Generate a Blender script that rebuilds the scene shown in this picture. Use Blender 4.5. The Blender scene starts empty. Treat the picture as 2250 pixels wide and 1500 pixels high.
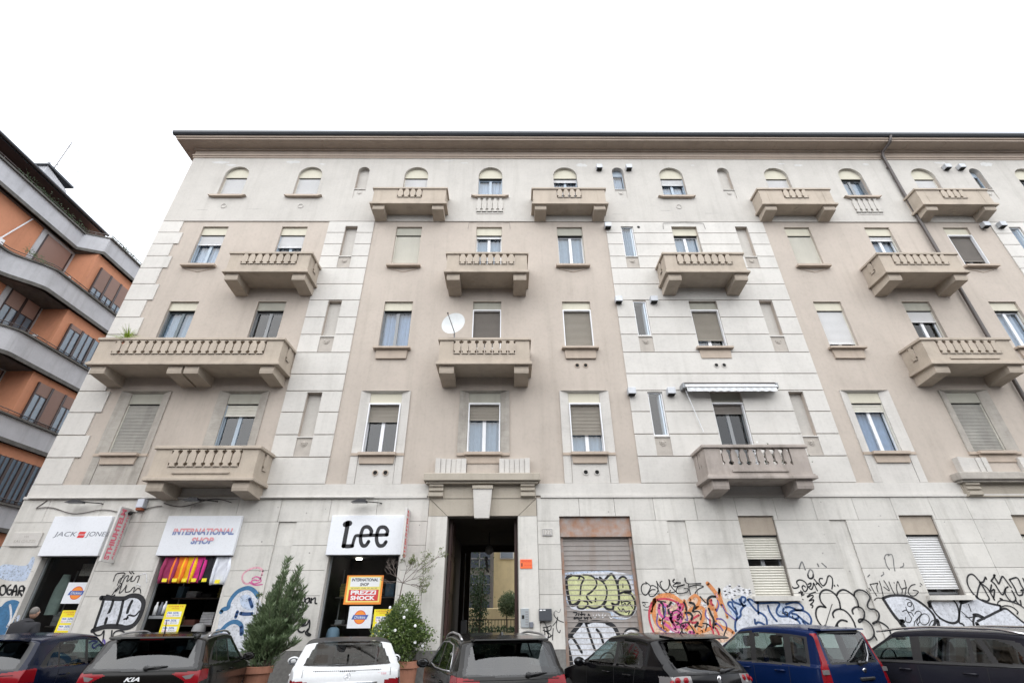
import bpy, math, random
import numpy as np
from math import sin, cos, pi, radians, sqrt, atan2
from mathutils import Vector, Matrix
random.seed(7); rng = np.random.default_rng(7)

# ------------------------------------------------------------------ camera
sc = bpy.context.scene
C = sc.collection
CAMH = 1.68
PITCH, YAW, ROLL = radians(30.13543), radians(.519063), radians(-.288173)
FPX = 1045.0                                   # focal length in pixels of the 2250 px wide photograph
cd = bpy.data.cameras.new('camera'); cam = bpy.data.objects.new('camera', cd); C.objects.link(cam)
fwd = Vector((sin(YAW)*cos(PITCH), cos(YAW)*cos(PITCH), sin(PITCH)))
right0 = Vector((cos(YAW), -sin(YAW), 0)); up0 = right0.cross(fwd)
cr = right0*cos(ROLL)+up0*sin(ROLL); cu = up0*cos(ROLL)-right0*sin(ROLL)
m = Matrix((cr, cu, -fwd)).transposed().to_4x4(); m.translation = Vector((0, 0, CAMH))
cam.matrix_world = m
cd.sensor_fit = 'HORIZONTAL'; cd.sensor_width = 36.0; cd.lens = 36.0*FPX/2250.0
cd.clip_start = .1; cd.clip_end = 2000
sc.camera = cam

# ------------------------------------------------------------------ sky and light (overcast)
world = bpy.data.worlds.new('World'); sc.world = world; world.use_nodes = True
nt = world.node_tree; nt.nodes.clear()
out = nt.nodes.new('ShaderNodeOutputWorld'); bg = nt.nodes.new('ShaderNodeBackground')
sky = nt.nodes.new('ShaderNodeTexSky'); sky.sky_type = 'NISHITA'; sky.sun_disc = False
SUN_EL, SUN_AZ = radians(58), radians(200)
sky.sun_elevation = SUN_EL; sky.sun_rotation = SUN_AZ
tc = nt.nodes.new('ShaderNodeTexCoord'); noi = nt.nodes.new('ShaderNodeTexNoise')
noi.inputs['Scale'].default_value = 1.6; noi.inputs['Detail'].default_value = 5; noi.inputs['Roughness'].default_value = .55
rmp = nt.nodes.new('ShaderNodeValToRGB')
rmp.color_ramp.elements[0].position = .3; rmp.color_ramp.elements[0].color = (7.2, 7.7, 8.6, 1)
rmp.color_ramp.elements[1].position = .62; rmp.color_ramp.elements[1].color = (9.6, 9.75, 10.0, 1)
mx = nt.nodes.new('ShaderNodeMix'); mx.data_type = 'RGBA'; mx.inputs[0].default_value = .94
nt.links.new(tc.outputs['Generated'], noi.inputs['Vector']); nt.links.new(noi.outputs['Fac'], rmp.inputs[0])
nt.links.new(sky.outputs[0], mx.inputs[6]); nt.links.new(rmp.outputs[0], mx.inputs[7])
nt.links.new(mx.outputs[2], bg.inputs[0]); bg.inputs[1].default_value = .115
nt.links.new(bg.outputs[0], out.inputs[0])
sl = bpy.data.lights.new('sun', 'SUN'); sl.energy = 1.5; sl.angle = radians(100); sl.color = (1, .985, .95)
so = bpy.data.objects.new('sun', sl); C.objects.link(so)
sdir = Vector((sin(SUN_AZ)*cos(SUN_EL), cos(SUN_AZ)*cos(SUN_EL), sin(SUN_EL)))
so.rotation_euler = sdir.to_track_quat('Z', 'Y').to_euler(); so.location = (0, -20, 30)
sc.view_settings.view_transform = 'Standard'; sc.view_settings.look = 'None'
sc.view_settings.exposure = 1.1; sc.view_settings.gamma = 1
sc.view_settings.use_curve_mapping = False

# ------------------------------------------------------------------ helpers
W0 = {}                                        # world position of every object's origin
def wloc(o): return W0.get(o.name, Vector((0, 0, 0))) if o else Vector((0, 0, 0))
def props(o, label=None, cat=None, group=None, kind=None):
    if label: o['label'] = label
    if cat: o['category'] = cat
    if group: o['group'] = group
    if kind: o['kind'] = kind
    return o
def empty(name, loc, label=None, cat=None, group=None, parent=None, rz=0):
    o = bpy.data.objects.new(name, None); C.objects.link(o); o.empty_display_size = .2
    W0[o.name] = Vector(loc); o.parent = parent
    o.location = Vector(loc)-wloc(parent); o.rotation_euler = (0, 0, rz)
    return props(o, label, cat, group)
def link(name, mesh, parent=None, loc=(0, 0, 0), rot=None, **k):
    o = bpy.data.objects.new(name, mesh); C.objects.link(o); o.parent = parent
    W0[o.name] = Vector(loc); o.location = Vector(loc)-wloc(parent)
    if rot: o.rotation_euler = rot
    return props(o, **k)

class MB:
    "collects faces in world coordinates; build() makes ONE object of them"
    def __init__(s): s.v = []; s.f = []; s.m = []; s.cur = 0
    def add(s, vs, fs):
        b = len(s.v); s.v += [tuple(p) for p in vs]
        for f in fs: s.f.append(tuple(i+b for i in f)); s.m.append(s.cur)
        return s
    def box(s, x0, x1, y0, y1, z0, z1, skip=''):
        V = [(x0, y0, z0), (x1, y0, z0), (x1, y1, z0), (x0, y1, z0), (x0, y0, z1), (x1, y0, z1), (x1, y1, z1), (x0, y1, z1)]
        F = {'b': (0, 3, 2, 1), 't': (4, 5, 6, 7), 'f': (0, 1, 5, 4), 'r': (1, 2, 6, 5), 'k': (2, 3, 7, 6), 'l': (3, 0, 4, 7)}
        return s.add(V, [F[k] for k in F if k not in skip])
    def bbox(s, x0, x1, y0, y1, z0, z1, b=.01):
        "box with bevelled edges"
        xs = (x0, x0+b, x1-b, x1); ys = (y0, y0+b, y1-b, y1); zs = (z0, z0+b, z1-b, z1)
        V = []; idx = {}
        def p(i, j, k):
            if (i, j, k) not in idx: idx[(i, j, k)] = len(V); V.append((xs[i], ys[j], zs[k]))
            return idx[(i, j, k)]
        F = [(p(0,1,1),p(0,1,2),p(0,2,2),p(0,2,1)), (p(3,1,1),p(3,2,1),p(3,2,2),p(3,1,2)),
             (p(1,0,1),p(2,0,1),p(2,0,2),p(1,0,2)), (p(1,3,1),p(1,3,2),p(2,3,2),p(2,3,1)),
             (p(1,1,0),p(1,2,0),p(2,2,0),p(2,1,0)), (p(1,1,3),p(2,1,3),p(2,2,3),p(1,2,3))]
        for a, A in ((1, 0), (2, 3)):
            for c, Cc in ((1, 0), (2, 3)):
                F.append((p(A,c,1),p(A,c,2),p(a,Cc,2),p(a,Cc,1))); F.append((p(A,1,c),p(A,2,c),p(a,2,Cc),p(a,1,Cc)))
                F.append((p(1,A,c),p(2,A,c),p(2,a,Cc),p(1,a,Cc)))
                for e, Ee in ((1, 0), (2, 3)): F.append((p(A,c,e),p(a,Cc,e),p(a,c,Ee)))
        return s.add(V, F)
    def quad(s, *p): return s.add(p, [tuple(range(len(p)))])
    def tube(s, pts, r, n=8, cap=True):
        pts = [Vector(p) for p in pts]; rings = []
        rs = r if hasattr(r, '__len__') else [r]*len(pts)
        up = None
        for i, p in enumerate(pts):
            d = (pts[min(i+1, len(pts)-1)]-pts[max(i-1, 0)]).normalized()
            if up is None: up = d.cross(Vector((0, 0, 1)) if abs(d.z) < .9 else Vector((1, 0, 0))).normalized()
            u = (up-d*up.dot(d)).normalized(); w = d.cross(u); up = u
            rings.append([p+(u*cos(2*pi*k/n)+w*sin(2*pi*k/n))*rs[i] for k in range(n)])
        V = [q for R in rings for q in R]; F = []
        for i in range(len(pts)-1):
            for k in range(n): F.append((i*n+k, i*n+(k+1) % n, (i+1)*n+(k+1) % n, (i+1)*n+k))
        if cap: F += [tuple(range(n))[::-1], tuple((len(pts)-1)*n+k for k in range(n))]
        return s.add(V, F)
    def prism(s, poly, axis, a, b):
        "extrude a polygon: axis 'y' takes (x,z), 'x' takes (y,z), 'z' takes (x,y)"
        def P(q, t): return {'y': (q[0], t, q[1]), 'x': (t, q[0], q[1]), 'z': (q[0], q[1], t)}[axis]
        n = len(poly); V = [P(q, a) for q in poly]+[P(q, b) for q in poly]
        F = [tuple(range(n)), tuple(range(2*n-1, n-1, -1))]+[(i, i+n, (i+1) % n+n, (i+1) % n) for i in range(n)]
        return s.add(V, F)
    def lathe(s, c, prof, n=24, axis='z'):
        V = []; F = []
        for r, h in prof:
            for k in range(n):
                a = 2*pi*k/n
                V.append((c[0]+r*cos(a), c[1]+r*sin(a), c[2]+h) if axis == 'z' else (c[0]+r*cos(a), c[1]+h, c[2]+r*sin(a)) if axis == 'y' else (c[0]+h, c[1]+r*cos(a), c[2]+r*sin(a)))
        for i in range(len(prof)-1):
            for k in range(n): F.append((i*n+k, i*n+(k+1) % n, (i+1)*n+(k+1) % n, (i+1)*n+k))
        return s.add(V, F)
    def ball(s, c, r, nu=16, nv=10):
        rx, ry, rz = r if hasattr(r, '__len__') else (r, r, r)
        V = []; F = []
        for i in range(nv+1):
            t = pi*i/nv
            for k in range(nu): V.append((c[0]+rx*sin(t)*cos(2*pi*k/nu), c[1]+ry*sin(t)*sin(2*pi*k/nu), c[2]+rz*cos(t)))
        for i in range(nv):
            for k in range(nu): F.append((i*nu+k, (i+1)*nu+k, (i+1)*nu+(k+1) % nu, i*nu+(k+1) % nu))
        return s.add(V, F)
    def panel(s, x0, x1, z0, z1, yf, yb, holes=(), edge='lrtb', yr=None):
        "a front sheet at y=yf with rectangular holes, reveals running back to yr, outer edges back to yb"
        yr = yb if yr is None else yr
        hs = []
        for h in holes:
            a, b, c, d = max(h[0], x0), min(h[1], x1), max(h[2], z0), min(h[3], z1)
            if a < b-1e-5 and c < d-1e-5: hs.append((a, b, c, d, h))
        xs = sorted({x0, x1, *[h[0] for h in hs], *[h[1] for h in hs]}); zs = sorted({z0, z1, *[h[2] for h in hs], *[h[3] for h in hs]})
        def inh(i, j):
            if i < 0 or j < 0 or i >= len(xs)-1 or j >= len(zs)-1: return False
            cx, cz = (xs[i]+xs[i+1])/2, (zs[j]+zs[j+1])/2
            return any(h[0] < cx < h[1] and h[2] < cz < h[3] for h in hs)
        def outer(i, j): return i < 0 or j < 0 or i >= len(xs)-1 or j >= len(zs)-1
        for i in range(len(xs)-1):
            for j in range(len(zs)-1):
                if inh(i, j): continue
                a, b, c, d = xs[i], xs[i+1], zs[j], zs[j+1]
                s.quad((a, yf, c), (b, yf, c), (b, yf, d), (a, yf, d))
                for (ii, jj, e, p, q) in ((i-1, j, 'l', (a, c), (a, d)), (i+1, j, 'r', (b, d), (b, c)), (i, j-1, 'b', (b, c), (a, c)), (i, j+1, 't', (a, d), (b, d))):
                    if outer(ii, jj):
                        if e in edge: s.quad((p[0], yf, p[1]), (q[0], yf, q[1]), (q[0], yb, q[1]), (p[0], yb, p[1]))
                    elif inh(ii, jj): s.quad((p[0], yf, p[1]), (q[0], yf, q[1]), (q[0], yr, q[1]), (p[0], yr, p[1]))
        return s
    def arch(s, cx, r, zs, yf, yb, n=14):
        "fills the corners of a rectangular hole so that its top is a half round of radius r springing at zs"
        for k in range(n):
            a, b = pi-pi*k/n, pi-pi*(k+1)/n
            p, q = (cx+r*cos(a), zs+r*sin(a)), (cx+r*cos(b), zs+r*sin(b))
            s.quad((p[0], yf, p[1]), (q[0], yf, q[1]), (q[0], yf, zs+r), (p[0], yf, zs+r))
            s.quad((p[0], yf, p[1]), (q[0], yf, q[1]), (q[0], yb, q[1]), (p[0], yb, p[1]))
        return s
    def ribbon(s, pts, w, y, closed=False, n=6, sub=True, taper=False):
        "a painted stroke on the plane y: pts are (x,z)"
        P = [Vector((p[0], p[1])) for p in pts]
        if sub and len(P) > 2:
            Q = []; N = len(P)
            for i in range(N if closed else N-1):
                a = P[(i-1) % N] if (closed or i > 0) else P[0]; b = P[i]; c = P[(i+1) % N]; d = P[(i+2) % N] if (closed or i+2 < N) else P[-1]
                for t in range(n):
                    t = t/n
                    Q.append(.5*((2*b)+(c-a)*t+(2*a-5*b+4*c-d)*t*t+(3*b-a-3*c+d)*t**3))
            if not closed: Q.append(P[-1])
            else: Q.append(Q[0].copy())
            P = Q
        V = []; F = []
        for i, p in enumerate(P):
            d = P[min(i+1, len(P)-1)]-P[max(i-1, 0)]
            if d.length < 1e-7: d = Vector((1, 0))
            d.normalize(); nrm = Vector((-d.y, d.x)); h = w/2
            if taper: h *= .45+.55*sin(pi*min(1, max(0, i/(len(P)-1))))
            V += [(p.x+nrm.x*h, y, p.y+nrm.y*h), (p.x-nrm.x*h, y, p.y-nrm.y*h)]
        for i in range(len(P)-1): F.append((2*i, 2*i+1, 2*i+3, 2*i+2))
        s.add(V, F)
        for e, k in ((P[0], 0), (P[-1], 1)):         # round ends
            if closed: break
            h = w/2*(.45 if taper else 1)
            s.add([(e.x+h*cos(2*pi*q/8), y, e.y+h*sin(2*pi*q/8)) for q in range(8)], [tuple(range(8))])
        return s
    def split(s):
        "the far-apart pieces of this builder, each as a builder of its own"
        n = len(s.f); bx = []
        for f in s.f:
            p = [s.v[i] for i in f]; bx.append([min(q[k] for q in p)-.003 for k in range(3)]+[max(q[k] for q in p)+.003 for k in range(3)])
        par = list(range(n))
        def fd(i):
            while par[i] != i: par[i] = par[par[i]]; i = par[i]
            return i
        for i in range(n):
            for j in range(i):
                if fd(i) != fd(j) and all(bx[i][k] <= bx[j][k+3] and bx[j][k] <= bx[i][k+3] for k in range(3)): par[fd(i)] = fd(j)
        g = {}
        for i in range(n): g.setdefault(fd(i), []).append(i)
        out_ = []
        for fs in g.values():
            m_ = MB(); rm = {}
            for i in fs:
                f = []
                for v in s.f[i]:
                    if v not in rm: rm[v] = len(m_.v); m_.v.append(s.v[v])
                    f.append(rm[v])
                m_.f.append(tuple(f)); m_.m.append(s.m[i])
            out_.append(m_)
        return out_
    def build(s, name, mat, parent=None, origin=None, smooth=False, **k):
        if name in ('plinth', 'guide_rail', 'jamb', 'glazing_bar', 'rail', 'surround_panel', 'white_pipe', 'panel_joint', 'sticker', 'bracket', 'string_course', 'upright', 'wire', 'cable') and len(s.f) < 400:
            ps = s.split()
            if len(ps) > 1: return [p.build_one(name, mat, parent, origin, smooth, **k) for p in ps][0]
        return s.build_one(name, mat, parent, origin, smooth, **k)
    def build_one(s, name, mat, parent=None, origin=None, smooth=False, **k):
        V = np.array(s.v, dtype=float)
        if origin is None:
            lo, hi = V.min(0), V.max(0); origin = ((lo[0]+hi[0])/2, (lo[1]+hi[1])/2, lo[2])
        V = V-np.array(origin)
        me = bpy.data.meshes.new(name); me.from_pydata(V.tolist(), [], s.f)
        for mm in (mat if isinstance(mat, (list, tuple)) else [mat]): me.materials.append(mm)
        if isinstance(mat, (list, tuple)): me.polygons.foreach_set('material_index', s.m)
        if smooth: me.polygons.foreach_set('use_smooth', [True]*len(me.polygons))
        me.update()
        return link(name, me, parent, origin, **k)

# ------------------------------------------------------------------ materials
MATS = {}
def hexc(r, g, b): return (r, g, b, 1)
def mat(name, col, rough=.8, metal=0, var=0, vscale=2.0, stretch=(1, 1, 1), col2=None, bump=0, bscale=60, rand=0, streak=0, grime=None,
        coat=0, emit=None, spec=None, island=0, coords='pos', flake=0, lines=0, trans=0):
    if name in MATS: return MATS[name]
    M = bpy.data.materials.new(name); MATS[name] = M; M.use_nodes = True; t = M.node_tree; N = t.nodes; Lk = t.links
    p = N['Principled BSDF']; p.inputs['Roughness'].default_value = rough; p.inputs['Metallic'].default_value = metal
    if spec is not None: p.inputs['Specular IOR Level'].default_value = spec
    if coat: p.inputs['Coat Weight'].default_value = coat; p.inputs['Coat Roughness'].default_value = .04
    if emit: p.inputs['Emission Color'].default_value = (*col, 1); p.inputs['Emission Strength'].default_value = emit
    cur = None
    def coord(sx, sy, sz):
        if coords == 'pos': g = N.new('ShaderNodeNewGeometry').outputs['Position']
        else: g = N.new('ShaderNodeTexCoord').outputs['Object']
        mp = N.new('ShaderNodeMapping'); mp.inputs['Scale'].default_value = (sx, sy, sz); Lk.new(g, mp.inputs['Vector']); return mp.outputs[0]
    def noise(scale, st=(1, 1, 1), det=6, r=.6):
        n = N.new('ShaderNodeTexNoise'); n.inputs['Scale'].default_value = scale; n.inputs['Detail'].default_value = det; n.inputs['Roughness'].default_value = r
        Lk.new(coord(*st), n.inputs['Vector']); return n.outputs['Fac']
    def mix(f, a, b, lo=.35, hi=.65, blend='MIX'):
        rp = N.new('ShaderNodeMapRange'); rp.inputs[1].default_value = lo; rp.inputs[2].default_value = hi; Lk.new(f, rp.inputs[0])
        x = N.new('ShaderNodeMix'); x.data_type = 'RGBA'; x.blend_type = blend
        Lk.new(rp.outputs[0], x.inputs[0])
        for s_, q in ((6, a), (7, b)):
            if isinstance(q, tuple): x.inputs[s_].default_value = (*q[:3], 1)
            else: Lk.new(q, x.inputs[s_])
        return x.outputs[2]
    cur = tuple(col)
    if var or col2:
        b = col2 or tuple(c*(1-var) for c in col)
        cur = mix(noise(vscale, stretch), cur, tuple(b))
        fine = tuple(c*.9 for c in (1, 1, 1))
        cur = mix(noise(vscale*14, (1, 1, 1), 3), cur, fine if False else (.86, .86, .86), .5, .95, 'MULTIPLY')
    if lines:      # fine horizontal veining of the stone
        cur = mix(noise(9, (.35, .35, 5.5), 8, .7), cur, (1-lines,)*3, .42, .7, 'MULTIPLY')
    if streak:
        cur = mix(noise(1.0, (3.2, 3.2, .22), 7, .65), cur, grime or (1-streak, 1-streak*1.02, 1-streak*1.08), .5, .78, 'MULTIPLY')
        cur = mix(noise(.8, (1, 1, 1), 6, .7), cur, (1-streak*.7,)*3, .5, .75, 'MULTIPLY')
    if rand:
        oi = N.new('ShaderNodeObjectInfo'); cur = mix(oi.outputs['Random'], cur, (1-rand,)*3, 0, 1, 'MULTIPLY')
    if island:
        g = N.new('ShaderNodeNewGeometry'); cur = mix(g.outputs['Random Per Island'], cur, (1-island, 1-island*.9, 1-island), 0, 1, 'MULTIPLY')
    if isinstance(cur, tuple): p.inputs['Base Color'].default_value = (*cur[:3], 1)
    else: Lk.new(cur, p.inputs['Base Color'])
    if trans:
        tr = N.new('ShaderNodeBsdfTranslucent'); tr.inputs[0].default_value = (*[min(1, c*1.6) for c in col], 1)
        ms = N.new('ShaderNodeMixShader'); ms.inputs[0].default_value = trans
        Lk.new(p.outputs[0], ms.inputs[1]); Lk.new(tr.outputs[0], ms.inputs[2]); Lk.new(ms.outputs[0], N['Material Output'].inputs[0])
    if bump:
        bn = N.new('ShaderNodeBump'); bn.inputs['Strength'].default_value = bump; bn.inputs['Distance'].default_value = .01
        Lk.new(noise(bscale, (1, 1, 1), 4), bn.inputs['Height']); Lk.new(bn.outputs[0], p.inputs['Normal'])
    return M
def glass(name, tint, tfac=.75, rough=.02, ior=1.5, wave=.12):
    "window glass: a tinted see-through pane with fresnel reflection"
    M = bpy.data.materials.new(name); M.use_nodes = True; t = M.node_tree; N = t.nodes; Lk = t.links
    N.remove(N['Principled BSDF'])
    tr = N.new('ShaderNodeBsdfTransparent'); tr.inputs[0].default_value = (*tint, 1)
    gl = N.new('ShaderNodeBsdfGlossy'); gl.inputs['Roughness'].default_value = rough
    g = N.new('ShaderNodeNewGeometry'); n = N.new('ShaderNodeTexNoise'); n.inputs['Scale'].default_value = 1.3
    Lk.new(g.outputs['Position'], n.inputs['Vector'])
    b = N.new('ShaderNodeBump'); b.inputs['Strength'].default_value = wave; b.inputs['Distance'].default_value = .03
    Lk.new(n.outputs['Fac'], b.inputs['Height']); Lk.new(b.outputs[0], gl.inputs['Normal'])
    def M2(op, x, y=None):
        q = N.new('ShaderNodeMath'); q.operation = op
        for k, w in enumerate((x, y)):
            if w is None: continue
            if isinstance(w, (int, float)): q.inputs[k].default_value = w
            else: Lk.new(w, q.inputs[k])
        return q.outputs[0]
    dt = N.new('ShaderNodeVectorMath'); dt.operation = 'DOT_PRODUCT'; Lk.new(g.outputs['Incoming'], dt.inputs[0]); Lk.new(g.outputs['Normal'], dt.inputs[1])
    sch = M2('ADD', M2('MULTIPLY', M2('POWER', M2('SUBTRACT', 1.0, M2('ABSOLUTE', dt.outputs['Value'])), 5.0), .9), tfac)
    ms = N.new('ShaderNodeMixShader'); Lk.new(sch, ms.inputs[0]); Lk.new(tr.outputs[0], ms.inputs[1]); Lk.new(gl.outputs[0], ms.inputs[2])
    Lk.new(ms.outputs[0], N['Material Output'].inputs[0]); MATS[name] = M
    return M
M_beige = mat('beige_render', (.485, .425, .37), .9, var=.08, vscale=.7, streak=.13, bump=.25, bscale=90)
M_stone = mat('white_stone', (.625, .602, .565), .85, var=.06, vscale=.8, lines=.07, streak=.10, rand=.05, bump=.2, bscale=70)
M_upper = mat('white_plaster', (.525, .50, .463), .88, var=.08, vscale=.9, lines=.06, streak=.13, bump=.25, bscale=80)
M_slab = mat('grey_stone_slab', (.665, .643, .60), .85, var=.10, vscale=1.1, lines=.05, streak=.27, rand=.10, bump=.2, bscale=70)
M_joint = mat('dark_mortar', (.22, .20, .18), .95)  # even dark mortar tone of the wall behind the slab joints
M_balc = mat('tan_balcony_paint', (.45, .385, .315), .85, var=.10, vscale=1.6, streak=.2, bump=.25, bscale=60)
M_balcd = mat('weathered_tan_paint', (.40, .35, .315), .88, var=.2, vscale=2.2, streak=.4, bump=.3, bscale=60)
M_sill = mat('tan_sill', (.46, .38, .31), .8, var=.1, vscale=2.5, streak=.15)
M_corn = mat('cornice_plaster', (.42, .345, .285), .9, var=.09, vscale=1.2, streak=.12)
M_sur = mat('surround_stone', (.60, .575, .54), .85, var=.08, vscale=1.5, lines=.1, streak=.16)
M_surold = mat('old_surround_stone', (.46, .425, .38), .9, var=.22, vscale=3, lines=.15, streak=.3)
M_port = mat('portal_stone', (.43, .385, .32), .88, var=.08, vscale=1.5, lines=.05, streak=.16)
M_nich = mat('niche_stone', (.46, .42, .375), .9, var=.15, vscale=4, streak=.2)
M_gut = mat('dark_gutter', (.035, .04, .048), .5)
M_roof = mat('roof_sheet', (.06, .062, .066), .7, var=.2)
M_cream = mat('cream_box', (.56, .53, .43), .7, var=.05, streak=.1)
M_gbox = mat('grey_box', (.40, .39, .33), .7, var=.1, streak=.15)
M_swhite = mat('white_shutter', (.70, .70, .70), .5, var=.04, rand=.04)
M_scream = mat('cream_shutter', (.66, .64, .57), .55, var=.05, streak=.08)
M_staupe = mat('taupe_shutter', (.33, .30, .255), .6, var=.08, rand=.15)
M_sgrey = mat('old_grey_shutter', (.42, .405, .37), .65, var=.2, streak=.25)
M_sdark = mat('dark_shutter', (.21, .19, .17), .6, var=.1)
M_fw = mat('white_frame', (.74, .75, .77), .4)
M_fg = mat('grey_frame', (.24, .25, .26), .45)
M_fb = mat('pale_blue_frame', (.38, .45, .52), .5)
M_ft = mat('teal_frame', (.11, .14, .155), .5)
M_glass = glass('window_glass', (.80, .87, .92), .075)
M_glassd = glass('shop_glass', (.86, .9, .9), .05, wave=.02)
M_cur = mat('white_curtain', (.60, .65, .74), .9, var=.1, vscale=6, trans=.25)
M_curb = mat('bluish_curtain', (.38, .47, .62), .9, var=.15, vscale=5, trans=.25)
M_net = mat('grey_net', (.27, .32, .38), .9, var=.1, vscale=8)
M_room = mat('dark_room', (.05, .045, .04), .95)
M_black = mat('black_gap', (.012, .012, .012), .9)
M_gran = mat('granite_plinth', (.20, .195, .185), .8, var=.3, vscale=14, bump=.2)
M_zinc = mat('zinc_box', (.52, .54, .57), .5, metal=.2, var=.15, vscale=6)
M_pipe = mat('brown_pipe', (.085, .07, .065), .45, var=.2)
M_white = mat('white_sign', (.78, .80, .84), .35, var=.03, streak=.05)
M_metal = mat('galvanised_metal', (.4, .4, .41), .45, metal=.6)
# ------------------------------------------------------------------ ground
Y0 = 14.0                                      # plane of the main facade
XL, XR = -13.62, 25.5                          # its two ends
M_asph = mat('asphalt', (.055, .055, .056), .9, var=.25, vscale=1.2, bump=.3, bscale=120)
M_pave = mat('pavement_stone', (.21, .205, .195), .9, var=.15, vscale=1.5)
M_kerb = mat('kerb_granite', (.28, .275, .265), .85, var=.15, vscale=8)
b = MB(); b.quad((-400, -400, 0), (400, -400, 0), (400, 400, 0), (-400, 400, 0)); b.build('asphalt_road', M_asph, origin=(0, 0, 0), kind='structure')
pv = MB(); pv.box(-13.9, 26, 12.3, 14.0, 0, .13, 'bk'); pv.build('pavement', M_pave, kind='structure')
k_ = MB(); k_.bbox(-13.9, 26, 12.15, 12.298, -.02, .135, .012); k_.build('kerb', M_kerb, kind='structure')
pv2 = MB(); pv2.box(-20, -18.6, -6, 40, 0, .13, 'b'); pv2.build('pavement', M_pave, kind='structure')

# unseen house added behind the camera for car paint and window panes to mirror
M_opp = mat('brown_brick_render', (.13, .115, .105), .9, var=.2, vscale=.5)
op = empty('added_opposite_house', (0, -21, 0), 'long brown apartment house across the street facing the stone facade', 'building')
q = MB(); q.box(-60, 60, -32, -20, 0, 15.5); q.build('wall', M_opp, op)
me_ = None
for i in range(24):
    for j in range(4):
        if me_ is None:
            q = MB(); q.box(-.6, .6, -.02, .04, 0, 1.8); o_ = q.build('window', mat('opposite_glass', (.03, .035, .04), .1), op, origin=(0, 0, 0)); me_ = o_.data; o_.location = Vector((-46, -20, 2.2))-wloc(op)
        else: link('window', me_, op, (-46+4*i, -20, 2.2+3.4*j))
# ------------------------------------------------------------------ the apartment building
BL = empty('apartment_building', (6, 20, 0), 'long five storey apartment building with beige render, white stone courses and tan balconies', 'building')
COURSE = [5.04, 5.83, 6.52, 7.25, 7.97, 8.57, 9.37, 10.07, 10.77, 11.50, 12.21, 12.95, 13.52, 14.12, 14.70, 15.29]
COL = dict(c1=-11.5, c2=-8.4, c3=-6.16, c4=-3.9, c5=-.75, c6=2.42, c7=4.69, c8=6.95, n9=9.22, c9=11.45, c10=14.65, c11=17.8, c12=20.15, c13=22.3)
def opening(c, row):
    x = COL[c]
    if c in ('c3', 'n9', 'c7', 'c12'):
        hw = .24; z = {1: (17.12, 18.45), 2: (13.52, 15.04), 3: (10.02, 11.47), 4: (6.46, 7.92)}[row]
    else:
        hw = .5; z = {1: (16.67, 18.45), 2: (13.08, 15.04), 3: (9.54, 11.46), 4: (5.95, 7.92)}[row]
        if c == 'c8' and row == 4: z = (5.1, 7.92)
        if row == 4 and c not in ('c8',): hw = .5
    return (x-hw, x+hw, *z)
def lowpanel(c, row):
    x = COL[c]; z = {1: (16.6, 17.09), 2: (12.97, 13.48), 3: (9.39, 9.97), 4: (5.85, 6.42)}[row]
    return (x-.24, x+.24, *z)
SPLAY = ['c1', 'c2', 'c4', 'c5', 'c6', 'c9', 'c10']            # windows of row 4 with a splayed surround
main_holes = []
for c in COL:
    for r in (1, 2, 3, 4):
        o = opening(c, r)
        if r == 4 and c in SPLAY: o = (COL[c]-.75, COL[c]+.75, 5.95, 7.955)
        main_holes.append(o)
HG = [(-12.49, -10.91, .13, 3.6), (-9.37, -7.37, .13, 3.6), (-4.86, -2.88, .13, 3.6), (-1.68, .25, .13, 4.14), (1.42, 3.4, .13, 4.13),
      (6.43, 7.43, 2.14, 4.13), (10.96, 11.93, 2.14, 4.13), (14.15, 15.15, 2.14, 4.13), (18.6, 20.6, .13, 4.13)]
b = MB(); b.panel(XL, XR, 4.64, 19.5, Y0, Y0+.3, main_holes, edge='')
b.build('wall', M_beige, BL, label='beige rendered wall')
b = MB(); b.panel(XL, XR, .05, 4.64, Y0, Y0+.3, HG, edge='')
b.build('wall', M_joint, BL)
# body of the building: side wall, back wall, roof, ceiling of the ground floor
b = MB(); b.box(XL, XL+.25, Y0+.001, 22, 0, 19.5, 't'); b.build('side_wall', M_beige, BL)
b = MB(); b.box(XR-.25, XR, Y0+.001, 22, 0, 19.5, 't'); b.build('side_wall', M_beige, BL)
b = MB(); b.panel(XL+.25, XR-.25, 0, 19.5, 22, 21.8, [(-1.95, .5, 0, 4.2)], edge=''); b.quad((XL, 22.01, 4.3), (XR, 22.01, 4.3), (XR, 22.01, 19.5), (XL, 22.01, 19.5)); b.build('back_wall', M_beige, BL)
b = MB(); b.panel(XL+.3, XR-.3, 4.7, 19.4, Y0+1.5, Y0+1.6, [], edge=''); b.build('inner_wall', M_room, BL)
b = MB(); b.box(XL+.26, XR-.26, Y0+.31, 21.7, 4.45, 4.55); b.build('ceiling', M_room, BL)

# cornice, frieze, gutter, roof
SX = XL-.03
b = MB()
for z0, z1, p in ((18.99, 19.09, .07), (19.09, 19.17, .10), (19.17, 19.42, .06), (19.42, 19.505, .13)):
    b.box(SX-p+.03, XR, Y0-p, Y0+.02, z0, z1)
    b.box(SX-p+.03, SX+.05, Y0+.021, 22, z0, z1)
b.build('frieze', M_corn, BL)
b = MB(); PR = .60
b.box(SX-PR, XR, Y0-PR, 22.5, 19.51, 19.60); b.box(SX-PR-.05, XR, Y0-PR-.05, 22.5, 19.601, 19.68)
b.build('cornice', M_corn, BL)
sof = MB()                                    # boards of the soffit with thin joints
random.seed(3)
xx = SX-PR+.04; i = 0
while xx < XR-1:
    w = random.choice([1.6, 1.9, 2.3])
    if xx+w > XR: w = XR-xx
    s_ = MB(); s_.box(xx, xx+w-.018, Y0-PR+.05, Y0-.13, 19.495, 19.509); s_.build('soffit_panel', M_corn, BL); xx += w
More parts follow.
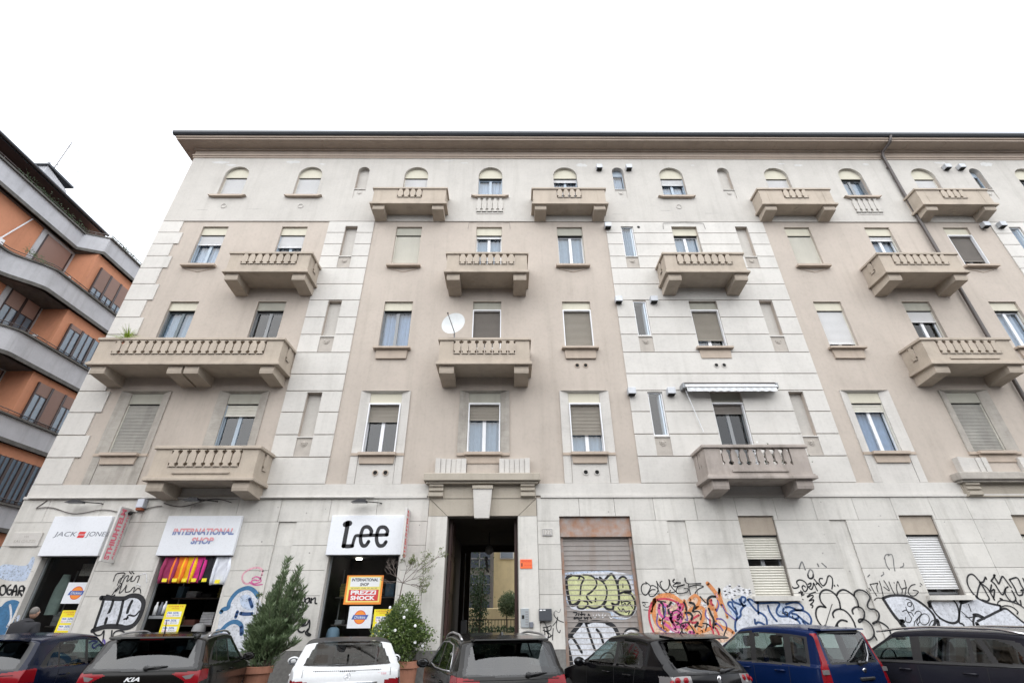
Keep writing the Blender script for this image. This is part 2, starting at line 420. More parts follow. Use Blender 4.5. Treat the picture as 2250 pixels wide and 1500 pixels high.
s_ = MB(); s_.box(SX-PR+.05, SX-.02, Y0+.02, 22, 19.495, 19.509); s_.build('soffit_panel', M_corn, BL)
g = MB()
prof = [(Y0-PR-.05, 19.685), (Y0-PR-.12, 19.70), (Y0-PR-.17, 19.76), (Y0-PR-.18, 19.86), (Y0-PR-.15, 19.86), (Y0-PR-.03, 19.80), (Y0-PR-.03, 19.685)]
g.prism(prof, 'x', SX-PR-.16, XR)
g.prism([(SX-PR-.05, 19.685), (SX-PR-.12, 19.70), (SX-PR-.16, 19.76), (SX-PR-.16, 19.86), (SX-PR-.03, 19.80), (SX-PR-.03, 19.685)], 'y', Y0-PR-.02, 22.5)
g.build('gutter', M_gut, BL)
r_ = MB(); r_.add([(SX-PR-.03, Y0-PR-.02, 19.8), (XR, Y0-PR-.02, 19.8), (XR, 18, 21.0), (SX-PR-.03, 18, 21.0), (XR, 22.5, 19.8), (SX-PR-.03, 22.5, 19.8)], [(0, 1, 2, 3), (3, 2, 4, 5), (0, 3, 5), (1, 4, 2)])
r_.build('roof', M_roof, BL)

# band and string course between ground floor and first floor
b = MB(); b.panel(XL-.03, XR, 4.70, 5.035, Y0-.045, Y0); b.build('band', M_stone, BL)
b = MB(); b.box(XL-.06, -2.31, Y0-.09, Y0, 4.63, 4.698, 'k'); b.box(.92, XR, Y0-.09, Y0, 4.63, 4.698, 'k'); b.build('string_course', M_stone, BL)

# smooth white storey under the cornice, with round headed openings
ARW = ['c1', 'c2', 'c4', 'c5', 'c6', 'c8', 'c9', 'c10', 'c11', 'c13']; NAR = ['c3', 'c7', 'n9', 'c12']
hs = [opening(c, 1) for c in ARW+NAR]
b = MB(); b.panel(XL-.03, XR, 15.305, 18.985, Y0-.04, Y0, hs+[lowpanel(c, 1) for c in NAR])
for c in ARW: b.arch(COL[c], .5, 17.95, Y0-.04, Y0+.14)
for c in NAR: b.arch(COL[c], .24, 18.21, Y0-.04, Y0+.16)
b.build('wall', M_upper, BL, label='smooth white wall of the top storey')

# rusticated stone blocks in courses
def blocks(x0f, x1f, gap=.0145, holes=()):
    for i in range(len(COURSE)-1):
        z0, z1 = COURSE[i]+gap, COURSE[i+1]-gap
        x0 = x0f(i) if callable(x0f) else x0f; x1 = x1f(i) if callable(x1f) else x1f
        hz = [h for h in holes if h[2] < z1 and h[3] > z0 and h[0] < x1 and h[1] > x0]
        cuts = sorted([(h[0], h[1]) for h in hz])
        full = [h for h in hz if h[2] <= z0+.02 and h[3] >= z1-.02]
        spans = []; a = x0
        for h in sorted(full):
            spans.append((a, h[0])); a = h[1]
        spans.append((a, x1))
        for (p, q) in spans:
            if q-p < .03: continue
            part = [h for h in hz if h not in full]
            b = MB(); b.panel(p, q, z0, z1, Y0-.04, Y0, part); b.build('stone_block', M_stone, BL)
strip_holes = []
for c in ('c3', 'c7', 'c8', 'n9', 'c12'):
    for r in (2, 3, 4):
        strip_holes.append(opening(c, r))
        if c != 'c8': strip_holes.append(lowpanel(c, r))
blocks(XL-.03, lambda i: -12.83 if i % 2 == 0 else -12.66)
blocks(-7.08, -5.30, holes=strip_holes)
blocks(3.86, 10.14, holes=strip_holes)
blocks(19.25, 21.05, holes=strip_holes)

# ground floor cladding slabs
for (z0, z1) in ((1.0, 2.2), (2.2, 2.79), (2.79, 3.4), (3.4, 4.01), (4.01, 4.63)):
    edges = [XL-.05, -12.49, -10.91, -9.37, -7.37, -6.35, -5.87, -4.86, -2.88, -2.24, .80, 1.42, 3.4, 4.42, 4.93, 6.43, 7.43, 8.97, 9.43, 10.96, 11.93, 13.03, 14.15, 15.15, 17.0, 18.6, 20.6, 23, XR]
    if z0 > 4: edges = [XL-.05, -12.9, -11.4, -10.2, -8.9, -7.6, -6.4, -5.0, -3.7, -2.24, .80, 2.0, 3.0, 4.11, 5.29, 6.43, 7.54, 8.65, 9.8, 10.9, 12.0, 13.03, 14.2, 15.4, 17.0, 19, 21, 23, XR]
    niches = [(-6.35, -5.87, 1.0, 4.0), (4.42, 4.93, 1.0, 4.0), (8.97, 9.43, 1.0, 4.0)]
    for a, c in zip(edges, edges[1:]):
        if -2.3 < a < .7: continue
        mid = (a+c)/2
        if z0 < 4 and any(h[0]+.01 < mid < h[1]-.01 and h[3] > 3.7 and h[2] < z0 for h in HG): continue
        if z0 < 3.6 and any(h[0] < mid < h[1] and h[3] < 3.7 for h in HG): continue
        hh = [h for h in HG]
        nic = [n for n in niches if n[0] < mid < n[1] and z0 < 4]
        b = MB()
        if nic: b.box(a, c, Y0-.01, Y0, z0, z1, 'k')
        else: b.panel(a+.005, c-.005, z0+.005, z1-.005, Y0-.055, Y0, hh)
        if b.v: b.build('stone_slab', M_slab, BL)
b = MB()
for a, c in ((XL-.07, -12.5), (-10.9, -9.38), (-7.36, -4.87), (-2.87, -2.25), (.81, 1.41), (3.41, 18.6), (20.6, XR)):
    b.box(a, c, Y0-.075, Y0, .1, .995, 'k')
b.build('plinth', M_gran, BL)

# ------------------------------------------------------------------ windows
def slats(mb, x0, x1, z0, z1, y, pitch=.047, bow=.010):
    n = max(1, int(round((z1-z0)/pitch))); h = (z1-z0)/n
    V = []; F = []
    for i in range(n):
        a = z0+i*h
        for (dz, dy) in ((0, .008), (h*.10, .008), (h*.14, 0), (h*.5, -bow), (h*.9, -.002)):
            V += [(x0, y+dy, a+dz), (x1, y+dy, a+dz)]
    V += [(x0, y+.008, z1), (x1, y+.008, z1)]
    for i in range(len(V)//2-1): F.append((2*i, 2*i+1, 2*i+3, 2*i+2))
    mb.add(V, F)
def curtain(x0, x1, z0, z1, y, mt, parent, seed=0):
    rr = random.Random(seed); n = 46; V = []; F = []
    ph = rr.random()*6
    for j in range(2):
        for i in range(n+1):
            t = i/n; a = .018+.010*sin(3*t+ph)
            V.append((x0+(x1-x0)*t, y+a*sin(t*38+ph+.8*sin(t*7+ph)), z1 if j else z0))
    for i in range(n): F.append((i, i+1, n+2+i, n+1+i))
    b = MB(); b.add(V, F); return b.build('curtain', mt, parent, smooth=True)
def ring(mb, cx, cz, r, y, w=.02, th=.012, a0=0, a1=2*pi, n=20):
    for k in range(n):
        p, q = a0+(a1-a0)*k/n, a0+(a1-a0)*(k+1)/n
        A = [(cx+(r+s)*cos(t), cz+(r+s)*sin(t)) for s in (-w/2, w/2) for t in (p, q)]
        mb.quad((A[0][0], y-th, A[0][1]), (A[1][0], y-th, A[1][1]), (A[3][0], y-th, A[3][1]), (A[2][0], y-th, A[2][1]))
        mb.quad((A[0][0], y, A[0][1]), (A[1][0], y, A[1][1]), (A[1][0], y-th, A[1][1]), (A[0][0], y-th, A[0][1]))
        mb.quad((A[2][0], y, A[2][1]), (A[3][0], y, A[3][1]), (A[3][0], y-th, A[3][1]), (A[2][0], y-th, A[2][1]))
def casement(x0, x1, z0, z1, y, fm, parent, gm=None, leaves=2, wide=.055, open_left=False):
    "returns the frame object with its panes"
    f = MB(); d = .05
    f.box(x0, x0+wide*.8, y, y+d, z0, z1); f.box(x1-wide*.8, x1, y, y+d, z0, z1)
    f.box(x0+wide*.8, x1-wide*.8, y, y+d, z0, z0+wide); f.box(x0+wide*.8, x1-wide*.8, y, y+d, z1-wide*.8, z1)
    W = []
    if leaves == 2:
        c = (x0+x1)/2; f.box(c-wide*.95, c+wide*.95, y-.01, y+d, z0+wide, z1-wide*.8)
        W = [(x0+wide*.8, c-wide*.95), (c+wide*.95, x1-wide*.8)]
    else: W = [(x0+wide*.8, x1-wide*.8)]
    fo = f.build('frame', fm, parent)
    for i, (a, c) in enumerate(W):
        p = MB(); p.quad((a, y+.02, z0+wide), (c, y+.02, z0+wide), (c, y+.02, z1-wide*.8), (a, y+.02, z1-wide*.8))
        p.build('pane', gm or M_glass, parent)
    return fo
def window(c, row, shut=0, sm=None, fm=None, inner='curtain', outer=False, box=M_cream, gap=0, label=None, zb=None, hwid=None, gm=None):
    """shut = closed share of the roller shutter; gap = dark slit left open under a closed shutter"""
    cx = COL[c]; x0, x1, z0, z1 = opening(c, row)
    arch = row == 1
    zb = zb or {1: 17.885, 2: 14.66, 3: 11.115, 4: 7.57}[row]
    wn = empty('window', (cx, Y0, z0), parent=BL)
    if label: wn['label'] = label
    sm = sm or M_scream; fm = fm or M_fw
    # shutter box
    b = MB(); yb = Y0+.075
    if arch:
        n = 14; V = [(cx+.497*cos(pi-pi*k/n), 17.95+.497*sin(pi-pi*k/n)) for k in range(n+1)]
        poly = [(x0+.003, zb)]+V+[(x1-.003, zb)]
        b.prism(poly[::-1], 'y', yb, yb+.12)
    else: b.box(x0+.003, x1-.003, yb, yb+.12, zb, z1-.01)
    b.build('shutter_box', box, wn)
    g_ = MB(); g_.box(x0+.002, x1-.002, yb+.03, yb+.25, zb-.03, zb-.0005); g_.build('shutter_slot', M_black, wn)
    H = zb-.03-z0; zs = zb-.03-H*shut
    if shut > 0:
        s = MB(); slats(s, x0+.02, x1-.02, zs, zb-.03, Y0+.13); s.box(x0+.02, x1-.02, Y0+.11, Y0+.13, zs-.03, zs); s.build('shutter', sm, wn)
    if outer:                                   # white outer frame of aluminium standing at the wall face
        f = MB(); w = .035; yy = Y0+.01
        f.box(x0+.001, x0+w, yy, yy+.1, z0, zb-.001); f.box(x1-w, x1-.001, yy, yy+.1, z0, zb-.001); f.box(x0+w, x1-w, yy, yy+.1, zb-.045, zb-.001); f.box(x0+w, x1-w, yy, yy+.06, z0, z0+.03)
        f.build('outer_frame', M_fw, wn)
    else:
        f = MB(); f.box(x0+.001, x0+.022, Y0+.1, Y0+.15, z0, zb-.03); f.box(x1-.022, x1-.001, Y0+.1, Y0+.15, z0, zb-.03); f.build('guide_rail', M_fg if fm in (M_ft, M_fg) else M_fb if fm is M_fb else M_scream, wn)
    if shut < .97:
        ztop = zb-.03
        casement(x0+.004, x1-.004, z0+.001, ztop, Y0+.18, fm, wn, gm)
        if inner == 'curtain': curtain(x0+.02, x1-.02, z0+.04, ztop, Y0+.30, M_cur, wn, hash((c, row)) % 99 if False else int(cx*10+row*7) % 97)
        elif inner == 'blue': curtain(x0+.02, x1-.02, z0+.04, ztop, Y0+.30, M_curb, wn, int(cx*10+row*7) % 97)
        elif inner == 'net': curtain(x0+.02, x1-.02, z0+.04, ztop, Y0+.27, M_net, wn, 5)
        elif inner == 'half': curtain(x0+.02, cx-.02, z0+.04, ztop, Y0+.30, M_cur, wn, 8)
    return wn
random.seed(11)
Wd = window
# top storey
Wd('c1', 1, 1, M_swhite); Wd('c2', 1, .82, M_swhite, inner='half'); Wd('c4', 1, 1, M_swhite)
Wd('c5', 1, 0, fm=M_fb, inner='curtain'); Wd('c6', 1, .13, M_swhite, M_fb); Wd('c8', 1, .27, M_swhite, M_fb)
Wd('c9', 1, 1, M_swhite); Wd('c10', 1, 0, fm=M_fg, inner='net', outer=False); Wd('c11', 1, 1, M_swhite); Wd('c13', 1, 0, fm=M_fg, inner='net')
# fourth floor
Wd('c1', 2, .28, M_swhite, M_fb); Wd('c2', 2, .36, M_swhite, M_fb); Wd('c4', 2, .94, M_scream, M_fw, inner='half', box=M_gbox); Wd('c5', 2, .06, M_swhite, M_fw, inner='net')
Wd('c6', 2, 0, fm=M_fw, inner='net', box=M_gbox); Wd('c8', 2, 0, fm=M_fw, inner='net'); Wd('c9', 2, 1, M_scream); Wd('c10', 2, .12, M_swhite, M_fw)
Wd('c11', 2, .78, M_sdark, M_fg, inner='half', outer=True); Wd('c13', 2, 1, M_scream)
# third floor
Wd('c1', 3, 0, fm=M_ft, inner='net'); Wd('c2', 3, 0, fm=M_fg, inner='dark', box=M_gbox); Wd('c4', 3, 0, fm=M_fg, inner='blue')
Wd('c5', 3, 1, M_sdark, outer=True, box=M_gbox); Wd('c6', 3, 1, M_staupe, outer=True); Wd('c8', 3, .75, M_staupe, M_fw, inner='half', outer=True, box=M_gbox)
Wd('c9', 3, .84, M_swhite, M_fw, inner='half'); Wd('c10', 3, .27, M_swhite, M_fw, inner='dark', box=M_gbox); Wd('c11', 3, 0, fm=M_fw, inner='curtain'); Wd('c13', 3, 1, M_scream)
# first floor
Wd('c1', 4, 1, M_sgrey, box=M_gbox); Wd('c2', 4, .22, M_scream, M_fb, inner='dark', box=M_gbox); Wd('c4', 4, .34, M_staupe, M_fw, inner='dark', outer=True)
Wd('c5', 4, .31, M_staupe, M_fw, inner='net', outer=True, box=M_gbox); Wd('c6', 4, .61, M_staupe, M_fw, inner='net', outer=True)
Wd('c8', 4, .12, M_sdark, M_fg, inner='dark', outer=True, box=M_gbox); Wd('c9', 4, .15, M_scream, M_fw, inner='blue'); Wd('c10', 4, 1, M_sgrey, box=M_gbox)
Wd('c11', 4, 1, M_scream); Wd('c13', 4, 1, M_scream)
# ground floor windows
def gwin(x0, x1, z0, z1, parts, sm):
    wn = empty('window', ((x0+x1)/2, Y0, z0), parent=BL)
    zb = z1-.52
    b = MB(); b.box(x0+.003, x1-.003, Y0+.02, Y0+.16, zb+.02, z1-.005); b.build('shutter_box', M_balc, wn)
    b = MB(); b.box(x0+.003, x1-.003, Y0+.05, Y0+.3, zb-.02, zb+.018); b.build('shutter_slot', M_black, wn)
    for (a, c) in parts:
        s = MB(); slats(s, x0+.01, x1-.01, a, c, Y0+.09, .062, .014); s.box(x0+.01, x1-.01, Y0+.075, Y0+.09, a-.03, a); s.build('shutter', sm, wn)
    casement(x0+.004, x1-.004, z0+.03, zb, Y0+.19, M_fg, wn)
    b = MB(); b.box(x0-.1, x1+.12, Y0-.16, Y0+.12, z0-.11, z0-.001); b.build('sill', M_slab, wn)
gwin(6.43, 7.43, 2.14, 4.13, [(2.17, 2.86), (3.06, 3.6)], M_scream)
gwin(10.96, 11.93, 2.14, 4.13, [(2.32, 3.6)], M_swhite)
gwin(14.15, 15.15, 2.14, 4.13, [(2.17, 3.6)], M_scream)

# narrow stair and bathroom windows, blind niches
def niche_panel(c, row):
    x0, x1, z0, z1 = lowpanel(c, row); cx = COL[c]
    b = MB(); b.box(x0, x1, Y0-.012, Y0, z0, z1, 'k')
    b.build('niche_panel', M_nich if row > 1 else M_upper, BL)
    o = MB(); zc = z1-.17
    ring(o, cx, zc, .085, Y0-.012, .02, .018, pi*.95, pi*2.05)
    ring(o, cx, zc+.01, .045, Y0-.012, .025, .022, pi*1.1, pi*1.9)
    if row == 4: o.ball((cx, Y0-.02, zc+.02), (.045, .02, .045), 10, 6)
    for s in (-1, 1): o.ball((cx+s*.085, Y0-.018, zc+.03), (.022, .015, .03), 8, 5)
    o.build('shell_ornament', M_nich if row > 1 else M_upper, BL, smooth=True)
    l = MB(); l.box(x0, x1, Y0-.05, Y0, z1+.001, {1: 17.12, 2: 13.52, 3: 10.02, 4: 6.46}[row]-.001, 'k'); l.build('ledge', M_stone, BL)
for c in ('c3', 'n9'):
    for row in (1, 2, 3, 4):
        x0, x1, z0, z1 = opening(c, row)
        b = MB(); b.quad((x0, Y0+.14, z0), (x1, Y0+.14, z0), (x1, Y0+.14, z1), (x0, Y0+.14, z1)); b.build('niche', M_upper, BL)
        niche_panel(c, row)
for c in ('c7', 'c12'):
    for row in (1, 2, 3, 4):
        x0, x1, z0, z1 = opening(c, row); wn = empty('window', (COL[c], Y0, z0), parent=BL)
        if row == 1:
            casement(x0+.002, x1-.002, z0+.001, 18.12, Y0+.15, M_fb, wn, leaves=1, wide=.04)
            b = MB(); b.box(x0, x1, Y0+.16, Y0+.2, 18.121, 18.46); b.build('fanlight_panel', M_fb, wn)
            curtain(x0+.02, x1-.02, z0, 18.1, Y0+.3, M_cur, wn, 4)
        else:
            casement(x0+.002, x1-.002, z0+.001, z1-.002, Y0+.02, M_fw, wn, leaves=1, wide=.05)
            if row == 2: curtain(x0, x1, z0, z1, Y0+.15, M_net, wn, 4)
            f = MB(); f.box(x1-.10, x1-.055, Y0+.06, Y0+.3, z0+.05, z1-.05); f.build('open_sash', M_fw, wn)
        niche_panel(c, row)

# splayed surrounds of the first floor windows
def surround(c, mt, low=True):
    cx = COL[c]; xi, xo = .5, .785; zt, zti, zb = 7.97, 7.92, 5.95; yo, yi = Y0-.045, Y0+.06
    b = MB()
    for s in (-1, 1):
        P = [(cx+s*xo, yo, zb), (cx+s*xi, yi, zb), (cx+s*xi, yi, zti), (cx+s*xo, yo, zt)]
        b.quad(*(P if s < 0 else P[::-1]))
        b.quad((cx+s*xo, yo, zb), (cx+s*xo, yo, zt), (cx+s*xo, Y0, zt), (cx+s*xo, Y0, zb))
        b.quad((cx+s*xi, yi, zb), (cx+s*xi, yi, zti), (cx+s*xi, yi+.2, zti), (cx+s*xi, yi+.2, zb))
    b.quad((cx-xo, yo, zt), (cx-xi, yi, zti), (cx+xi, yi, zti), (cx+xo, yo, zt))
    b.quad((cx-xo, yo, zt), (cx+xo, yo, zt), (cx+xo, Y0, zt), (cx-xo, Y0, zt))
    b.quad((cx-xi, yi, zti), (cx+xi, yi, zti), (cx+xi, yi+.2, zti), (cx-xi, yi+.2, zti))
    b.quad((cx-xo, yo, zb), (cx+xo, yo, zb), (cx+xo, yi+.2, zb), (cx-xo, yi+.2, zb))
    b.build('surround', mt, BL)
    if low:
        b = MB(); b.box(cx-xo, cx-.56, Y0-.04, Y0, 5.042, 5.86, 'k'); b.box(cx+.56, cx+xo, Y0-.04, Y0, 5.042, 5.86, 'k'); b.box(cx-.548, cx+.548, Y0-.028, Y0, 5.042, 5.86, 'k')
        b.build('surround_panel', mt, BL)
for c in ('c4', 'c6', 'c9'): surround(c, M_sur)
for c in ('c1', 'c2', 'c5', 'c10'): surround(c, M_surold, c == 'c1')

# sills, aprons and small ornaments
def sill(c, row):
    cx = COL[c]; b = MB()
    if row == 1:
        b.prism([(cx-.77, 16.655), (cx-.60, 16.58), (cx+.60, 16.58), (cx+.77, 16.655), (cx+.66, 16.668), (cx-.66, 16.668)], 'y', Y0-.17, Y0)
    elif row == 2:
        b.bbox(cx-.63, cx+.63, Y0-.17, Y0, 12.98, 13.075, .008)
        for s in (-1, 1):
            b.add([(cx+s*.52, Y0-.02, 12.93), (cx+s*.52, Y0-.02, 12.955), (cx, Y0-.02, 12.775), (cx, Y0-.02, 12.80), (cx+s*.52, Y0, 12.92), (cx+s*.52, Y0, 12.96), (cx, Y0, 12.765), (cx, Y0, 12.81)], [(0, 1, 3, 2), (0, 2, 6, 4), (1, 3, 7, 5)])
    elif row == 3:
        b.bbox(cx-.62, cx+.62, Y0-.18, Y0, 9.465, 9.54, .008); b.prism([(cx-.53, 9.464), (cx-.50, 9.13), (cx+.50, 9.13), (cx+.53, 9.464)], 'y', Y0-.07, Y0)
    else:
        b.bbox(cx-.56, cx+.56, Y0-.17, Y0+.1, 5.855, 5.948, .008); b.box(cx-.79, cx-.561, Y0-.06, Y0, 5.862, 5.945, 'k'); b.box(cx+.561, cx+.79, Y0-.06, Y0, 5.862, 5.945, 'k')
        b.prism([(cx-.53, 5.853), (cx-.50, 5.62), (cx+.50, 5.62), (cx+.53, 5.853)], 'y', Y0-.08, Y0-.02)
    b.build('sill', M_sill, BL)
for c in ('c1', 'c2', 'c5', 'c8', 'c10', 'c13'): sill(c, 1)
for c in ('c1', 'c4', 'c6', 'c9', 'c11', 'c13'): sill(c, 2)
for c in ('c4', 'c6', 'c8', 'c9', 'c11', 'c13'): sill(c, 3)
for c in ('c1', 'c4', 'c5', 'c6', 'c9', 'c10', 'c11', 'c13'): sill(c, 4)
for c in ('c1', 'c2', 'c8', 'c13'):
    o = MB(); ring(o, COL[c], 16.12, .105, Y0-.04, .025, .02); o.build('ring_ornament', M_upper, BL)
def balmesh(hgt, wd=.104, dep=.17, nm='baluster'):
    pr = [(0, 1), (.05, 1), (.07, .62), (.19, .60), (.23, 1.0), (.27, 1.03), (.70, .98), (.80, .70), (.88, .52), (.95, .55), (.96, 1), (1, 1)]
    L = [(-w*wd, t*hgt) for t, w in pr]; Rr = [(w*wd, t*hgt) for t, w in pr]
    V = []; F = []
    for y in (-dep/2, dep/2):
        for p in L: V.append((p[0], y, p[1]))
        for p in Rr: V.append((p[0], y, p[1]))
    n = len(pr)
    for i in range(n-1):
        F += [(i, i+n, i+n+1, i+1), (2*n+i, 2*n+i+1, 3*n+i+1, 3*n+i), (i, i+1, 2*n+i+1, 2*n+i), (n+i, 3*n+i, 3*n+i+1, n+i+1)]
    me = bpy.data.meshes.new(nm); me.from_pydata(V, [], F); me.materials.append(M_balc); me.update(); return me
for c in ('c5', 'c10'):
    cx = COL[c]; b = MB(); b.box(cx-.52, cx+.52, Y0-.055, Y0-.04, 15.7, 15.78, 'k'); b.build('relief_base', M_upper, BL)
    me = balmesh(.76, .095, .05, 'relief_baluster'); me.materials.clear(); me.materials.append(M_upper)
    for k in range(5): link('relief_baluster', me, BL, (cx-.44+.22*k, Y0-.066, 15.8))

# ------------------------------------------------------------------ balconies
BM = balmesh(.47)
BMS = balmesh(.47, .075, .08, 'baluster'); BMD = balmesh(.47, .085, .08, 'baluster'); BMD.materials.clear(); BMD.materials.append(M_balcd)
def balcony(cx, hw, zt, zs, pj, ohw, brs, row, mt=None, label=None):
    mt = mt or M_balc; yf = Y0-pj; zo0, zo1 = zs+.39, zs+.86
    b = MB(); b.bbox(cx-hw-.03, cx+hw+.03, yf, Y0-.001, zs, zs+.085, .008); b.box(cx-hw+.005, cx+hw-.005, yf+.035, Y0-.001, zs+.086, zs+.13)
    if row == 1: pass
    B = b.build('balcony', mt, BL, origin=(cx, Y0, zs))
    if label: B['label'] = label
    b = MB(); b.panel(cx-hw+.04, cx+hw-.04, zs+.131, zt-.095, yf+.07, yf+.17, [(cx-ohw, cx+ohw, zo0, zo1)])
    b.panel(cx-hw+.04, cx+hw-.04, zs+.131, zt-.095, yf+.17, yf+.171, [(cx-ohw, cx+ohw, zo0, zo1)])
    b.build('front_panel', mt, B)
    for s in (-1, 1):
        # the side panel is a sheet in x with one small opening
        q = MB(); q.panel(yf+.172, Y0-.001, zs+.131, zt-.095, 0, .1, [(yf+.45, yf+.68, zo0+.02, zo1)] if row > 1 else [])
        xo = cx+s*(hw-.04); V = [((xo-s*v[1]), v[0], v[2]) for v in q.v]
        q.v = V; n0 = len(q.f)
        q2 = MB(); q2.panel(yf+.172, Y0-.001, zs+.131, zt-.095, 0, .1, [(yf+.45, yf+.68, zo0+.02, zo1)] if row > 1 else [])
        q.add([((xo-s*.1), v[0], v[2]) for v in q2.v if True], [f for f in q2.f])
        q.build('side_panel', mt, B)
        if row > 1: link('baluster', BM if mt is M_balc else BMD, B, (xo-s*.05, yf+.565, zo0), rot=(0, 0, pi/2))
    b = MB(); b.bbox(cx-hw-.02, cx+hw+.02, yf+.02, yf+.24, zt-.092, zt, .012)
    b.bbox(cx-hw-.02, cx-hw+.17, yf+.241, Y0-.001, zt-.092, zt, .012); b.bbox(cx+hw-.17, cx+hw+.02, yf+.241, Y0-.001, zt-.092, zt, .012)
    b.build('handrail', mt, B)
    n = int(round(2*ohw/.245)); p = 2*ohw/n
    for k in range(n):
        link('baluster', BM if mt is M_balc else BMD, B, (cx-ohw+p*(k+.5), yf+.12, zo0))
    for (a, c) in brs:
        q = MB(); pr = [(Y0-.002, zs-.001), (yf+.11, zs-.001), (yf+.11, zs-.17), (yf+.13, zs-.25), (Y0-.002, zs-.34)]
        if row == 1: pr = [(Y0-.042, zs-.001), (yf+.10, zs-.001), (yf+.10, zs-.15), (yf+.12, zs-.20), (Y0-.042, zs-.32)]
        q.prism(pr, 'x', cx+a, cx+c); q.build('bracket', mt, B)
    if row == 1:
        o = MB(); n = 20; cy = Y0-.36
        for k in range(n):
            p, q = 2*pi*k/n, 2*pi*(k+1)/n
            for (r0, r1, z0_, z1_) in ((.10, .135, zs-.012, zs-.012), (.135, .135, zs-.012, zs), (.10, .10, zs-.012, zs)):
                o.quad((cx+r0*cos(p), cy+r0*sin(p), z0_), (cx+r0*cos(q), cy+r0*sin(q), z0_), (cx+r1*cos(q), cy+r1*sin(q), z1_), (cx+r1*cos(p), cy+r1*sin(p), z1_))
        o.build('ring_ornament', mt, B)
        o = MB()
        for s in (-1, 1): o.box(cx+s*(hw-.36)-.008, cx+s*(hw-.36)+.008, yf+.062, yf+.07, zs+.16, zt-.12)
        o.build('panel_joint', mt, B)
    if row == 4 or (row == 3 and cx > 12):
        o = MB(); o.box(cx-.78, cx+.78, yf+.035, yf+.07, zs+.20, zs+.25); o.build('moulding', mt, B)
    return B
STD = [(-1.38, -.93), (.93, 1.38)]
for c in ('c4', 'c6', 'c9', 'c11'): balcony(COL[c], 1.47, 16.55, 15.62, .68, .49, STD, 1)
for c in ('c2', 'c5', 'c8', 'c10'): balcony(COL[c], 1.45, 12.94, 12.02, .98, .98, STD, 2)
balcony(-10.02, 2.93, 9.41, 8.44, .98, 2.38, [(-2.8, -2.35), (-.45, -.01), (.06, .50), (2.38, 2.80)], 3, label='wide balcony spanning two windows')
for c in ('c5', 'c10'): balcony(COL[c], 1.46, 9.40, 8.44, .98, .98, STD, 3)
balcony(COL['c2'], 1.47, 5.89, 4.92, .98, .98, STD, 4)
balcony(COL['c8'], 1.48, 5.89, 4.93, .98, .98, STD, 4, M_balcd, 'dirt stained balcony under the awning')

# ------------------------------------------------------------------ entrance portal and the shelf over the right window
def portal(cx, door):
    P = empty('portal' if door else 'window_hood', (cx, Y0, 4.14), parent=BL)
    x0, x1 = cx-1.54, cx+1.54
    b = MB(); b.bbox(x0-.12, x1+.12, Y0-.34, Y0, 5.06, 5.27, .015); b.box(x0-.06, x1+.06, Y0-.26, Y0, 5.0, 5.059); b.build('shelf', M_surold if not door else M_port, P)
    for s in (-1, 1):
        for k in range(6):
            w = .90/6; a = cx+s*(1.38-.45)-.45+k*w
            dp = (.20, .16, .13, .10, .13, .16)[k] if s < 0 else (.16, .13, .10, .13, .16, .20)[k]
            q = MB(); q.box(a+.004, a+w-.004, Y0-dp, Y0, 5.271, 5.74, 'k'); q.build('fluted_block', M_sur, P)
    b = MB(); b.box(cx-.47, cx+.47, Y0-.05, Y0, 5.271, 5.85, 'k'); b.build('centre_panel', M_beige, P)
    for s in (-1, 1):
        c0 = cx+s*1.30; b = MB()
        pr = [(Y0, 4.999), (Y0-.22, 4.999), (Y0-.22, 4.93), (Y0-.17, 4.92), (Y0-.17, 4.87), (Y0-.21, 4.85), (Y0-.21, 4.81), (Y0-.16, 4.80), (Y0-.16, 4.76), (Y0-.2, 4.74), (Y0-.2, 4.66), (Y0-.1, 4.62), (Y0, 4.62)]
        b.prism(pr, 'x', c0-.2, c0+.2); b.build('console', M_port, P)
    b = MB(); b.panel(x0+.01, x1-.01, 4.64, 4.998, Y0-.085, Y0); b.box(x0+.01, x1-.01, Y0-.11, Y0-.086, 4.615, 4.65); b.build('architrave', M_port, P)
    if door:
        b = MB(); b.prism([(-2.22, 4.613), (-1.70, 4.143), (.27, 4.143), (.78, 4.613)], 'y', Y0-.09, Y0); b.quad((-2.23, Y0-.088, 4.14), (-1.71, Y0-.088, 4.14), (-2.23, Y0-.088, 4.6))
        b.quad((.28, Y0-.088, 4.14), (.79, Y0-.088, 4.14), (.79, Y0-.088, 4.6)); b.build('lintel', M_port, P)
        b = MB(); b.prism([(-1.0, 4.85), (-.94, 4.06), (-.53, 4.06), (-.46, 4.85)], 'y', Y0-.24, Y0-.05); b.build('keystone', M_sur, P)
        b = MB(); b.box(-1.02, -.44, Y0-.27, Y0-.05, 4.851, 4.94); b.build('keystone_cap', M_port, P)
        for (a, c) in ((-2.235, -1.70), (.27, .795)):
            q = MB(); q.panel(a, c, 1.0, 4.138, Y0-.08, Y0+.25); q.build('jamb', M_slab, P)
            q = MB(); q.box(a-.02, c+.01 if a < 0 else c+.02, Y0-.11, Y0+.2, .13, .998); q.build('jamb_base', M_gran, P)
portal(COL['c5'], True); portal(COL['c10'], False)

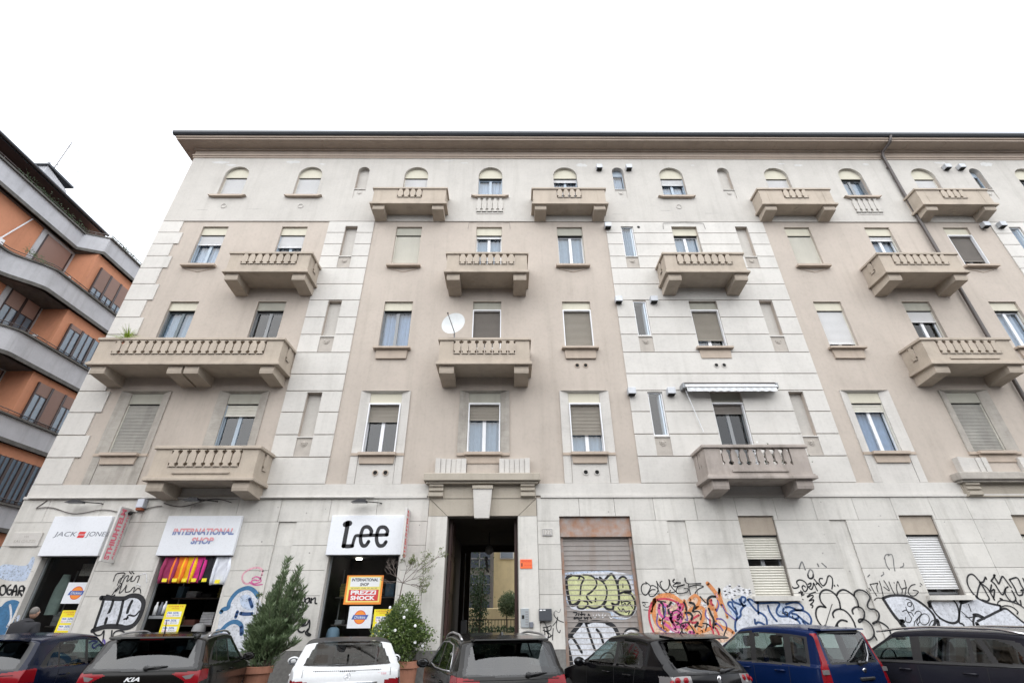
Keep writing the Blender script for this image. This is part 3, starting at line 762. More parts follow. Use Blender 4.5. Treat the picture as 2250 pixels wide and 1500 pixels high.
# roller shutter of the garage
GS = empty('roller_shutter', (2.41, Y0+.1, .13), parent=BL, label='rusty metal roller shutter covered in graffiti')
M_roll = mat('rusty_roller_metal', (.30, .27, .25), .6, metal=.1, var=.1, vscale=3, col2=(.34, .315, .30), streak=.2, grime=(.85, .74, .66))
M_rust = mat('rusty_sheet', (.36, .32, .30), .7, metal=.1, var=.3, vscale=4, col2=(.36, .20, .13), streak=.3)
b = MB(); b.box(1.425, 3.395, Y0+.03, Y0+.2, 3.72, 4.125); b.box(1.425, 3.395, Y0-.01, Y0+.2, 3.60, 3.719); b.build('housing', M_rust, GS)
b = MB(); b.box(1.425, 1.50, Y0+.05, Y0+.2, .13, 3.6); b.box(3.32, 3.395, Y0+.05, Y0+.2, .13, 3.6); b.build('guide_rail', M_rust, GS)
ROLLY = Y0+.10; me = None
q = MB(); q.add([(-.91, 0, .0), (.91, 0, .0), (-.91, -.014, .0), (.91, -.014, .0), (-.91, -.014, .014), (.91, -.014, .014), (-.91, 0, .02), (.91, 0, .02), (-.91, -.001, .115), (.91, -.001, .115), (-.91, .012, .121), (.91, .012, .121)],
                [(0, 1, 3, 2), (2, 3, 5, 4), (4, 5, 7, 6), (6, 7, 9, 8), (8, 9, 11, 10)])
for k in range(29):
    if me is None:
        o = q.build('slat', M_roll, GS, origin=(0, 0, 0)); me = o.data; o.location = Vector((2.41, ROLLY, .14+k*.12))-wloc(GS); W0[o.name] = Vector((2.41, ROLLY, .14+k*.12))
    else: link('slat', me, GS, (2.41, ROLLY, .14+k*.12))

# twin round vents below some windows
for (x, z, mt) in ((-3.89, 5.36, M_sill), (-3.59, 5.36, M_sill), (2.27, 5.36, M_sur), (2.60, 5.36, M_sur), (2.28, 8.89, M_sill), (2.56, 8.89, M_sill), (6.88, 8.87, M_sur), (7.14, 8.87, M_sur)):
    b = MB(); yy = Y0-(.03 if z < 6 or x > 4 else 0)-(.012 if x > 4 else 0); b.lathe((x, yy, z), [(.085, 0), (.085, -.02), (.062, -.022), (.06, -.003)], 18, 'y'); b.build('vent_ring', mt, BL)
    b = MB(); b.add([(x+.061*cos(2*pi*k/18), yy-.004, z+.061*sin(2*pi*k/18)) for k in range(18)], [tuple(range(18))]); b.build('vent_hole', M_black, BL)
# grey zinc vent hoods
for (x, z) in ((3.90, 18.33), (5.17, 18.33), (3.91, 14.97), (3.92, 11.43), (5.18, 11.44), (3.92, 7.88), (5.18, 7.88), (18.94, 18.41), (19.56, 18.41), (18.9, 15.04), (19.56, 15.05)):
    o = MB(); o.bbox(x-.125, x+.125, Y0-.24, Y0-.045, z-.10, z+.12, .01); hood = o.build('vent_hood', M_zinc, BL)
    o = MB(); o.box(x-.10, x+.10, Y0-.22, Y0-.06, z-.118, z-.101); o.build('vent_grille', M_black, hood)
b = MB(); b.lathe((5.15, Y0-.041, 15.0), [(.06, 0), (.055, -.01), (0, -.011)], 14, 'y'); b.build('vent_hole', M_black, BL)

# pale repair patches and scars on the top storey
M_patch = mat('pale_repair_plaster', (.60, .595, .58), .9, var=.1, vscale=5, streak=.15); M_scar = mat('dirty_plaster', (.38, .36, .34), .95, var=.2, vscale=6)
rp_ = random.Random(31)
for (cx, cz, w, h, mm) in ((-12.4, 18.72, .9, .16, 0), (-11.9, 18.55, .5, .1, 0), (-9.3, 18.75, .6, .18, 0), (-8.0, 18.62, .3, .08, 0), (-2.6, 18.85, .5, .05, 0), (-1.9, 18.72, .35, .06, 0), (3.2, 18.6, .5, .22, 0), (8.0, 18.6, .18, .06, 0), (11.9, 18.72, .35, .08, 0), (12.6, 18.62, .4, .12, 0), (15.6, 18.7, .3, .1, 0),
        (18.9, 18.8, .5, .14, 0), (20.9, 18.7, .6, .28, 0), (6.4, 15.9, .5, .03, 1), (8.2, 15.75, .6, .025, 1), (-10.2, 15.95, .7, .02, 1), (-12.3, 15.9, .5, .03, 1), (4.4, 15.7, .5, .02, 1)):
    n_ = 14; o = MB(); o.add([(cx+w/2*cos(2*pi*k/n_)*(.7+.5*rp_.random()), Y0-.0415, cz+h/2*sin(2*pi*k/n_)*(.6+.7*rp_.random())) for k in range(n_)], [tuple(range(n_))]); o.build('plaster_patch', (M_patch, M_scar)[mm], BL)
# small bolts, holes and drips on the ground floor stone
for k in range(46):
    x, z = rp_.uniform(-13.4, 13.5), rp_.uniform(2.5, 4.5)
    if any(h[0]-.1 < x < h[1]+.1 for h in HG) and z < 4.2: continue
    o = MB(); r0 = rp_.uniform(.010, .026); o.add([(x+r0*cos(pi*q_/4), Y0-.0575, z+r0*sin(pi*q_/4)) for q_ in range(8)], [tuple(range(8))]); o.build('bolt_hole', M_scar, BL)
# thin wires, hooks and cracks
wl = MB()
for cx in (COL['c5'], COL['c8']):
    wl.tube([(cx-.83, Y0-.05, 14.9), (cx-.80, Y0-.06, 15.2), (cx, Y0-.06, 15.24), (cx+.8, Y0-.06, 15.2), (cx+.83, Y0-.05, 14.9)], .008, 5)
wl.build('wire', M_pipe, BL)
# ------------------------------------------------------------------ passage and courtyard
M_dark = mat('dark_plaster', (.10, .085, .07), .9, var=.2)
M_door = mat('dark_brown_door', (.06, .03, .025), .45, var=.3)
M_yel = mat('yellow_render', (.78, .66, .40), .9, var=.1, streak=.1)
M_greyb = mat('grey_render', (.20, .19, .18), .9, var=.15)
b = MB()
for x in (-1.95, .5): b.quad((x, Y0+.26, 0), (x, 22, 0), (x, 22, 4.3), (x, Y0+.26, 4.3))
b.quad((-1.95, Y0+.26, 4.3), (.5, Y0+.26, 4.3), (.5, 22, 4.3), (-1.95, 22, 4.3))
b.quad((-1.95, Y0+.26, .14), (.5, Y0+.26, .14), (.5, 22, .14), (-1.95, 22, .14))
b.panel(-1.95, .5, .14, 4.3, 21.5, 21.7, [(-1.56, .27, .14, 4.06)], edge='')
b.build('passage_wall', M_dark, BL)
D_ = empty('door', (-1.6, Y0+.35, .14), parent=BL)
b = MB(); b.box(-1.655, -1.59, Y0+.27, Y0+1.15, .15, 4.1); b.build('leaf', M_door, D_)
for k in range(4):
    q = MB(); q.bbox(-1.588, -1.565, Y0+.36, Y0+1.06, .35+k*.95, 1.15+k*.95, .008); q.build('leaf_panel', M_door, D_)
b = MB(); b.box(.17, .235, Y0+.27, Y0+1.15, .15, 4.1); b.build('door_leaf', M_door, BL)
g = empty('globe_lamp', (-.67, 18, 3.5), 'unlit round white glass globe lamp hanging in the dark entrance passage', 'lamp')
b = MB(); b.ball((-.67, 18, 3.73), .15, 20, 14); b.build('globe', mat('frosted_glass', (.45, .44, .42), .3), g, smooth=True)
b = MB(); b.tube([(-.67, 18, 3.88), (-.67, 18, 4.29)], .012, 6); b.build('rod', M_black, g)
b = MB(); n = 12
b.add([(-.87+.02*sin(k*1.9)+.006*k, 19+.03*cos(k*2.1), 3.64-.047*k) for k in range(n)]+[(-.77+.02*sin(k*1.3)+.006*k, 19+.03*cos(k*1.7), 3.62-.048*k) for k in range(n)], [(k, k+1, n+k+1, n+k) for k in range(n-1)])
b.build('hanging_cloth', mat('white_cloth', (.75, .76, .78), .9), smooth=True, label='narrow strip of white cloth hanging below the round lamp in the passage', cat='cloth')
p_ = empty('meter_post', (-1.62, 20, .14), 'thin white pipe with a small grey box on the left passage wall', 'pipe')
b = MB(); b.tube([(-1.65, 20, .14), (-1.65, 20, 3.85)], .018, 6); b.build('pipe', M_fw, p_)
b = MB(); b.bbox(-1.72, -1.50, 19.95, 20.05, 1.2, 1.62, .02); b.build('box', M_zinc, p_)
# courtyard: yellow house, grey stair house, low wall, railing and plants
cy = empty('courtyard_house', (1, 34, 0), 'yellow rendered house across the courtyard seen through the entrance', 'house')
b = MB(); b.box(-.95, 9, 34, 44, 0, 12); b.build('wall', M_yel, cy)
for (x, z) in ((-.55, 5.0), (1.8, 5.0), (1.8, 1.2)):
    b = MB(); b.box(x, x+.9, 33.93, 34.02, z, z+1.5); w = b.build('window', M_fw, cy)
    q = MB(); q.box(x+.06, x+.84, 33.9, 33.929, z+.06, z+1.44); q.build('pane', M_net, w)
gy = empty('stair_house', (-4, 33, 0), 'dark grey house with barred landing windows behind the courtyard plants', 'house')
b = MB(); b.box(-9, -.96, 33, 44, 0, 13); b.build('wall', M_greyb, gy)
for k in range(5):
    z = 1.5+k*1.45
    b = MB(); b.box(-2.5, -1.15, 32.94, 33.02, z, z+1.05); w = b.build('window', mat('courtyard_glass', (.07, .09, .12), .25), gy)
    q = MB(); q.box(-2.5, -1.15, 32.9, 32.939, z+.5, z+.56); q.box(-1.85, -1.79, 32.9, 32.939, z, z+1.05); q.build('glazing_bar', M_fg, w)
b = MB(); b.bbox(-3, 4, 30, 30.3, 0, 2.15, .02); b.build('courtyard_wall', M_yel, label='low yellow wall at the back of the courtyard', cat='wall')
ra = empty('railing', (-.6, 22.6, 0), 'dark iron railing across the end of the entrance passage', 'railing')
b = MB(); b.tube([(-1.9, 22.6, 1.62), (.6, 22.6, 1.62)], .02, 6); b.tube([(-1.9, 22.6, .3), (.6, 22.6, .3)], .02, 6); b.build('rail', M_black, ra)
q = MB(); q.tube([(0, 0, 0), (0, 0, 1.5)], .011, 5); o = q.build('bar', M_black, ra, origin=(0, 0, 0)); me = o.data
for k in range(20):
    if k: link('bar', me, ra, (-1.85+k*.13, 22.6, .14))
    else: o.location = Vector((-1.85, 22.6, .14))-wloc(ra)

def leaf_mesh(name, pos, dirs, L, Wd_, mt, parent=None, fold=.25, **k):
    "many small two-sided leaves, each a bent rhombus of four triangles"
    n = len(pos); d = dirs/np.linalg.norm(dirs, axis=1, keepdims=True)
    r = rng.normal(size=(n, 3)); s = np.cross(d, r); s /= np.linalg.norm(s, axis=1, keepdims=True)+1e-9
    u = np.cross(s, d)
    L = np.asarray(L).reshape(-1, 1)*np.ones((n, 1)); w = np.asarray(Wd_).reshape(-1, 1)*np.ones((n, 1))
    P0 = pos; P1 = pos+d*L*.45+s*w*.5+u*w*fold; P2 = pos+d*L+u*(-L*.12); P3 = pos+d*L*.45-s*w*.5+u*w*fold; P4 = pos+d*L*.45
    V = np.stack([P0, P1, P2, P3, P4], 1).reshape(-1, 3)
    o = V.mean(0); o[2] = V[:, 2].min()
    bb = np.arange(n)[:, None]*5
    F = np.concatenate([bb+np.array([[0, 4, 1]]), bb+np.array([[1, 4, 2]]), bb+np.array([[0, 3, 4]]), bb+np.array([[3, 2, 4]])], 0)
    me = bpy.data.meshes.new(name); me.vertices.add(len(V)); me.vertices.foreach_set('co', (V-o).ravel())
    me.loops.add(F.size); me.loops.foreach_set('vertex_index', F.ravel().astype(np.int32)); me.polygons.add(len(F))
    me.polygons.foreach_set('loop_start', np.arange(0, F.size, 3, dtype=np.int32)); me.polygons.foreach_set('loop_total', np.full(len(F), 3, dtype=np.int32))
    me.update(); me.validate(); me.materials.append(mt)
    return link(name, me, parent, tuple(o), **k)
M_leafd = mat('dark_leaf', (.045, .085, .035), .5, col2=(.075, .12, .05), vscale=3, island=.45, trans=.2)
M_leafo = mat('oleander_leaf', (.20, .26, .14), .5, col2=(.10, .15, .07), vscale=4, island=.65, trans=.2)
M_leafc = mat('camellia_leaf', (.10, .17, .05), .3, col2=(.21, .26, .08), vscale=6, island=.6, trans=.15)
M_leafy = mat('young_leaf', (.16, .20, .07), .5, island=.3, trans=.3)
M_bark = mat('bark', (.12, .095, .075), .9, var=.3, vscale=10)
M_twig = mat('grey_twig', (.17, .14, .125), .9)
P = rng.uniform(size=(3800, 3))*np.array([3.0, 1.0, 1.3])+np.array([-2.0, 27.0, 0]); hg = leaf_mesh('hedge', P, rng.normal(size=P.shape), .12, .06, M_leafd, None, label='dark low hedge in the courtyard behind the iron railing', cat='hedge')
# courtyard shrubs
cs = empty('courtyard_tree', (-1.3, 24.2, 0), 'dark leafy tree growing just behind the entrance passage', 'tree')
b = MB(); b.tube([(-1.3, 24.2, 0), (-1.25, 24.2, 1.8), (-1.1, 24.2, 3.6)], [.07, .05, .02], 6); b.build('trunk', M_bark, cs)
P = rng.normal(size=(1700, 3))*np.array([.22, .3, .8])+np.array([-1.35, 24.2, 2.3]); leaf_mesh('crown', P, rng.normal(size=P.shape)+[0, 0, -.5], .13, .06, M_leafd, cs)
cs = empty('courtyard_bush', (-.1, 28.5, 0), 'grey green rounded bush in front of the low yellow courtyard wall', 'bush')
b = MB(); b.tube([(-.1, 28.5, 0), (-.1, 28.5, 1.8)], [.06, .03], 6); b.build('trunk', M_bark, cs)
P = rng.normal(size=(2500, 3)); P /= np.linalg.norm(P, axis=1, keepdims=True); P = P*(rng.random((2500, 1))**.4)*np.array([.6, .6, .6])+np.array([.05, 28.5, 2.3])
leaf_mesh('crown', P, rng.normal(size=P.shape), .13, .05, M_leafo, cs)

# ------------------------------------------------------------------ shops
def text(s, cx, zb, w, h, y, mt, parent, name='lettering', shear=0, bold=0, rot=None, **k):
    cu = bpy.data.curves.new(name, 'FONT'); cu.body = s; cu.shear = shear; cu.offset = bold; cu.resolution_u = 3
    ob = bpy.data.objects.new('t', cu); dg = bpy.context.evaluated_depsgraph_get()
    me = bpy.data.meshes.new_from_object(ob, depsgraph=dg); bpy.data.objects.remove(ob); bpy.data.curves.remove(cu)
    n = len(me.vertices); co = np.empty(n*3); me.vertices.foreach_get('co', co); co = co.reshape(-1, 3)
    lo, hi = co.min(0), co.max(0); u = (co[:, 0]-lo[0])/(hi[0]-lo[0])*w-w/2; v = (co[:, 1]-lo[1])/(hi[1]-lo[1])*h
    out_ = np.zeros_like(co); out_[:, 0] = u; out_[:, 2] = v
    loc = (cx, y, zb)
    if rot == 'blade':       # reads along z on a plane x = const, letters lying on their side
        out_ = np.stack([np.zeros(n), -v, u], 1); 
    me.vertices.foreach_set('co', out_.ravel()); me.update(); me.materials.clear(); me.materials.append(mt); me.name = name
    return link(name, me, parent, loc, **k)
M_ink = mat('black_ink', (.02, .02, .024), .6); M_red = mat('red_print', (.62, .05, .05), .5); M_grey = mat('grey_print', (.16, .17, .20), .5)
M_blue = mat('blue_print', (.06, .12, .38), .5); M_orange = mat('orange_print', (.85, .27, .04), .5); M_yprint = mat('yellow_print', (.85, .72, .03), .5)
M_pinkp = mat('pink_print', (.70, .16, .22), .5); M_pale = mat('white_print', (.80, .81, .82), .5)
SHOPS = [(-12.50, -10.91), (-9.37, -7.365), (-4.87, -2.87)]
for i, (x0, x1) in enumerate(SHOPS):
    sh = empty('shopfront', ((x0+x1)/2, Y0, .13), parent=BL)
    # room behind
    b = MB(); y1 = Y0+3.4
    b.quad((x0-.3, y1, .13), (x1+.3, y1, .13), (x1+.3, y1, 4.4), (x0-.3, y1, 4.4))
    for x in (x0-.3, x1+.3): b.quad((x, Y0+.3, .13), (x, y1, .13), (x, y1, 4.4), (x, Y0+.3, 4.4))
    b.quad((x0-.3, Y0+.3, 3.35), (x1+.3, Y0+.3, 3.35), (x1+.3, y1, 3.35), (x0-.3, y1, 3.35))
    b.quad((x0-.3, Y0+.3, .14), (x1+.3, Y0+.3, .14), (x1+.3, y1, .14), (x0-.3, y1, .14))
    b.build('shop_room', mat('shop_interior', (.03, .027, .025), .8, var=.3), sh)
    f = MB(); f.box(x0+.001, x0+.06, Y0-.06, Y0+.12, .13, 3.14); f.box(x1-.06, x1-.001, Y0-.06, Y0+.12, .13, 3.14); f.build('jamb', M_sur, sh)
    f = MB(); f.box(x0+.061, x0+.10, Y0+.13, Y0+.18, .5, 3.14); f.box(x1-.10, x1-.061, Y0+.13, Y0+.18, .5, 3.14); f.box(x0+.061, x1-.061, Y0+.13, Y0+.18, .44, .5); f.build('frame', M_fg, sh)
    if i != 1:
        q = MB(); q.quad((x0+.1, Y0+.15, .5), (x1-.1, Y0+.15, .5), (x1-.1, Y0+.15, 3.14), (x0+.1, Y0+.15, 3.14)); q.build('pane', M_glassd, sh)
    q = MB(); q.box(x0, x1, Y0+.002, Y0+.28, 3.16, 3.59); q.build('header', M_fg, sh)
def sign(x0, x1, label):
    s = empty('shop_sign', ((x0+x1)/2, Y0-.1, 3.15), label, 'shop sign', 'white sign boards over the shop windows')
    b = MB(); b.bbox(x0, x1, Y0-.16, Y0-.056, 3.15, 4.155, .008); b.build('board', M_white, s); return s
YS = Y0-.163
s1 = sign(-12.50, -10.91, 'white sign board with thin grey lettering around a small red bar, leftmost over the shops')
text('JACK', -12.0, 3.60, .60, .155, YS, M_grey, s1, shear=.15); text('JONES', -11.13, 3.60, .62, .155, YS, M_grey, s1, shear=.15)
b = MB()
for z in (3.60, 3.685): b.quad((-11.66, YS, z), (-11.48, YS, z), (-11.46, YS, z+.07), (-11.64, YS, z+.07))
b.build('logo_bar', M_red, s1)
s2 = sign(-9.385, -7.355, 'white sign board with two lines of red and blue lettering above the hoodies')
import bmesh
M_signred = mat('faded_red_print', (.72, .20, .22), .5); M_signblue = mat('deep_blue_print', (.05, .11, .36), .5)
def cut_text(t, cx, z, w, h, y, mt, parent, zc, upper, **k):
    o = text(t, cx, z, w, h, y, mt, parent, **k); bm_ = bmesh.new(); bm_.from_mesh(o.data)
    bmesh.ops.bisect_plane(bm_, geom=bm_.verts[:]+bm_.edges[:]+bm_.faces[:], plane_co=(0, 0, zc), plane_no=(0, 0, 1), clear_inner=upper, clear_outer=not upper); bm_.to_mesh(o.data); bm_.free(); return o
for (t, cx, z, w) in (('INTERNATIONAL', -8.29, 3.66, 1.66, ), ('SHOP', -8.25, 3.43, .60)):
    cut_text(t, cx, z, w, .17, YS, M_signred, s2, .085, True, bold=.045, shear=.1); cut_text(t, cx, z, w, .17, YS, M_signblue, s2, .085, False, bold=.045, shear=.1)
    st = MB()
    for k in range(6): st.quad((cx-w/2-.02, YS-.002, z+.020+k*.024), (cx+w/2+.04, YS-.002, z+.020+k*.024), (cx+w/2+.04, YS-.002, z+.025+k*.024), (cx-w/2-.02, YS-.002, z+.025+k*.024))
    st.build('letter_stripe', M_white, s2, kind='stuff')
s3 = sign(-4.88, -2.86, 'white sign board with three large hand drawn black letters')
b = MB(); R5 = lambda x, y: (-4.88+(x-258-(475-y)*.155)/(580)*1.98, 3.15+(475-y)/315*1.0)
def r5(pts, w): b.ribbon([R5(*p) for p in pts], w, YS, n=8)
r5([(432, 218), (428, 260), (415, 330), (402, 405)], 0.115); r5([(415, 232), (448, 225)], 0.149); r5([(398, 405), (430, 408), (470, 405)], 0.101)
r5([(470, 405), (485, 350), (500, 325), (540, 325), (600, 322), (665, 320), (748, 318)], 0.081)
r5([(615, 318), (622, 285), (598, 255), (560, 262), (540, 310), (535, 360), (548, 400), (575, 402), (598, 372)], 0.095)
r5([(742, 318), (750, 285), (728, 258), (688, 262), (666, 310), (662, 365), (678, 402), (712, 402), (735, 375)], 0.095)
b.build('lettering', M_ink, s3)

def poster(kind, x0, x1, z0, z1, label):
    y = Y0+.125; p = empty('poster', ((x0+x1)/2, y, z0), label, 'poster')
    b = MB(); b.box(x0, x1, y, y+.008, z0, z1); b.build('sheet', {'logo': M_white, 'price': M_yprint, 'shock': M_orange}[kind], p)
    cx, cz, w, h = (x0+x1)/2, (z0+z1)/2, x1-x0, z1-z0; y -= .002
    if kind == 'logo':
        q = MB(); q.add([(cx+.155*cos(a*pi/12), y, cz+.155*sin(a*pi/12)) for a in range(24)], [tuple(range(24))]); q.build('roundel', M_red, p)
        q = MB(); q.add([(cx+.14*cos(a*pi/12), y-.001, cz+.14*sin(a*pi/12)) for a in range(24)], [tuple(range(24))]); q.build('roundel', M_orange, p)
        q = MB(); q.add([(cx-.21, y-.002, cz-.05), (cx+.17, y-.002, cz-.05), (cx+.21, y-.002, cz+.05), (cx-.17, y-.002, cz+.05)], [(0, 1, 2, 3)]); q.build('banner', M_blue, p)
        text('Dickies', cx, cz-.032, .28, .062, y-.003, M_pale, p, bold=.005, shear=.15)
    elif kind == 'price':
        text('OFFERTE', cx, z1-.06, w*.8, .035, y, M_red, p); text('VINTAGE', cx, z1-.105, w*.4, .03, y, M_red, p)
        for k in range(3):
            zz = z1-.28-k*.165
            if zz < z0: break
            q = MB(); q.quad((x0+.06, y, zz), (x1-.05, y, zz), (x1-.05, y, zz+.12), (x0+.06, y, zz+.12)); q.build('price_box', M_pale, p)
            text('PER', cx-w*.22, zz+.07, w*.25, .035, y-.001, M_blue, p, bold=.03); text(('50%', '30%', '20%')[k], cx+w*.1, zz+.062, w*.3, .05, y-.001, M_blue, p, bold=.02)
            text('Euro', cx-w*.22, zz+.012, w*.25, .04, y-.001, M_pinkp, p); text('JEANS', cx+w*.12, zz+.015, w*.35, .03, y-.001, M_ink, p)
    else:
        q = MB(); q.quad((x0+.05, y, z0+.05), (x1-.05, y, z0+.05), (x1-.05, y, z1-.03), (x0+.05, y, z1-.03)); q.build('border', mat('pale_yellow_print', (.82, .72, .2), .5), p)
        q = MB(); q.quad((x0+.11, y-.001, z1-.27), (x1-.09, y-.001, z1-.27), (x1-.09, y-.001, z1-.05), (x0+.11, y-.001, z1-.05)); q.build('header', M_pale, p)
        text('INTERNATIONAL', cx, z1-.145, w*.72, .075, y-.002, M_ink, p, bold=.03, shear=.1); text('SHOP', cx, z1-.255, w*.24, .075, y-.002, M_ink, p, bold=.03, shear=.1)
        q = MB(); q.quad((x0+.10, y-.001, z0+.08), (x1-.09, y-.001, z0+.08), (x1-.09, y-.001, z0+.34), (x0+.10, y-.001, z0+.34)); q.build('panel', M_red, p)
        text('PREZZI', cx, z0+.225, w*.68, .10, y-.002, M_pale, p, bold=.045); text('SHOCK', cx, z0+.10, w*.66, .10, y-.002, M_pale, p, bold=.045)
        text('SCONTI  DAL 10  AL 50', cx, z0+.36, w*.7, .03, y-.002, M_ink, p)
poster('logo', -11.60, -10.99, 2.05, 2.54, 'square white poster with orange round logo in the left shop window')
poster('price', -11.46, -11.0, 1.20, 1.90, 'tall yellow price poster under the white logo poster of the left shop')
poster('price', -8.83, -8.35, 1.28, 2.02, 'tall yellow price poster below the hanging hoodies')
poster('shock', -4.29, -3.32, 2.0, 2.68, 'orange and yellow PREZZI SHOCK poster in the window under the black lettered sign')
poster('logo', -4.11, -3.51, 1.47, 1.96, 'square white poster with orange round logo under the PREZZI SHOCK poster')
poster('price', -3.46, -3.0, 1.2, 1.89, 'yellow price poster beside the bush with white flowers')

# hoodies hanging under the middle sign
def hoodie(cx, w, z1, h, mt, label, y=Y0+.02):
    H = empty('hoodie', (cx, y, z1-h), label, 'hoodie', 'hoodies hanging in the shop entrance')
    b = MB(); nx, nz = 26, 26; V = []; F = []
    for j in range(nz+1):
        t = j/nz
        for i in range(nx):
            a = 2*pi*i/nx
            ww = w/2*(1.0-.10*t) * (1 if t > .08 else .88); dd = .07*(1-.3*t)+.012*sin(5*a+9*t)+.006*sin(11*a+3)
            sw = .025*sin(3*t*pi+cx*5)
            V.append((cx+sw+ww*cos(a)*(1+.07*sin(7*t+2*a)), y+dd*sin(a), z1-h+h*(1-t)))
    for j in range(nz):
        for i in range(nx): F.append((j*nx+i, j*nx+(i+1) % nx, (j+1)*nx+(i+1) % nx, (j+1)*nx+i))
    F.append(tuple(nz*nx+i for i in range(nx)))
    b.add(V, F); b.build('torso', mt, H, smooth=True)
    for s in (-1, 1):
        q = MB(); q.tube([(cx+s*w*.36, y-.03, z1-.01), (cx+s*w*.42, y-.07, z1-h*.45), (cx+s*w*.38, y-.08, z1-h*.85), (cx+s*w*.36, y-.075, z1-h*1.02)], [.055, .05, .042, .03], 10); q.build('sleeve', mt, H, smooth=True)
    q = MB(); q.box(cx-.05, cx+.07, y-.12, y-.105, z1-h*.97, z1-h*.84); q.build('price_tag', M_yprint, H)
for (cx, w, col, lab) in ((-8.98, .40, (.30, .03, .10), 'dark crimson hoodie, leftmost of the row in the shop entrance'), (-8.72, .36, (.85, .20, .02), 'orange hoodie hanging beside the crimson one'),
        (-8.47, .36, (.85, .50, .01), 'golden yellow hoodie hanging beside the orange one'), (-8.22, .36, (.62, .03, .24), 'bright pink hoodie hanging beside the yellow one'),
        (-7.95, .36, (.015, .015, .02), 'black hoodie hanging between the pink and the white one'), (-7.60, .46, (.72, .74, .80), 'white hoodie, rightmost of the row in the shop entrance')):
    hoodie(cx, w, 3.13, .66 if col[0] > .7 and col[2] > .5 else .62, mat('cloth_'+lab.split()[0], col, .9, var=.12, vscale=9, bump=.3, bscale=25), lab)
# goods in the windows
random.seed(5)
def goods(x0, x1, n, label, grp):
    t = empty('display_shelf', ((x0+x1)/2, Y0+1.0, .14), label, 'shelf')
    for z in (.9, 1.55, 2.2):
        q = MB(); q.box(x0+.1, x1-.1, Y0+.9, Y0+1.25, z-.03, z); q.build('shelf_board', mat('shelf_board', (.12, .10, .09), .6), t)
    for x in (x0+.15, x1-.15):
        q = MB(); q.tube([(x, Y0+1.2, .14), (x, Y0+1.2, 2.9)], .02, 6); q.build('upright', M_metal, t)
    return t
COLS = [(.5, .5, .5), (.08, .14, .2), (.2, .08, .06), (.55, .5, .42), (.05, .05, .05), (.12, .2, .26), (.3, .26, .08), (.6, .6, .62)]
lab3 = ['shelf of folded clothes in the left shop window', 'shelf of boxes and folded clothes in the open middle shop', 'shelf of folded clothes behind the PREZZI SHOCK poster']
for i, (x0, x1) in enumerate(SHOPS):
    goods(x0, x1, 6, lab3[i], '')
    for z, bn in ((.9, 'lowest'), (1.55, 'middle'), (2.2, 'top')):
        x = x0+.18; cnt = 0
        while x < x1-.45:
            w = random.uniform(.16, .34); h = random.uniform(.1, .34); c = random.choice(COLS)
            b = MB(); nl = random.choice([1, 3, 4, 5])
            for k in range(nl):
                e = random.uniform(-.012, .012); b.bbox(x+e, x+w+e, Y0+.93, Y0+1.2, z+h*k/nl, z+h*(k+1)/nl-.004, min(.012, h/nl*.3))
            nm = 'clothes_pile' if nl > 1 else 'cardboard_box'
            o = b.build(nm, mat('goods_%d' % COLS.index(c), c, .8, var=.2, vscale=12), kind='stuff' if nl > 1 else None)
            if nl > 1: del o['kind']
            cnt += 1; props(o, '%s %s, %s from left on the %s shelf, %s shop' % (('grey', 'navy', 'dark red', 'cream', 'black', 'teal', 'olive', 'pale grey')[COLS.index(c)], 'pile of folded clothes' if nl > 1 else 'box', ('first', 'second', 'third', 'fourth', 'fifth', 'sixth')[cnt-1], bn, ('left', 'middle', 'right')[i]), 'clothes' if nl > 1 else 'box', 'goods on the shelves of the %s shop' % ('left', 'middle', 'right')[i])
            x += w+random.uniform(.05, .2)
b = MB(); n = 14
V = []; F = []
for j in range(13):
    t = j/12
    for i in range(n):
        a = 2*pi*i/n; V.append((-12.0+.17*(.5+.5*min(1, t*3))*cos(a)*(1+.08*sin(3*a+5*t)), Y0+.45+.08*sin(a), 2.75-t*.95))
for j in range(12):
    for i in range(n): F.append((j*n+i, (j+1)*n+i, (j+1)*n+(i+1) % n, j*n+(i+1) % n))
b.add(V, F); b.build('hanging_jacket', mat('green_grey_cloth', (.15, .19, .17), .9, var=.2, vscale=9), smooth=True, label='grey green jacket hanging at the left edge of the left shop window', cat='jacket')
b = MB(); b.box(-11.72, -11.28, Y0+.5, Y0+.52, 2.72, 3.02); b.build('notice_board', mat('patterned_paper', (.28, .25, .22), .8, var=.6, vscale=40), label='patterned rectangular sheet hanging above the round logo poster in the left shop', cat='board')
def mann(cx, y, z, mt, label):
    b = MB(); b.lathe((cx, y, z), [(.02, 0), (.16, .02), (.17, .3), (.165, .5), (.14, .60), (.08, .64), (0, .65)], 16); b.build('mannequin', mt, smooth=True, label=label, cat='mannequin')
mann(-8.05, Y0+.5, .95, mat('grey_mannequin', (.33, .33, .33), .7), 'grey draped display figure inside the open middle shop')
mann(-4.55, Y0+.5, .85, mat('blue_mannequin', (.18, .27, .36), .7), 'pale blue clothed display bust at the left of the right shop window')
# bottles / cans at the left edge of the middle shop
for k, (x, z) in enumerate(((-9.17, 1.78), (-9.05, 1.78), (-8.95, 1.8))):
    b = MB(); b.lathe((x, Y0+.25, z), [(.0, 0), (.045, 0), (.045, .2), (.02, .25), (.02, .3), (0, .3)], 12); b.build('bottle', (M_pale, M_grey, M_pale)[k], smooth=True, label=('leftmost white bottle on the short side shelf of the middle shop', 'grey bottle between two white ones on the short side shelf', 'rightmost white bottle on the short side shelf of the middle shop')[k], cat='bottle', group='bottles at the middle shop opening')
b = MB(); b.bbox(-9.26, -8.86, Y0+.2, Y0+.5, 1.7, 1.77, .005); b.build('side_shelf', M_fg, label='short grey shelf carrying bottles in the middle shop opening', cat='shelf')
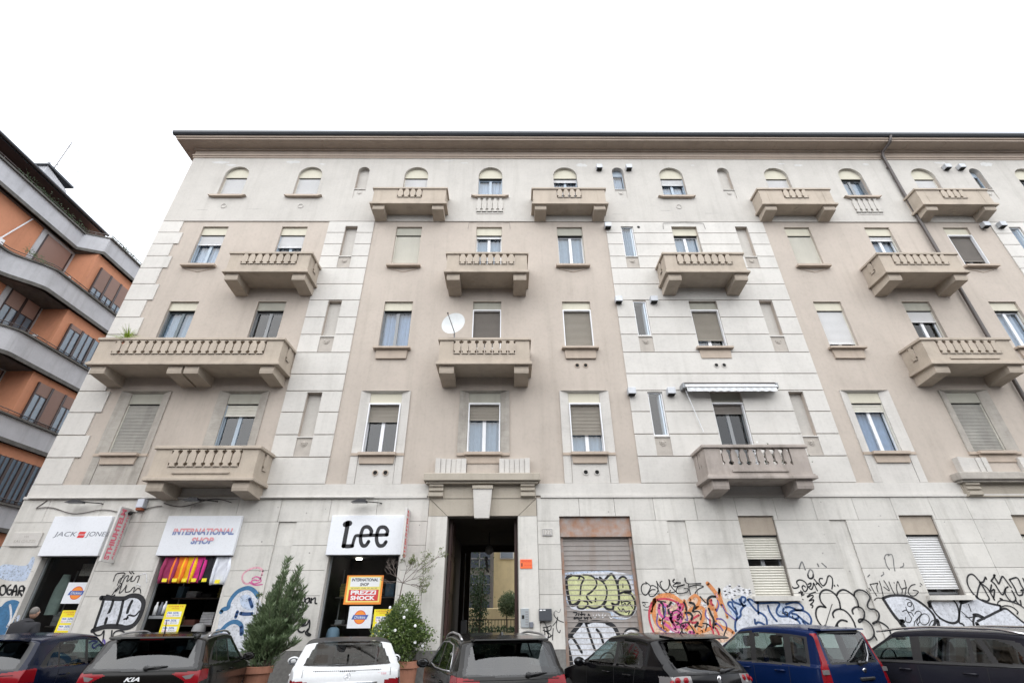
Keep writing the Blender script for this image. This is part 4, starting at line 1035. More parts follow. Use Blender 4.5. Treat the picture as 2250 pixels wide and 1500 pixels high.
# round ceiling lights of the right shop, lit
for (x, y, lb) in ((-3.95, 15.4, 'lit round ceiling light above the PREZZI SHOCK poster'), (-3.45, 14.95, 'lit round ceiling light behind the right edge of the black lettered sign'), (-4.75, 16.6, 'lit round ceiling light deep at the left of the right shop')):
    b = MB(); b.lathe((x, y, 3.30), [(0, 0), (.09, 0), (.10, .045)], 18); b.build('ceiling_light', mat('lit_lamp', (1, .93, .8), .5, emit=5), label=lb, cat='lamp')

# ------------------------------------------------------------------ small things on the facade
def blade(x, y0, y1, z0, z1, label, txt):
    s = empty('blade_sign', (x, y1, z0), label, 'blade sign')
    b = MB(); b.bbox(x-.03, x+.03, y0, y1, z0, z1, .006); b.build('board', mat('dirty_white_sign', (.66, .64, .62), .5, var=.15, vscale=5, streak=.2), s)
    text(txt, x+.032, (z0+z1)/2, (z1-z0)*.92, .19, y0+.25, M_pinkp if y0 > 13.42 else M_red, s, bold=.05, rot='blade')
    text('ABBIGLIAMENTO', x+.032, (z0+z1)/2, (z1-z0)*.9, .075, y0+.40, M_pinkp, s, bold=.03, rot='blade')
    b = MB()
    for z in (z0+.2, z1-.1): b.tube([(x, y1, z), (x, Y0-.05, z)], .014, 6)
    b.build('bracket', M_metal, s)
blade(-10.50, 13.45, 13.94, 2.98, 4.34, 'white blade sign with red vertical lettering beside the leftmost sign board', 'STHIUHTELM')
blade(-2.76, 13.42, 13.92, 3.0, 4.28, 'white blade sign with red vertical lettering seen edge on beside the black lettered board', 'STHIUHTELM')
b = MB(); b.bbox(-13.45, -12.68, Y0-.10, Y0-.056, 3.40, 3.75, .006); sp = b.build('street_sign', M_sur, label='white marble street name plate on the corner of the building', cat='street sign')
text('VIA', -13.07, 3.62, .14, .05, Y0-.102, M_surold, sp); text('SALGAZZI', -13.07, 3.49, .58, .07, Y0-.102, M_surold, sp)
b = MB(); b.bbox(.93, 1.21, Y0-.085, Y0-.056, 3.62, 3.81, .006); hn = b.build('house_number', M_sur, label='small white house number plate right of the entrance', cat='number plate')
text('122', 1.07, 3.655, .18, .12, Y0-.087, M_surold, hn)
q = MB(); q.ribbon([(.95, 3.64), (1.19, 3.64), (1.19, 3.79), (.95, 3.79), (.95, 3.64)], .01, Y0-.087, sub=False); q.build('border', M_grey, hn)
b = MB(); b.box(.315, .63, Y0-.095, Y0-.082, 2.81, 3.03); nn = b.build('notice', mat('orange_notice', (.85, .16, .05), .5), label='bright orange notice on the right jamb of the entrance', cat='notice')
text('VENDESI', .47, 2.965, .26, .045, Y0-.097, M_red, nn); text('1', .36, 2.86, .03, .08, Y0-.097, M_ink, nn); text('TEL 02 44', .51, 2.87, .18, .03, Y0-.097, M_red, nn)
ic = empty('intercom', (.41, Y0-.1, 1.47), 'steel intercom panel on the right jamb of the entrance', 'intercom')
b = MB(); b.bbox(.315, .52, Y0-.11, Y0-.082, 1.47, 1.89, .006); b.build('panel', mat('brushed_steel', (.5, .54, .56), .35, metal=.5), ic)
b = MB(); b.box(.34, .40, Y0-.116, Y0-.111, 1.66, 1.74); b.build('speaker', M_black, ic); b = MB(); b.bbox(.53, .625, Y0-.13, Y0-.082, 1.47, 1.59, .008); b.build('keypad', M_grey, ic)
for k in range(6):
    b = MB(); b.box(.43, .50, Y0-.114, Y0-.111, 1.52+.055*k, 1.55+.055*k); b.build('button', M_metal, ic)
mb_ = empty('letter_box', (.94, Y0-.1, 1.6), 'dark grey letter box left of the garage shutter', 'letter box')
b = MB(); b.bbox(.775, 1.10, Y0-.17, Y0-.056, 1.61, 1.88, .012); b.build('body', mat('dark_grey_enamel', (.07, .075, .085), .35), mb_); b = MB(); b.box(.79, .86, Y0-.175, Y0-.171, 1.83, 1.86); b.box(.88, .94, Y0-.175, Y0-.171, 1.835, 1.86); b.build('sticker', M_pale, mb_)
al = empty('siren_box', (-10.25, Y0-.1, 4.3), 'white alarm siren box with an orange lamp under the string course', 'alarm')
b = MB(); b.bbox(-10.36, -10.16, Y0-.22, Y0-.056, 4.37, 4.60, .012); b.build('box', mat('pale_blue_white', (.6, .63, .7), .5), al); b = MB(); b.bbox(-10.35, -10.17, Y0-.21, Y0-.056, 4.30, 4.368, .02); b.build('lamp', mat('orange_lens', (.32, .08, .03), .3), al)
cm = MB(); cm.ball((-10.43, Y0-.2, 4.22), .055); cm.tube([(-10.43, Y0-.06, 4.28), (-10.43, Y0-.2, 4.24)], .015, 6); cm.build('security_camera', M_black, label='small black dome camera beside the white alarm box', cat='camera')
def flood(x, zz, label):
    f = empty('floodlight', (x, Y0-.1, zz), label, 'floodlight', 'floodlights over the shop signs')
    b = MB(); b.tube([(x+.55, Y0-.06, zz), (x+.5, Y0-.1, zz+.01), (x+.1, Y0-.35, zz)], .014, 6); b.build('arm', M_black, f)
    b = MB(); b.prism([(x-.22, zz-.03), (x-.02, zz+.05), (x+.17, zz+.03), (x+.20, zz-.03)], 'y', Y0-.45, Y0-.24); b.build('head', mat('black_lamp_housing', (.03, .03, .035), .4), f)
    b = MB(); b.quad((x-.19, Y0-.43, zz-.032), (x+.17, Y0-.43, zz-.032), (x+.17, Y0-.26, zz-.032), (x-.19, Y0-.26, zz-.032)); b.build('lens', M_fg, f)
flood(-11.95, 4.50, 'black floodlight on an arm above the leftmost shop sign'); flood(-8.75, 4.55, 'black floodlight on an arm above the red and blue lettered sign'); flood(-4.12, 4.49, 'black floodlight on an arm above the sign with three black letters')
w = MB(); pts = []
for k in range(30):
    x = -13.2+k*.12; pts.append((x, Y0-.08, 4.38+.06*sin(k*.5)-.1*sin(pi*k/29)))
w.tube(pts, .011, 5); w2 = [(-9.7+.1*k, Y0-.08, 4.52-.10*sin(k*.33)) for k in range(20)]; w.tube(w2, .010, 5); w.tube([(-13.2, Y0-.07, 4.40), (-13.0, Y0-.07, 4.60)], .01, 5)
w.build('cable', M_pipe, BL)
w = MB(); w.tube([(-13.5, Y0-.115, 4.655), (-3.8, Y0-.115, 4.655)], .028, 8); w.build('conduit', M_sur, label='long white conduit pipe running under the first floor from the corner', cat='pipe')

# satellite dish on the third floor balcony
DISH=0
ds = empty('satellite_dish', (-1.75, 13.05, 9.41), 'white satellite dish on a mast at the left end of the third floor middle balcony', 'satellite dish')
b = MB(); n = 28; V = [(0, 0, 0)]; F = []
for j in range(1, 7):
    r = .40*j/6
    for k in range(n): V.append((r*1.08*cos(2*pi*k/n), -r*r*.32, r*1.0*sin(2*pi*k/n)))
for k in range(n): F.append((0, 1+k, 1+(k+1) % n))
for j in range(5):
    for k in range(n): F.append((1+j*n+k, 1+(j+1)*n+k, 1+(j+1)*n+(k+1) % n, 1+j*n+(k+1) % n))
R_ = Matrix.Rotation(radians(-14), 3, 'Y') @ Matrix.Rotation(radians(-14), 3, 'Z') @ Matrix.Rotation(radians(-6), 3, 'X')
V = [tuple(R_ @ Vector((v[0]*.92, v[1], v[2]*.98))+Vector((-1.76, 13.0, 9.88))) for v in V]
b.add(V, F); d1 = b.build('reflector', mat('dish_white', (.60, .62, .62), .5, var=.08, vscale=6), ds, smooth=True)
b = MB(); b.tube([(-1.72, 13.08, 9.3), (-1.74, 13.08, 9.85)], .022, 8); b.build('mast', M_metal, ds)
b = MB(); b.tube([(-1.70, 12.95, 9.50), (-1.80, 12.80, 9.75), (-1.92, 12.66, 10.05)], .014, 6); b.ball((-1.925, 12.655, 10.07), .03, 8, 6); b.build('feed_arm', M_pipe, ds)

# awning over the first floor balcony window
aw = empty('awning', (7.0, 13.8, 7.8), 'rolled up white striped awning over the balcony door of the white stone bay', 'awning')
M_awn = mat('awning_cloth', (.60, .61, .62), .8, streak=.2, var=.05)
b = MB(); b.tube([(5.60, Y0-.24, 8.02), (8.48, Y0-.24, 8.02)], .075, 12); b.build('cassette', M_awn, aw, smooth=True)
b = MB(); b.box(5.56, 8.52, Y0-.30, Y0-.05, 8.10, 8.125); b.build('cover', M_pipe, aw)
V = []; F = []; n = 90
for k in range(n+1):
    x = 5.62+2.84*k/n; sc_ = .016*abs(sin(k/n*pi*11))
    V += [(x, Y0-.34, 7.97), (x, Y0-.37+.015*sin(k*.9), 7.80-sc_)]
for k in range(n): F.append((2*k, 2*k+1, 2*k+3, 2*k+2))
b = MB(); b.add(V, F); b.build('valance', M_awn, aw, smooth=True)
b = MB(); b.box(5.60, 8.50, Y0-.37, Y0-.31, 7.95, 8.0); b.build('front_bar', M_fw, aw)
for x in (5.52, 8.50):
    b = MB(); b.bbox(x, x+.07, Y0-.32, Y0-.04, 7.93, 8.11, .01); b.build('end_bracket', M_fg, aw)
b = MB(); b.tube([(5.62, Y0-.2, 7.95), (5.95, Y0-.12, 6.55)], .012, 6); b.build('crank_rod', M_fw, aw)

# downpipe
dp = MB(); dp.tube([(16.62, Y0-PR-.12, 19.72), (16.58, Y0-PR+.02, 19.45), (16.45, Y0-.22, 19.30), (16.42, Y0-.15, 19.1), (16.42, Y0-.12, 17), (16.42, Y0-.12, 10), (16.42, Y0-.12, 5.0), (16.42, Y0-.15, .2)], .062, 12)
dp_ = dp.build('downpipe', M_pipe, smooth=True, label='dark brown downpipe running from the gutter down the right part of the facade', cat='downpipe')
for z in (18.4, 16.3, 13.0, 9.8, 7.0, 3.5):
    q = MB(); q.lathe((16.42, Y0-.12, z), [(.064, 0), (.072, 0), (.072, .05), (.064, .05)], 12); q.build('pipe_clip', M_pipe, dp_)

# spiky plant on the wide balcony
pl = empty('balcony_plant', (-12.25, 13.25, 8.6), 'bright green spiky plant in a pot at the left end of the widest balcony', 'potted plant')
b = MB(); b.lathe((-12.22, 13.26, 8.58), [(0, 0), (.12, 0), (.15, .7), (.17, .76)], 16); b.build('pot', mat('terracotta_small', (.42, .17, .10), .8), pl)
V = []; F = []
M_spk = mat('spiky_leaf', (.22, .30, .04), .5, island=.4, trans=.3)
for k in range(190):
    a = random.uniform(0, 2*pi); el = random.uniform(.15, 1.45); L = random.uniform(.35, .62); o = Vector((-12.22, 13.2, 9.30+random.uniform(0, .22)))
    d = Vector((cos(a)*cos(el), sin(a)*cos(el), sin(el))); s = Vector((-sin(a), cos(a), 0))*.011; base = len(V)
    for j in range(5):
        t = j/4; p = o+d*L*t+Vector((0, 0, -.16*t*t)); w_ = s*(1-t*.9)
        V += [tuple(p-w_), tuple(p+w_)]
    for j in range(4): F.append((base+2*j, base+2*j+1, base+2*j+3, base+2*j+2))
b = MB(); b.add(V, F); b.build('foliage', M_spk, pl)
# a few leaves and white flowers on the stained balcony
pl = empty('balcony_plant', (7.5, 13.2, 5.1), 'small potted plant with white flowers behind the balusters of the stained balcony', 'potted plant')
P = rng.normal(size=(260, 3))*np.array([.45, .05, .16])+np.array([7.4, 13.3, 5.5]); leaf_mesh('foliage', P, rng.normal(size=P.shape), .08, .04, M_leafd, pl)
P = rng.normal(size=(60, 3))*np.array([.25, .04, .12])+np.array([7.3, 13.28, 5.6]); leaf_mesh('blossom', P, rng.normal(size=P.shape), .05, .05, M_pale, pl)
b = MB(); b.bbox(6.9, 7.9, 13.2, 13.4, 5.07, 5.3, .01); b.build('trough', mat('terracotta_small', (.42, .17, .10), .8), pl)
# ------------------------------------------------------------------ graffiti: sprayed strokes lying on the wall
FR = dict(A=(1225, 1170, 5.0), B=(1400, 1240, 8.3333), C=(1560, 1240, 8.3333), D=(1740, 1210, 7.143), E=(1930, 1230, 7.031), F=(0, 1220, 6.818), G=(470, 1220, 7.144), H=(1120, 1140, 5.175))
def on_wall(fr, x, y, Y):
    o = FR[fr]; u, v = o[0]+x/o[2], o[1]+y/o[2]
    d = fwd*FPX+cr*(u-1125)-cu*(v-750)
    return (d.x/d.y*Y, d.z/d.y*Y+CAMH)
def spray(name, col, rough=.75, wear=.12):
    M = mat(name, col, rough, var=.25, vscale=8); t = M.node_tree; N = t.nodes
    n = N.new('ShaderNodeTexNoise'); n.inputs['Scale'].default_value = 22; n.inputs['Detail'].default_value = 5
    g = N.new('ShaderNodeNewGeometry'); t.links.new(g.outputs['Position'], n.inputs['Vector'])
    r = N.new('ShaderNodeMapRange'); r.inputs[1].default_value = .5+min(wear, .3)*.1-max(0, wear-.3)*.12; r.inputs[2].default_value = .78; r.inputs[3].default_value = 0; r.inputs[4].default_value = min(1, wear*4)
    t.links.new(n.outputs['Fac'], r.inputs[0]); tr = N.new('ShaderNodeBsdfTransparent'); ms = N.new('ShaderNodeMixShader')
    t.links.new(r.outputs[0], ms.inputs[0]); t.links.new(N['Principled BSDF'].outputs[0], ms.inputs[1]); t.links.new(tr.outputs[0], ms.inputs[2])
    t.links.new(ms.outputs[0], N['Material Output'].inputs[0]); return M
K_ = spray('black_spray', (.02, .02, .023), wear=.06); KG = spray('faded_grey_spray', (.20, .20, .20), wear=.22); SB = spray('blue_spray', (.05, .17, .33), wear=.08)
SBD = spray('dark_blue_spray', (.03, .08, .22), wear=.1); SO = spray('orange_spray', (.72, .28, .10), wear=.12); SR = spray('red_spray', (.55, .06, .09), wear=.1); SP = spray('pink_spray', (.66, .13, .34), wear=.12)
SW = spray('white_spray', (.66, .68, .73), wear=.12); SW2 = spray('bright_white_spray', (.78, .78, .80), wear=.2); SY = spray('pale_yellow_spray', (.60, .62, .33), wear=.12); SV = spray('violet_spray', (.14, .10, .36), wear=.1)
SPL = spray('light_pink_spray', (.72, .38, .45), wear=.15); SPB = spray('pale_blue_spray', (.50, .58, .72), wear=.25); SPE = spray('peach_spray', (.75, .52, .38), wear=.9)
class Piece:
    def __init__(s, fr, Y, parent, label): s.fr = fr; s.Y = Y; s.P = parent; s.label = label; s.L = 0; s.obs = {}
    def pt(s, p): return on_wall(s.fr, p[0], p[1], s.Y)
    def fill(s, m, pts, smooth=True):
        y = s.Y-.0015-.0006*s.L; s.L += 1; P = [s.pt(p) for p in pts]
        b = MB()
        if smooth:
            Q = []; N = len(P)
            for i in range(N):
                a, bb, c, d = [Vector(P[(i+k) % N]) for k in (-1, 0, 1, 2)]
                for t in (0, .25, .5, .75): q = .5*((2*bb)+(c-a)*t+(2*a-5*bb+4*c-d)*t*t+(3*bb-a-3*c+d)*t**3); Q.append((q.x, q.y))
            P = Q
        b.add([(p[0], y, p[1]) for p in P], [tuple(range(len(P)))]); o = b.build('graffiti', m, s.P)
        if s.label: o['label'] = s.label
    def line(s, m, w, *strokes, taper=False, sub=True):
        y = s.Y-.0015-.0006*s.L; s.L += 1
        b = MB()
        for st in strokes: b.ribbon([s.pt(p) for p in st], w, y, n=5, taper=taper, sub=sub)
        o = b.build('graffiti', m, s.P)
        if s.label: o['label'] = s.label
WY = Y0-.0565
def arcpts(cx, cy, rx, ry, a0, a1, n=10): return [(cx+rx*cos(radians(a0+(a1-a0)*k/n)), cy+ry*sin(radians(a0+(a1-a0)*k/n))) for k in range(n+1)]
# --- garage shutter
p = Piece('A', ROLLY-.0035, GS, None)
p.label = 'white and pale blue haze behind the yellow graffiti'
p.fill(SPB, [(62, 455), (200, 425), (400, 420), (560, 415), (700, 440), (850, 470), (865, 560), (870, 700), (872, 800), (830, 900), (740, 950), (600, 930), (560, 870), (300, 860), (180, 830), (90, 740), (62, 600)])
p.fill(SW, [(95, 500), (300, 440), (590, 430), (760, 450), (830, 560), (878, 760), (850, 880), (760, 945), (640, 920), (560, 860), (230, 850), (120, 780)])
p.label = 'pale yellow bubble letters with black outline on the roller shutter'
p.fill(SY, [(120, 480), (180, 460), (280, 460), (350, 465), (420, 500), (500, 530), (560, 500), (590, 455), (640, 520), (690, 500), (740, 480), (790, 560), (810, 640), (850, 700), (855, 830), (790, 920), (690, 900), (610, 850), (520, 820), (440, 830), (380, 830), (240, 830), (200, 770), (150, 780), (110, 620)])
p.line(K_, .075, [(150, 465), (100, 500), (100, 580), (120, 700), (150, 790), (215, 775), (240, 740)])
p.line(K_, .045, [(150, 465), (200, 470), (240, 480), (230, 510)], [(240, 470), (290, 500), (260, 570), (250, 680)], [(280, 460), (350, 465), (410, 500), (430, 570), (380, 640), (320, 690), (345, 740), (375, 765)],
       [(430, 500), (500, 540), (540, 620), (535, 710), (490, 790), (430, 825), (370, 822), (330, 800)], [(290, 745), (330, 760), (325, 800), (280, 830), (225, 820), (215, 780)], [(420, 720), (415, 750)])
p.line(K_, .06, [(465, 490), (510, 520), (560, 470), (600, 455), (640, 520), (665, 600), (675, 700), (670, 770), (635, 790), (600, 775)], [(530, 750), (510, 790), (540, 830), (600, 840), (615, 800)])
p.line(K_, .05, [(665, 600), (665, 530), (700, 485), (745, 490), (785, 560), (805, 640)], [(805, 645), (740, 645), (680, 665)], [(740, 655), (800, 670), (845, 740), (850, 820), (810, 900), (740, 915), (670, 890), (610, 850)])
p.line(K_, .028, [(718, 560), (718, 600)], [(700, 750), (715, 800), (740, 770), (760, 800), (790, 770), (825, 825)], [(665, 820), (700, 860), (720, 830), (750, 870), (790, 850), (780, 890)], [(700, 760), (760, 750), (800, 760)])
p.label = 'small black tag under the yellow letters on the roller shutter'
p.line(K_, .03, [(175, 870), (215, 880), (180, 940), (215, 930)], [(235, 880), (225, 940), (250, 935)], [(265, 870), (262, 940)], [(250, 895), (285, 890)], [(300, 890), (295, 940), (320, 930)], [(340, 890), (330, 945)], [(350, 900), (370, 940)])
p.line(SW2, .02, [(390, 900), (410, 930), (430, 895)], [(450, 890), (470, 930)], [(500, 880), (490, 930), (530, 900)], [(560, 900), (590, 940), (620, 900)])
p.label = 'white filled letters with thick black outline at the foot of the roller shutter'
p.fill(SW, [(130, 1130), (230, 1000), (290, 985), (400, 975), (520, 985), (620, 1050), (660, 1150), (560, 1300), (420, 1480), (170, 1500), (120, 1350), (100, 1180)])
p.line(K_, .10, [(90, 1180), (170, 1090), (260, 985)], [(540, 985), (610, 1020), (650, 1080), (680, 1150)], [(100, 1210), (130, 1330), (160, 1470)])
p.line(K_, .06, [(240, 970), (330, 975)], [(310, 990), (340, 1080), (380, 1200), (410, 1280)], [(430, 1060), (470, 1110), (500, 1200)], [(150, 1130), (200, 1200), (265, 1310)], [(330, 990), (400, 970), (540, 980)])
p.line(K_, .045, [(720, 1120), (760, 1065), (820, 1045), (880, 1065), (920, 1110)])
p.line(SW2, .05, [(740, 1110), (800, 1075), (860, 1090)])
# --- wall between letter box and shutter
p = Piece('H', WY, BL, 'thin black tag under the grey letter box')
p.line(K_, .022, [(345, 1200), (335, 1260), (345, 1330), (380, 1350)], [(340, 1180), (380, 1165), (410, 1200), (430, 1300)], [(380, 1230), (440, 1220), (470, 1210), (460, 1260), (400, 1270)], [(390, 1240), (400, 1310), (380, 1350)],
       [(380, 1260), (440, 1290), (470, 1330), (430, 1340)], [(495, 1240), (490, 1300), (487, 1370)], [(420, 1340), (370, 1395), (360, 1405), (430, 1410)], [(430, 1220), (440, 1330), (400, 1370)], [(440, 1350), (490, 1310)])
p.line(K_, .02, [(505, 1060), (510, 1100), (560, 1150), (612, 1170)], [(545, 1110), (530, 1160), (490, 1210)], [(545, 1120), (530, 1200), (540, 1260), (565, 1290), (575, 1260)])
p.line(KG, .014, [(500, 1080), (520, 1040), (560, 1060), (580, 1020)])
# --- big right part, tag one and the orange and pink tangle
p = Piece('B', WY, BL, 'thin black looping tag over the orange and pink tangle')
p.line(K_, .026, [(155, 315), (240, 385), (230, 450), (180, 540), (130, 550), (85, 490), (75, 410), (110, 350), (170, 345)], [(250, 385), (300, 380), (370, 430), (400, 500)], [(330, 455), (260, 460), (215, 520), (240, 575), (320, 560), (380, 470), (370, 360), (355, 300)],
       [(355, 305), (400, 380), (470, 460), (540, 510), (580, 520), (610, 465)], [(455, 300), (420, 330), (450, 420), (500, 460), (560, 440), (590, 360), (580, 270)], [(590, 280), (610, 370), (660, 440), (720, 500)], [(380, 530), (480, 530), (620, 510), (700, 490)],
       [(680, 265), (650, 300), (690, 330), (790, 335)], [(790, 325), (700, 350), (655, 380), (690, 400), (780, 390), (870, 365)], [(860, 360), (750, 400), (715, 470), (740, 520), (830, 520), (920, 490), (930, 440), (860, 430)],
       [(875, 245), (880, 300), (930, 345), (1050, 345), (1165, 345)], [(940, 360), (950, 430), (975, 540)], [(960, 400), (1050, 375), (1150, 380), (1215, 400), (1130, 440), (1070, 500), (1060, 550)])
p.line(K_, .035, [(680, 265), (660, 290)], [(875, 245), (878, 290)], [(1080, 345), (1165, 345)], [(720, 325), (790, 330)])
p.label = 'small black tag left of the orange and pink tangle'
p.line(K_, .014, [(95, 700), (130, 690), (150, 730), (110, 740), (150, 770), (200, 770), (240, 740), (215, 800)], [(90, 680), (200, 690)], [(120, 820), (200, 825), (260, 800)])
p.label = 'tangle of orange, pink and red sprayed loops'
p.fill(SPE, [(330, 640), (500, 590), (700, 620), (900, 640), (1100, 600), (1300, 640), (1430, 760), (1500, 1000), (1600, 1150), (1750, 1230), (1700, 1400), (900, 1440), (380, 1300), (300, 1050), (280, 800)])
p.line(SW2, .06, [(420, 900), (450, 1100), (560, 1200), (900, 1250)], [(1250, 850), (1300, 1000), (1280, 1150)], [(650, 720), (720, 650)], [(1150, 680), (1260, 740), (1180, 770)], [(700, 1240), (950, 1270)])
p.line(SO, .105, [(240, 860), (280, 720), (380, 600), (500, 560), (640, 570), (760, 650), (860, 720)], [(1290, 340), (1360, 420), (1440, 520), (1500, 640), (1560, 740)], [(320, 640), (300, 840), (330, 1000), (420, 1120), (560, 1180)])
p.line(SO, .08, [(960, 640), (1060, 560), (1140, 640), (1090, 760), (980, 820), (940, 900)], [(1060, 790), (1200, 790), (1220, 900), (1180, 1050), (1130, 1200), (1160, 1330)], [(1340, 650), (1370, 760), (1420, 850), (1440, 1000), (1350, 1150), (1180, 1220)], [(1430, 1080), (1560, 1140), (1680, 1180), (1760, 1240)], [(420, 1000), (400, 1090), (440, 1170)], [(900, 1180), (1000, 1140), (1100, 1280)])
p.line(SO, .06, [(1500, 440), (1520, 560), (1560, 700), (1620, 850), (1650, 960)], [(1500, 470), (1480, 700), (1430, 900), (1420, 1040)], [(500, 1040), (600, 1100), (520, 1180)], [(860, 650), (900, 780), (840, 960)], [(1300, 700), (1340, 800), (1440, 820)])
p.line(SR, .05, [(260, 700), (220, 860), (225, 1000), (260, 1130), (310, 1250)], [(360, 640), (480, 620), (620, 640), (740, 700), (800, 760)], [(1360, 640), (1350, 700), (1390, 740)], [(880, 1160), (1000, 1000), (1130, 920)], [(1330, 1010), (1340, 1100), (1390, 1230), (1410, 1350)], [(1430, 1150), (1490, 1250), (1500, 1350)], [(740, 740), (850, 720), (820, 820)], [(520, 960), (640, 1000), (780, 1080)], [(1000, 1060), (1100, 1050)])
p.line(SP, .07, [(400, 780), (400, 850), (450, 940), (560, 990), (700, 960), (820, 900)], [(640, 900), (620, 1000), (680, 1090), (760, 1140), (900, 1100)], [(480, 1060), (560, 1120), (640, 1180), (760, 1230)], [(740, 700), (800, 800), (760, 900), (740, 1020)], [(400, 740), (480, 720), (560, 760)], [(960, 1230), (1040, 1240)], [(600, 960), (640, 1040), (700, 1180)], [(820, 960), (800, 1060), (860, 1140)], [(560, 880), (700, 860), (780, 780)])
p.line(K_, .055, [(430, 690), (470, 730), (480, 830), (500, 940)], [(620, 690), (590, 740), (570, 830), (620, 930)], [(860, 690), (890, 760), (900, 830)], [(960, 690), (1030, 710), (1050, 760), (1020, 850)], [(880, 880), (960, 880), (1010, 940), (990, 1000)], [(1110, 1060), (1060, 1130)], [(1310, 800), (1350, 900), (1400, 1010), (1390, 1150)], [(1290, 720), (1290, 640), (1350, 580), (1430, 580)])
p.line(K_, .032, [(500, 960), (460, 1000), (470, 1100), (490, 1170)], [(830, 1330), (820, 1200), (790, 1100), (860, 1060), (960, 1060)], [(1040, 860), (1120, 850), (1170, 920), (1160, 1000)], [(760, 1000), (800, 940), (820, 1000)], [(640, 860), (720, 830), (790, 870)], [(1200, 1070), (1280, 1080), (1340, 1130)], [(930, 1060), (1000, 1150), (1050, 1240)], [(1620, 1060), (1640, 1150), (1600, 1250), (1580, 1330)], [(1280, 1090), (1250, 1200)], [(1180, 1140), (1060, 1100)], [(1150, 580), (1250, 690)], [(380, 660), (520, 680)], [(700, 1040), (760, 1060), (720, 1100)])
p.line(SV, .03, [(1450, 990), (1540, 990), (1620, 1060), (1640, 1130)], [(370, 900), (360, 1060), (420, 1160), (520, 1220)], [(480, 770), (520, 790), (500, 950)], [(1260, 820), (1250, 930), (1310, 1000)], [(1470, 650), (1490, 740), (1450, 850)], [(1560, 730), (1610, 850), (1700, 930), (1800, 1010)], [(900, 900), (920, 1010), (880, 1000)], [(1440, 1060), (1520, 1130), (1560, 1200)])
p.line(SPL, .03, [(1440, 520), (1470, 600)], [(650, 1180), (720, 1220), (780, 1160)], [(560, 800), (640, 760)])
# --- white and blue piece under the window
p = Piece('C', WY, BL, 'fat white letters with dark blue outline below the slatted ground floor window')
p.fill(SW2, [(240, 440), (340, 370), (400, 440), (530, 370), (600, 430), (680, 440), (715, 470), (715, 560), (640, 600), (560, 560), (380, 620), (250, 600)])
p.fill(SPB, [(330, 700), (560, 600), (700, 630), (880, 690), (1240, 690), (1400, 700), (1560, 680), (1680, 730), (1710, 820), (1830, 900), (1860, 1040), (1840, 1130), (1660, 1150), (1000, 1150), (480, 1210), (450, 1010), (340, 800)])
p.fill(SW, [(600, 780), (740, 760), (850, 700), (1200, 700), (1240, 830), (1230, 950), (1360, 960), (1560, 1010), (1650, 1110), (1050, 1130), (500, 1190), (480, 1020), (560, 930)])
p.fill(SW, [(1390, 730), (1520, 690), (1640, 720), (1690, 790), (1620, 830), (1500, 800)]); p.fill(SW, [(1500, 880), (1640, 850), (1780, 900), (1850, 1010), (1830, 1090), (1700, 1010), (1600, 920)])
p.line(SBD, .05, [(470, 1210), (460, 1100), (480, 1010), (560, 930), (560, 850), (600, 780), (650, 740)], [(480, 1010), (490, 930), (440, 850), (380, 780), (330, 720), (350, 680), (400, 690), (420, 760), (460, 800)],
       [(400, 630), (440, 680), (560, 730)], [(460, 790), (500, 900)], [(540, 630), (560, 690), (620, 750)], [(600, 750), (570, 660), (580, 590), (640, 600), (650, 650), (620, 690)], [(690, 640), (760, 740), (860, 850), (960, 900), (1030, 980), (1045, 1110)], [(690, 640), (740, 630), (850, 700)],
       [(880, 690), (880, 800), (885, 900)], [(860, 700), (1000, 700), (1230, 690), (1270, 730), (1230, 800), (1220, 880), (1290, 940), (1420, 940)], [(1060, 750), (1090, 850), (1150, 950), (1220, 1030)], [(820, 1000), (830, 1080), (880, 1050), (950, 1070), (1010, 1110)],
       [(1390, 720), (1500, 690), (1620, 700), (1700, 780), (1680, 825), (1560, 830), (1480, 860), (1440, 930), (1530, 980), (1620, 1030), (1660, 1110)], [(1380, 780), (1450, 770), (1560, 810)], [(1560, 830), (1700, 840), (1800, 900), (1855, 1010), (1830, 1110)], [(1500, 890), (1580, 910), (1620, 960), (1560, 1000)], [(1620, 940), (1700, 1010), (1800, 1080)], [(1700, 1040), (1760, 1110)], [(1350, 800), (1340, 850), (1410, 920)])
p.line(K_, .03, [(1320, 880), (1350, 890), (1370, 910)], [(1380, 860), (1420, 880), (1410, 930)], [(1510, 940), (1520, 980)])
p.line(SW2, .07, [(360, 380), (355, 520)], [(530, 380), (525, 470)], [(270, 470), (300, 560)], [(450, 470), (460, 570)], [(610, 450), (640, 520)], [(720, 460), (740, 520)], [(170, 440), (160, 520)])
# --- tags and loops
p = Piece('D', WY, BL, 'black tag with dots above the looping outline letters')
p.line(K_, .034, [(10, 560), (30, 580), (80, 575), (110, 545), (80, 510), (80, 470), (130, 450), (200, 480), (240, 540), (240, 600), (200, 635), (160, 570), (180, 540), (210, 560)], [(255, 520), (300, 500), (290, 550), (260, 560), (300, 600), (330, 560), (340, 500), (370, 560), (400, 620)],
       [(350, 440), (400, 500), (470, 570)], [(380, 520), (410, 500), (440, 540)], [(480, 430), (440, 430), (430, 470), (470, 530), (500, 540), (540, 490), (560, 410), (590, 385), (630, 420), (640, 500), (628, 590)], [(665, 535), (672, 550)], [(715, 530), (725, 545)])
p.line(K_, .03, [(110, 650), (170, 640), (150, 690), (190, 680)], [(140, 620), (150, 690)], [(150, 710), (145, 740), (175, 760)], [(370, 640), (290, 670), (240, 720), (320, 690), (330, 720), (270, 780), (340, 760), (330, 800), (290, 840), (330, 850), (315, 890)])
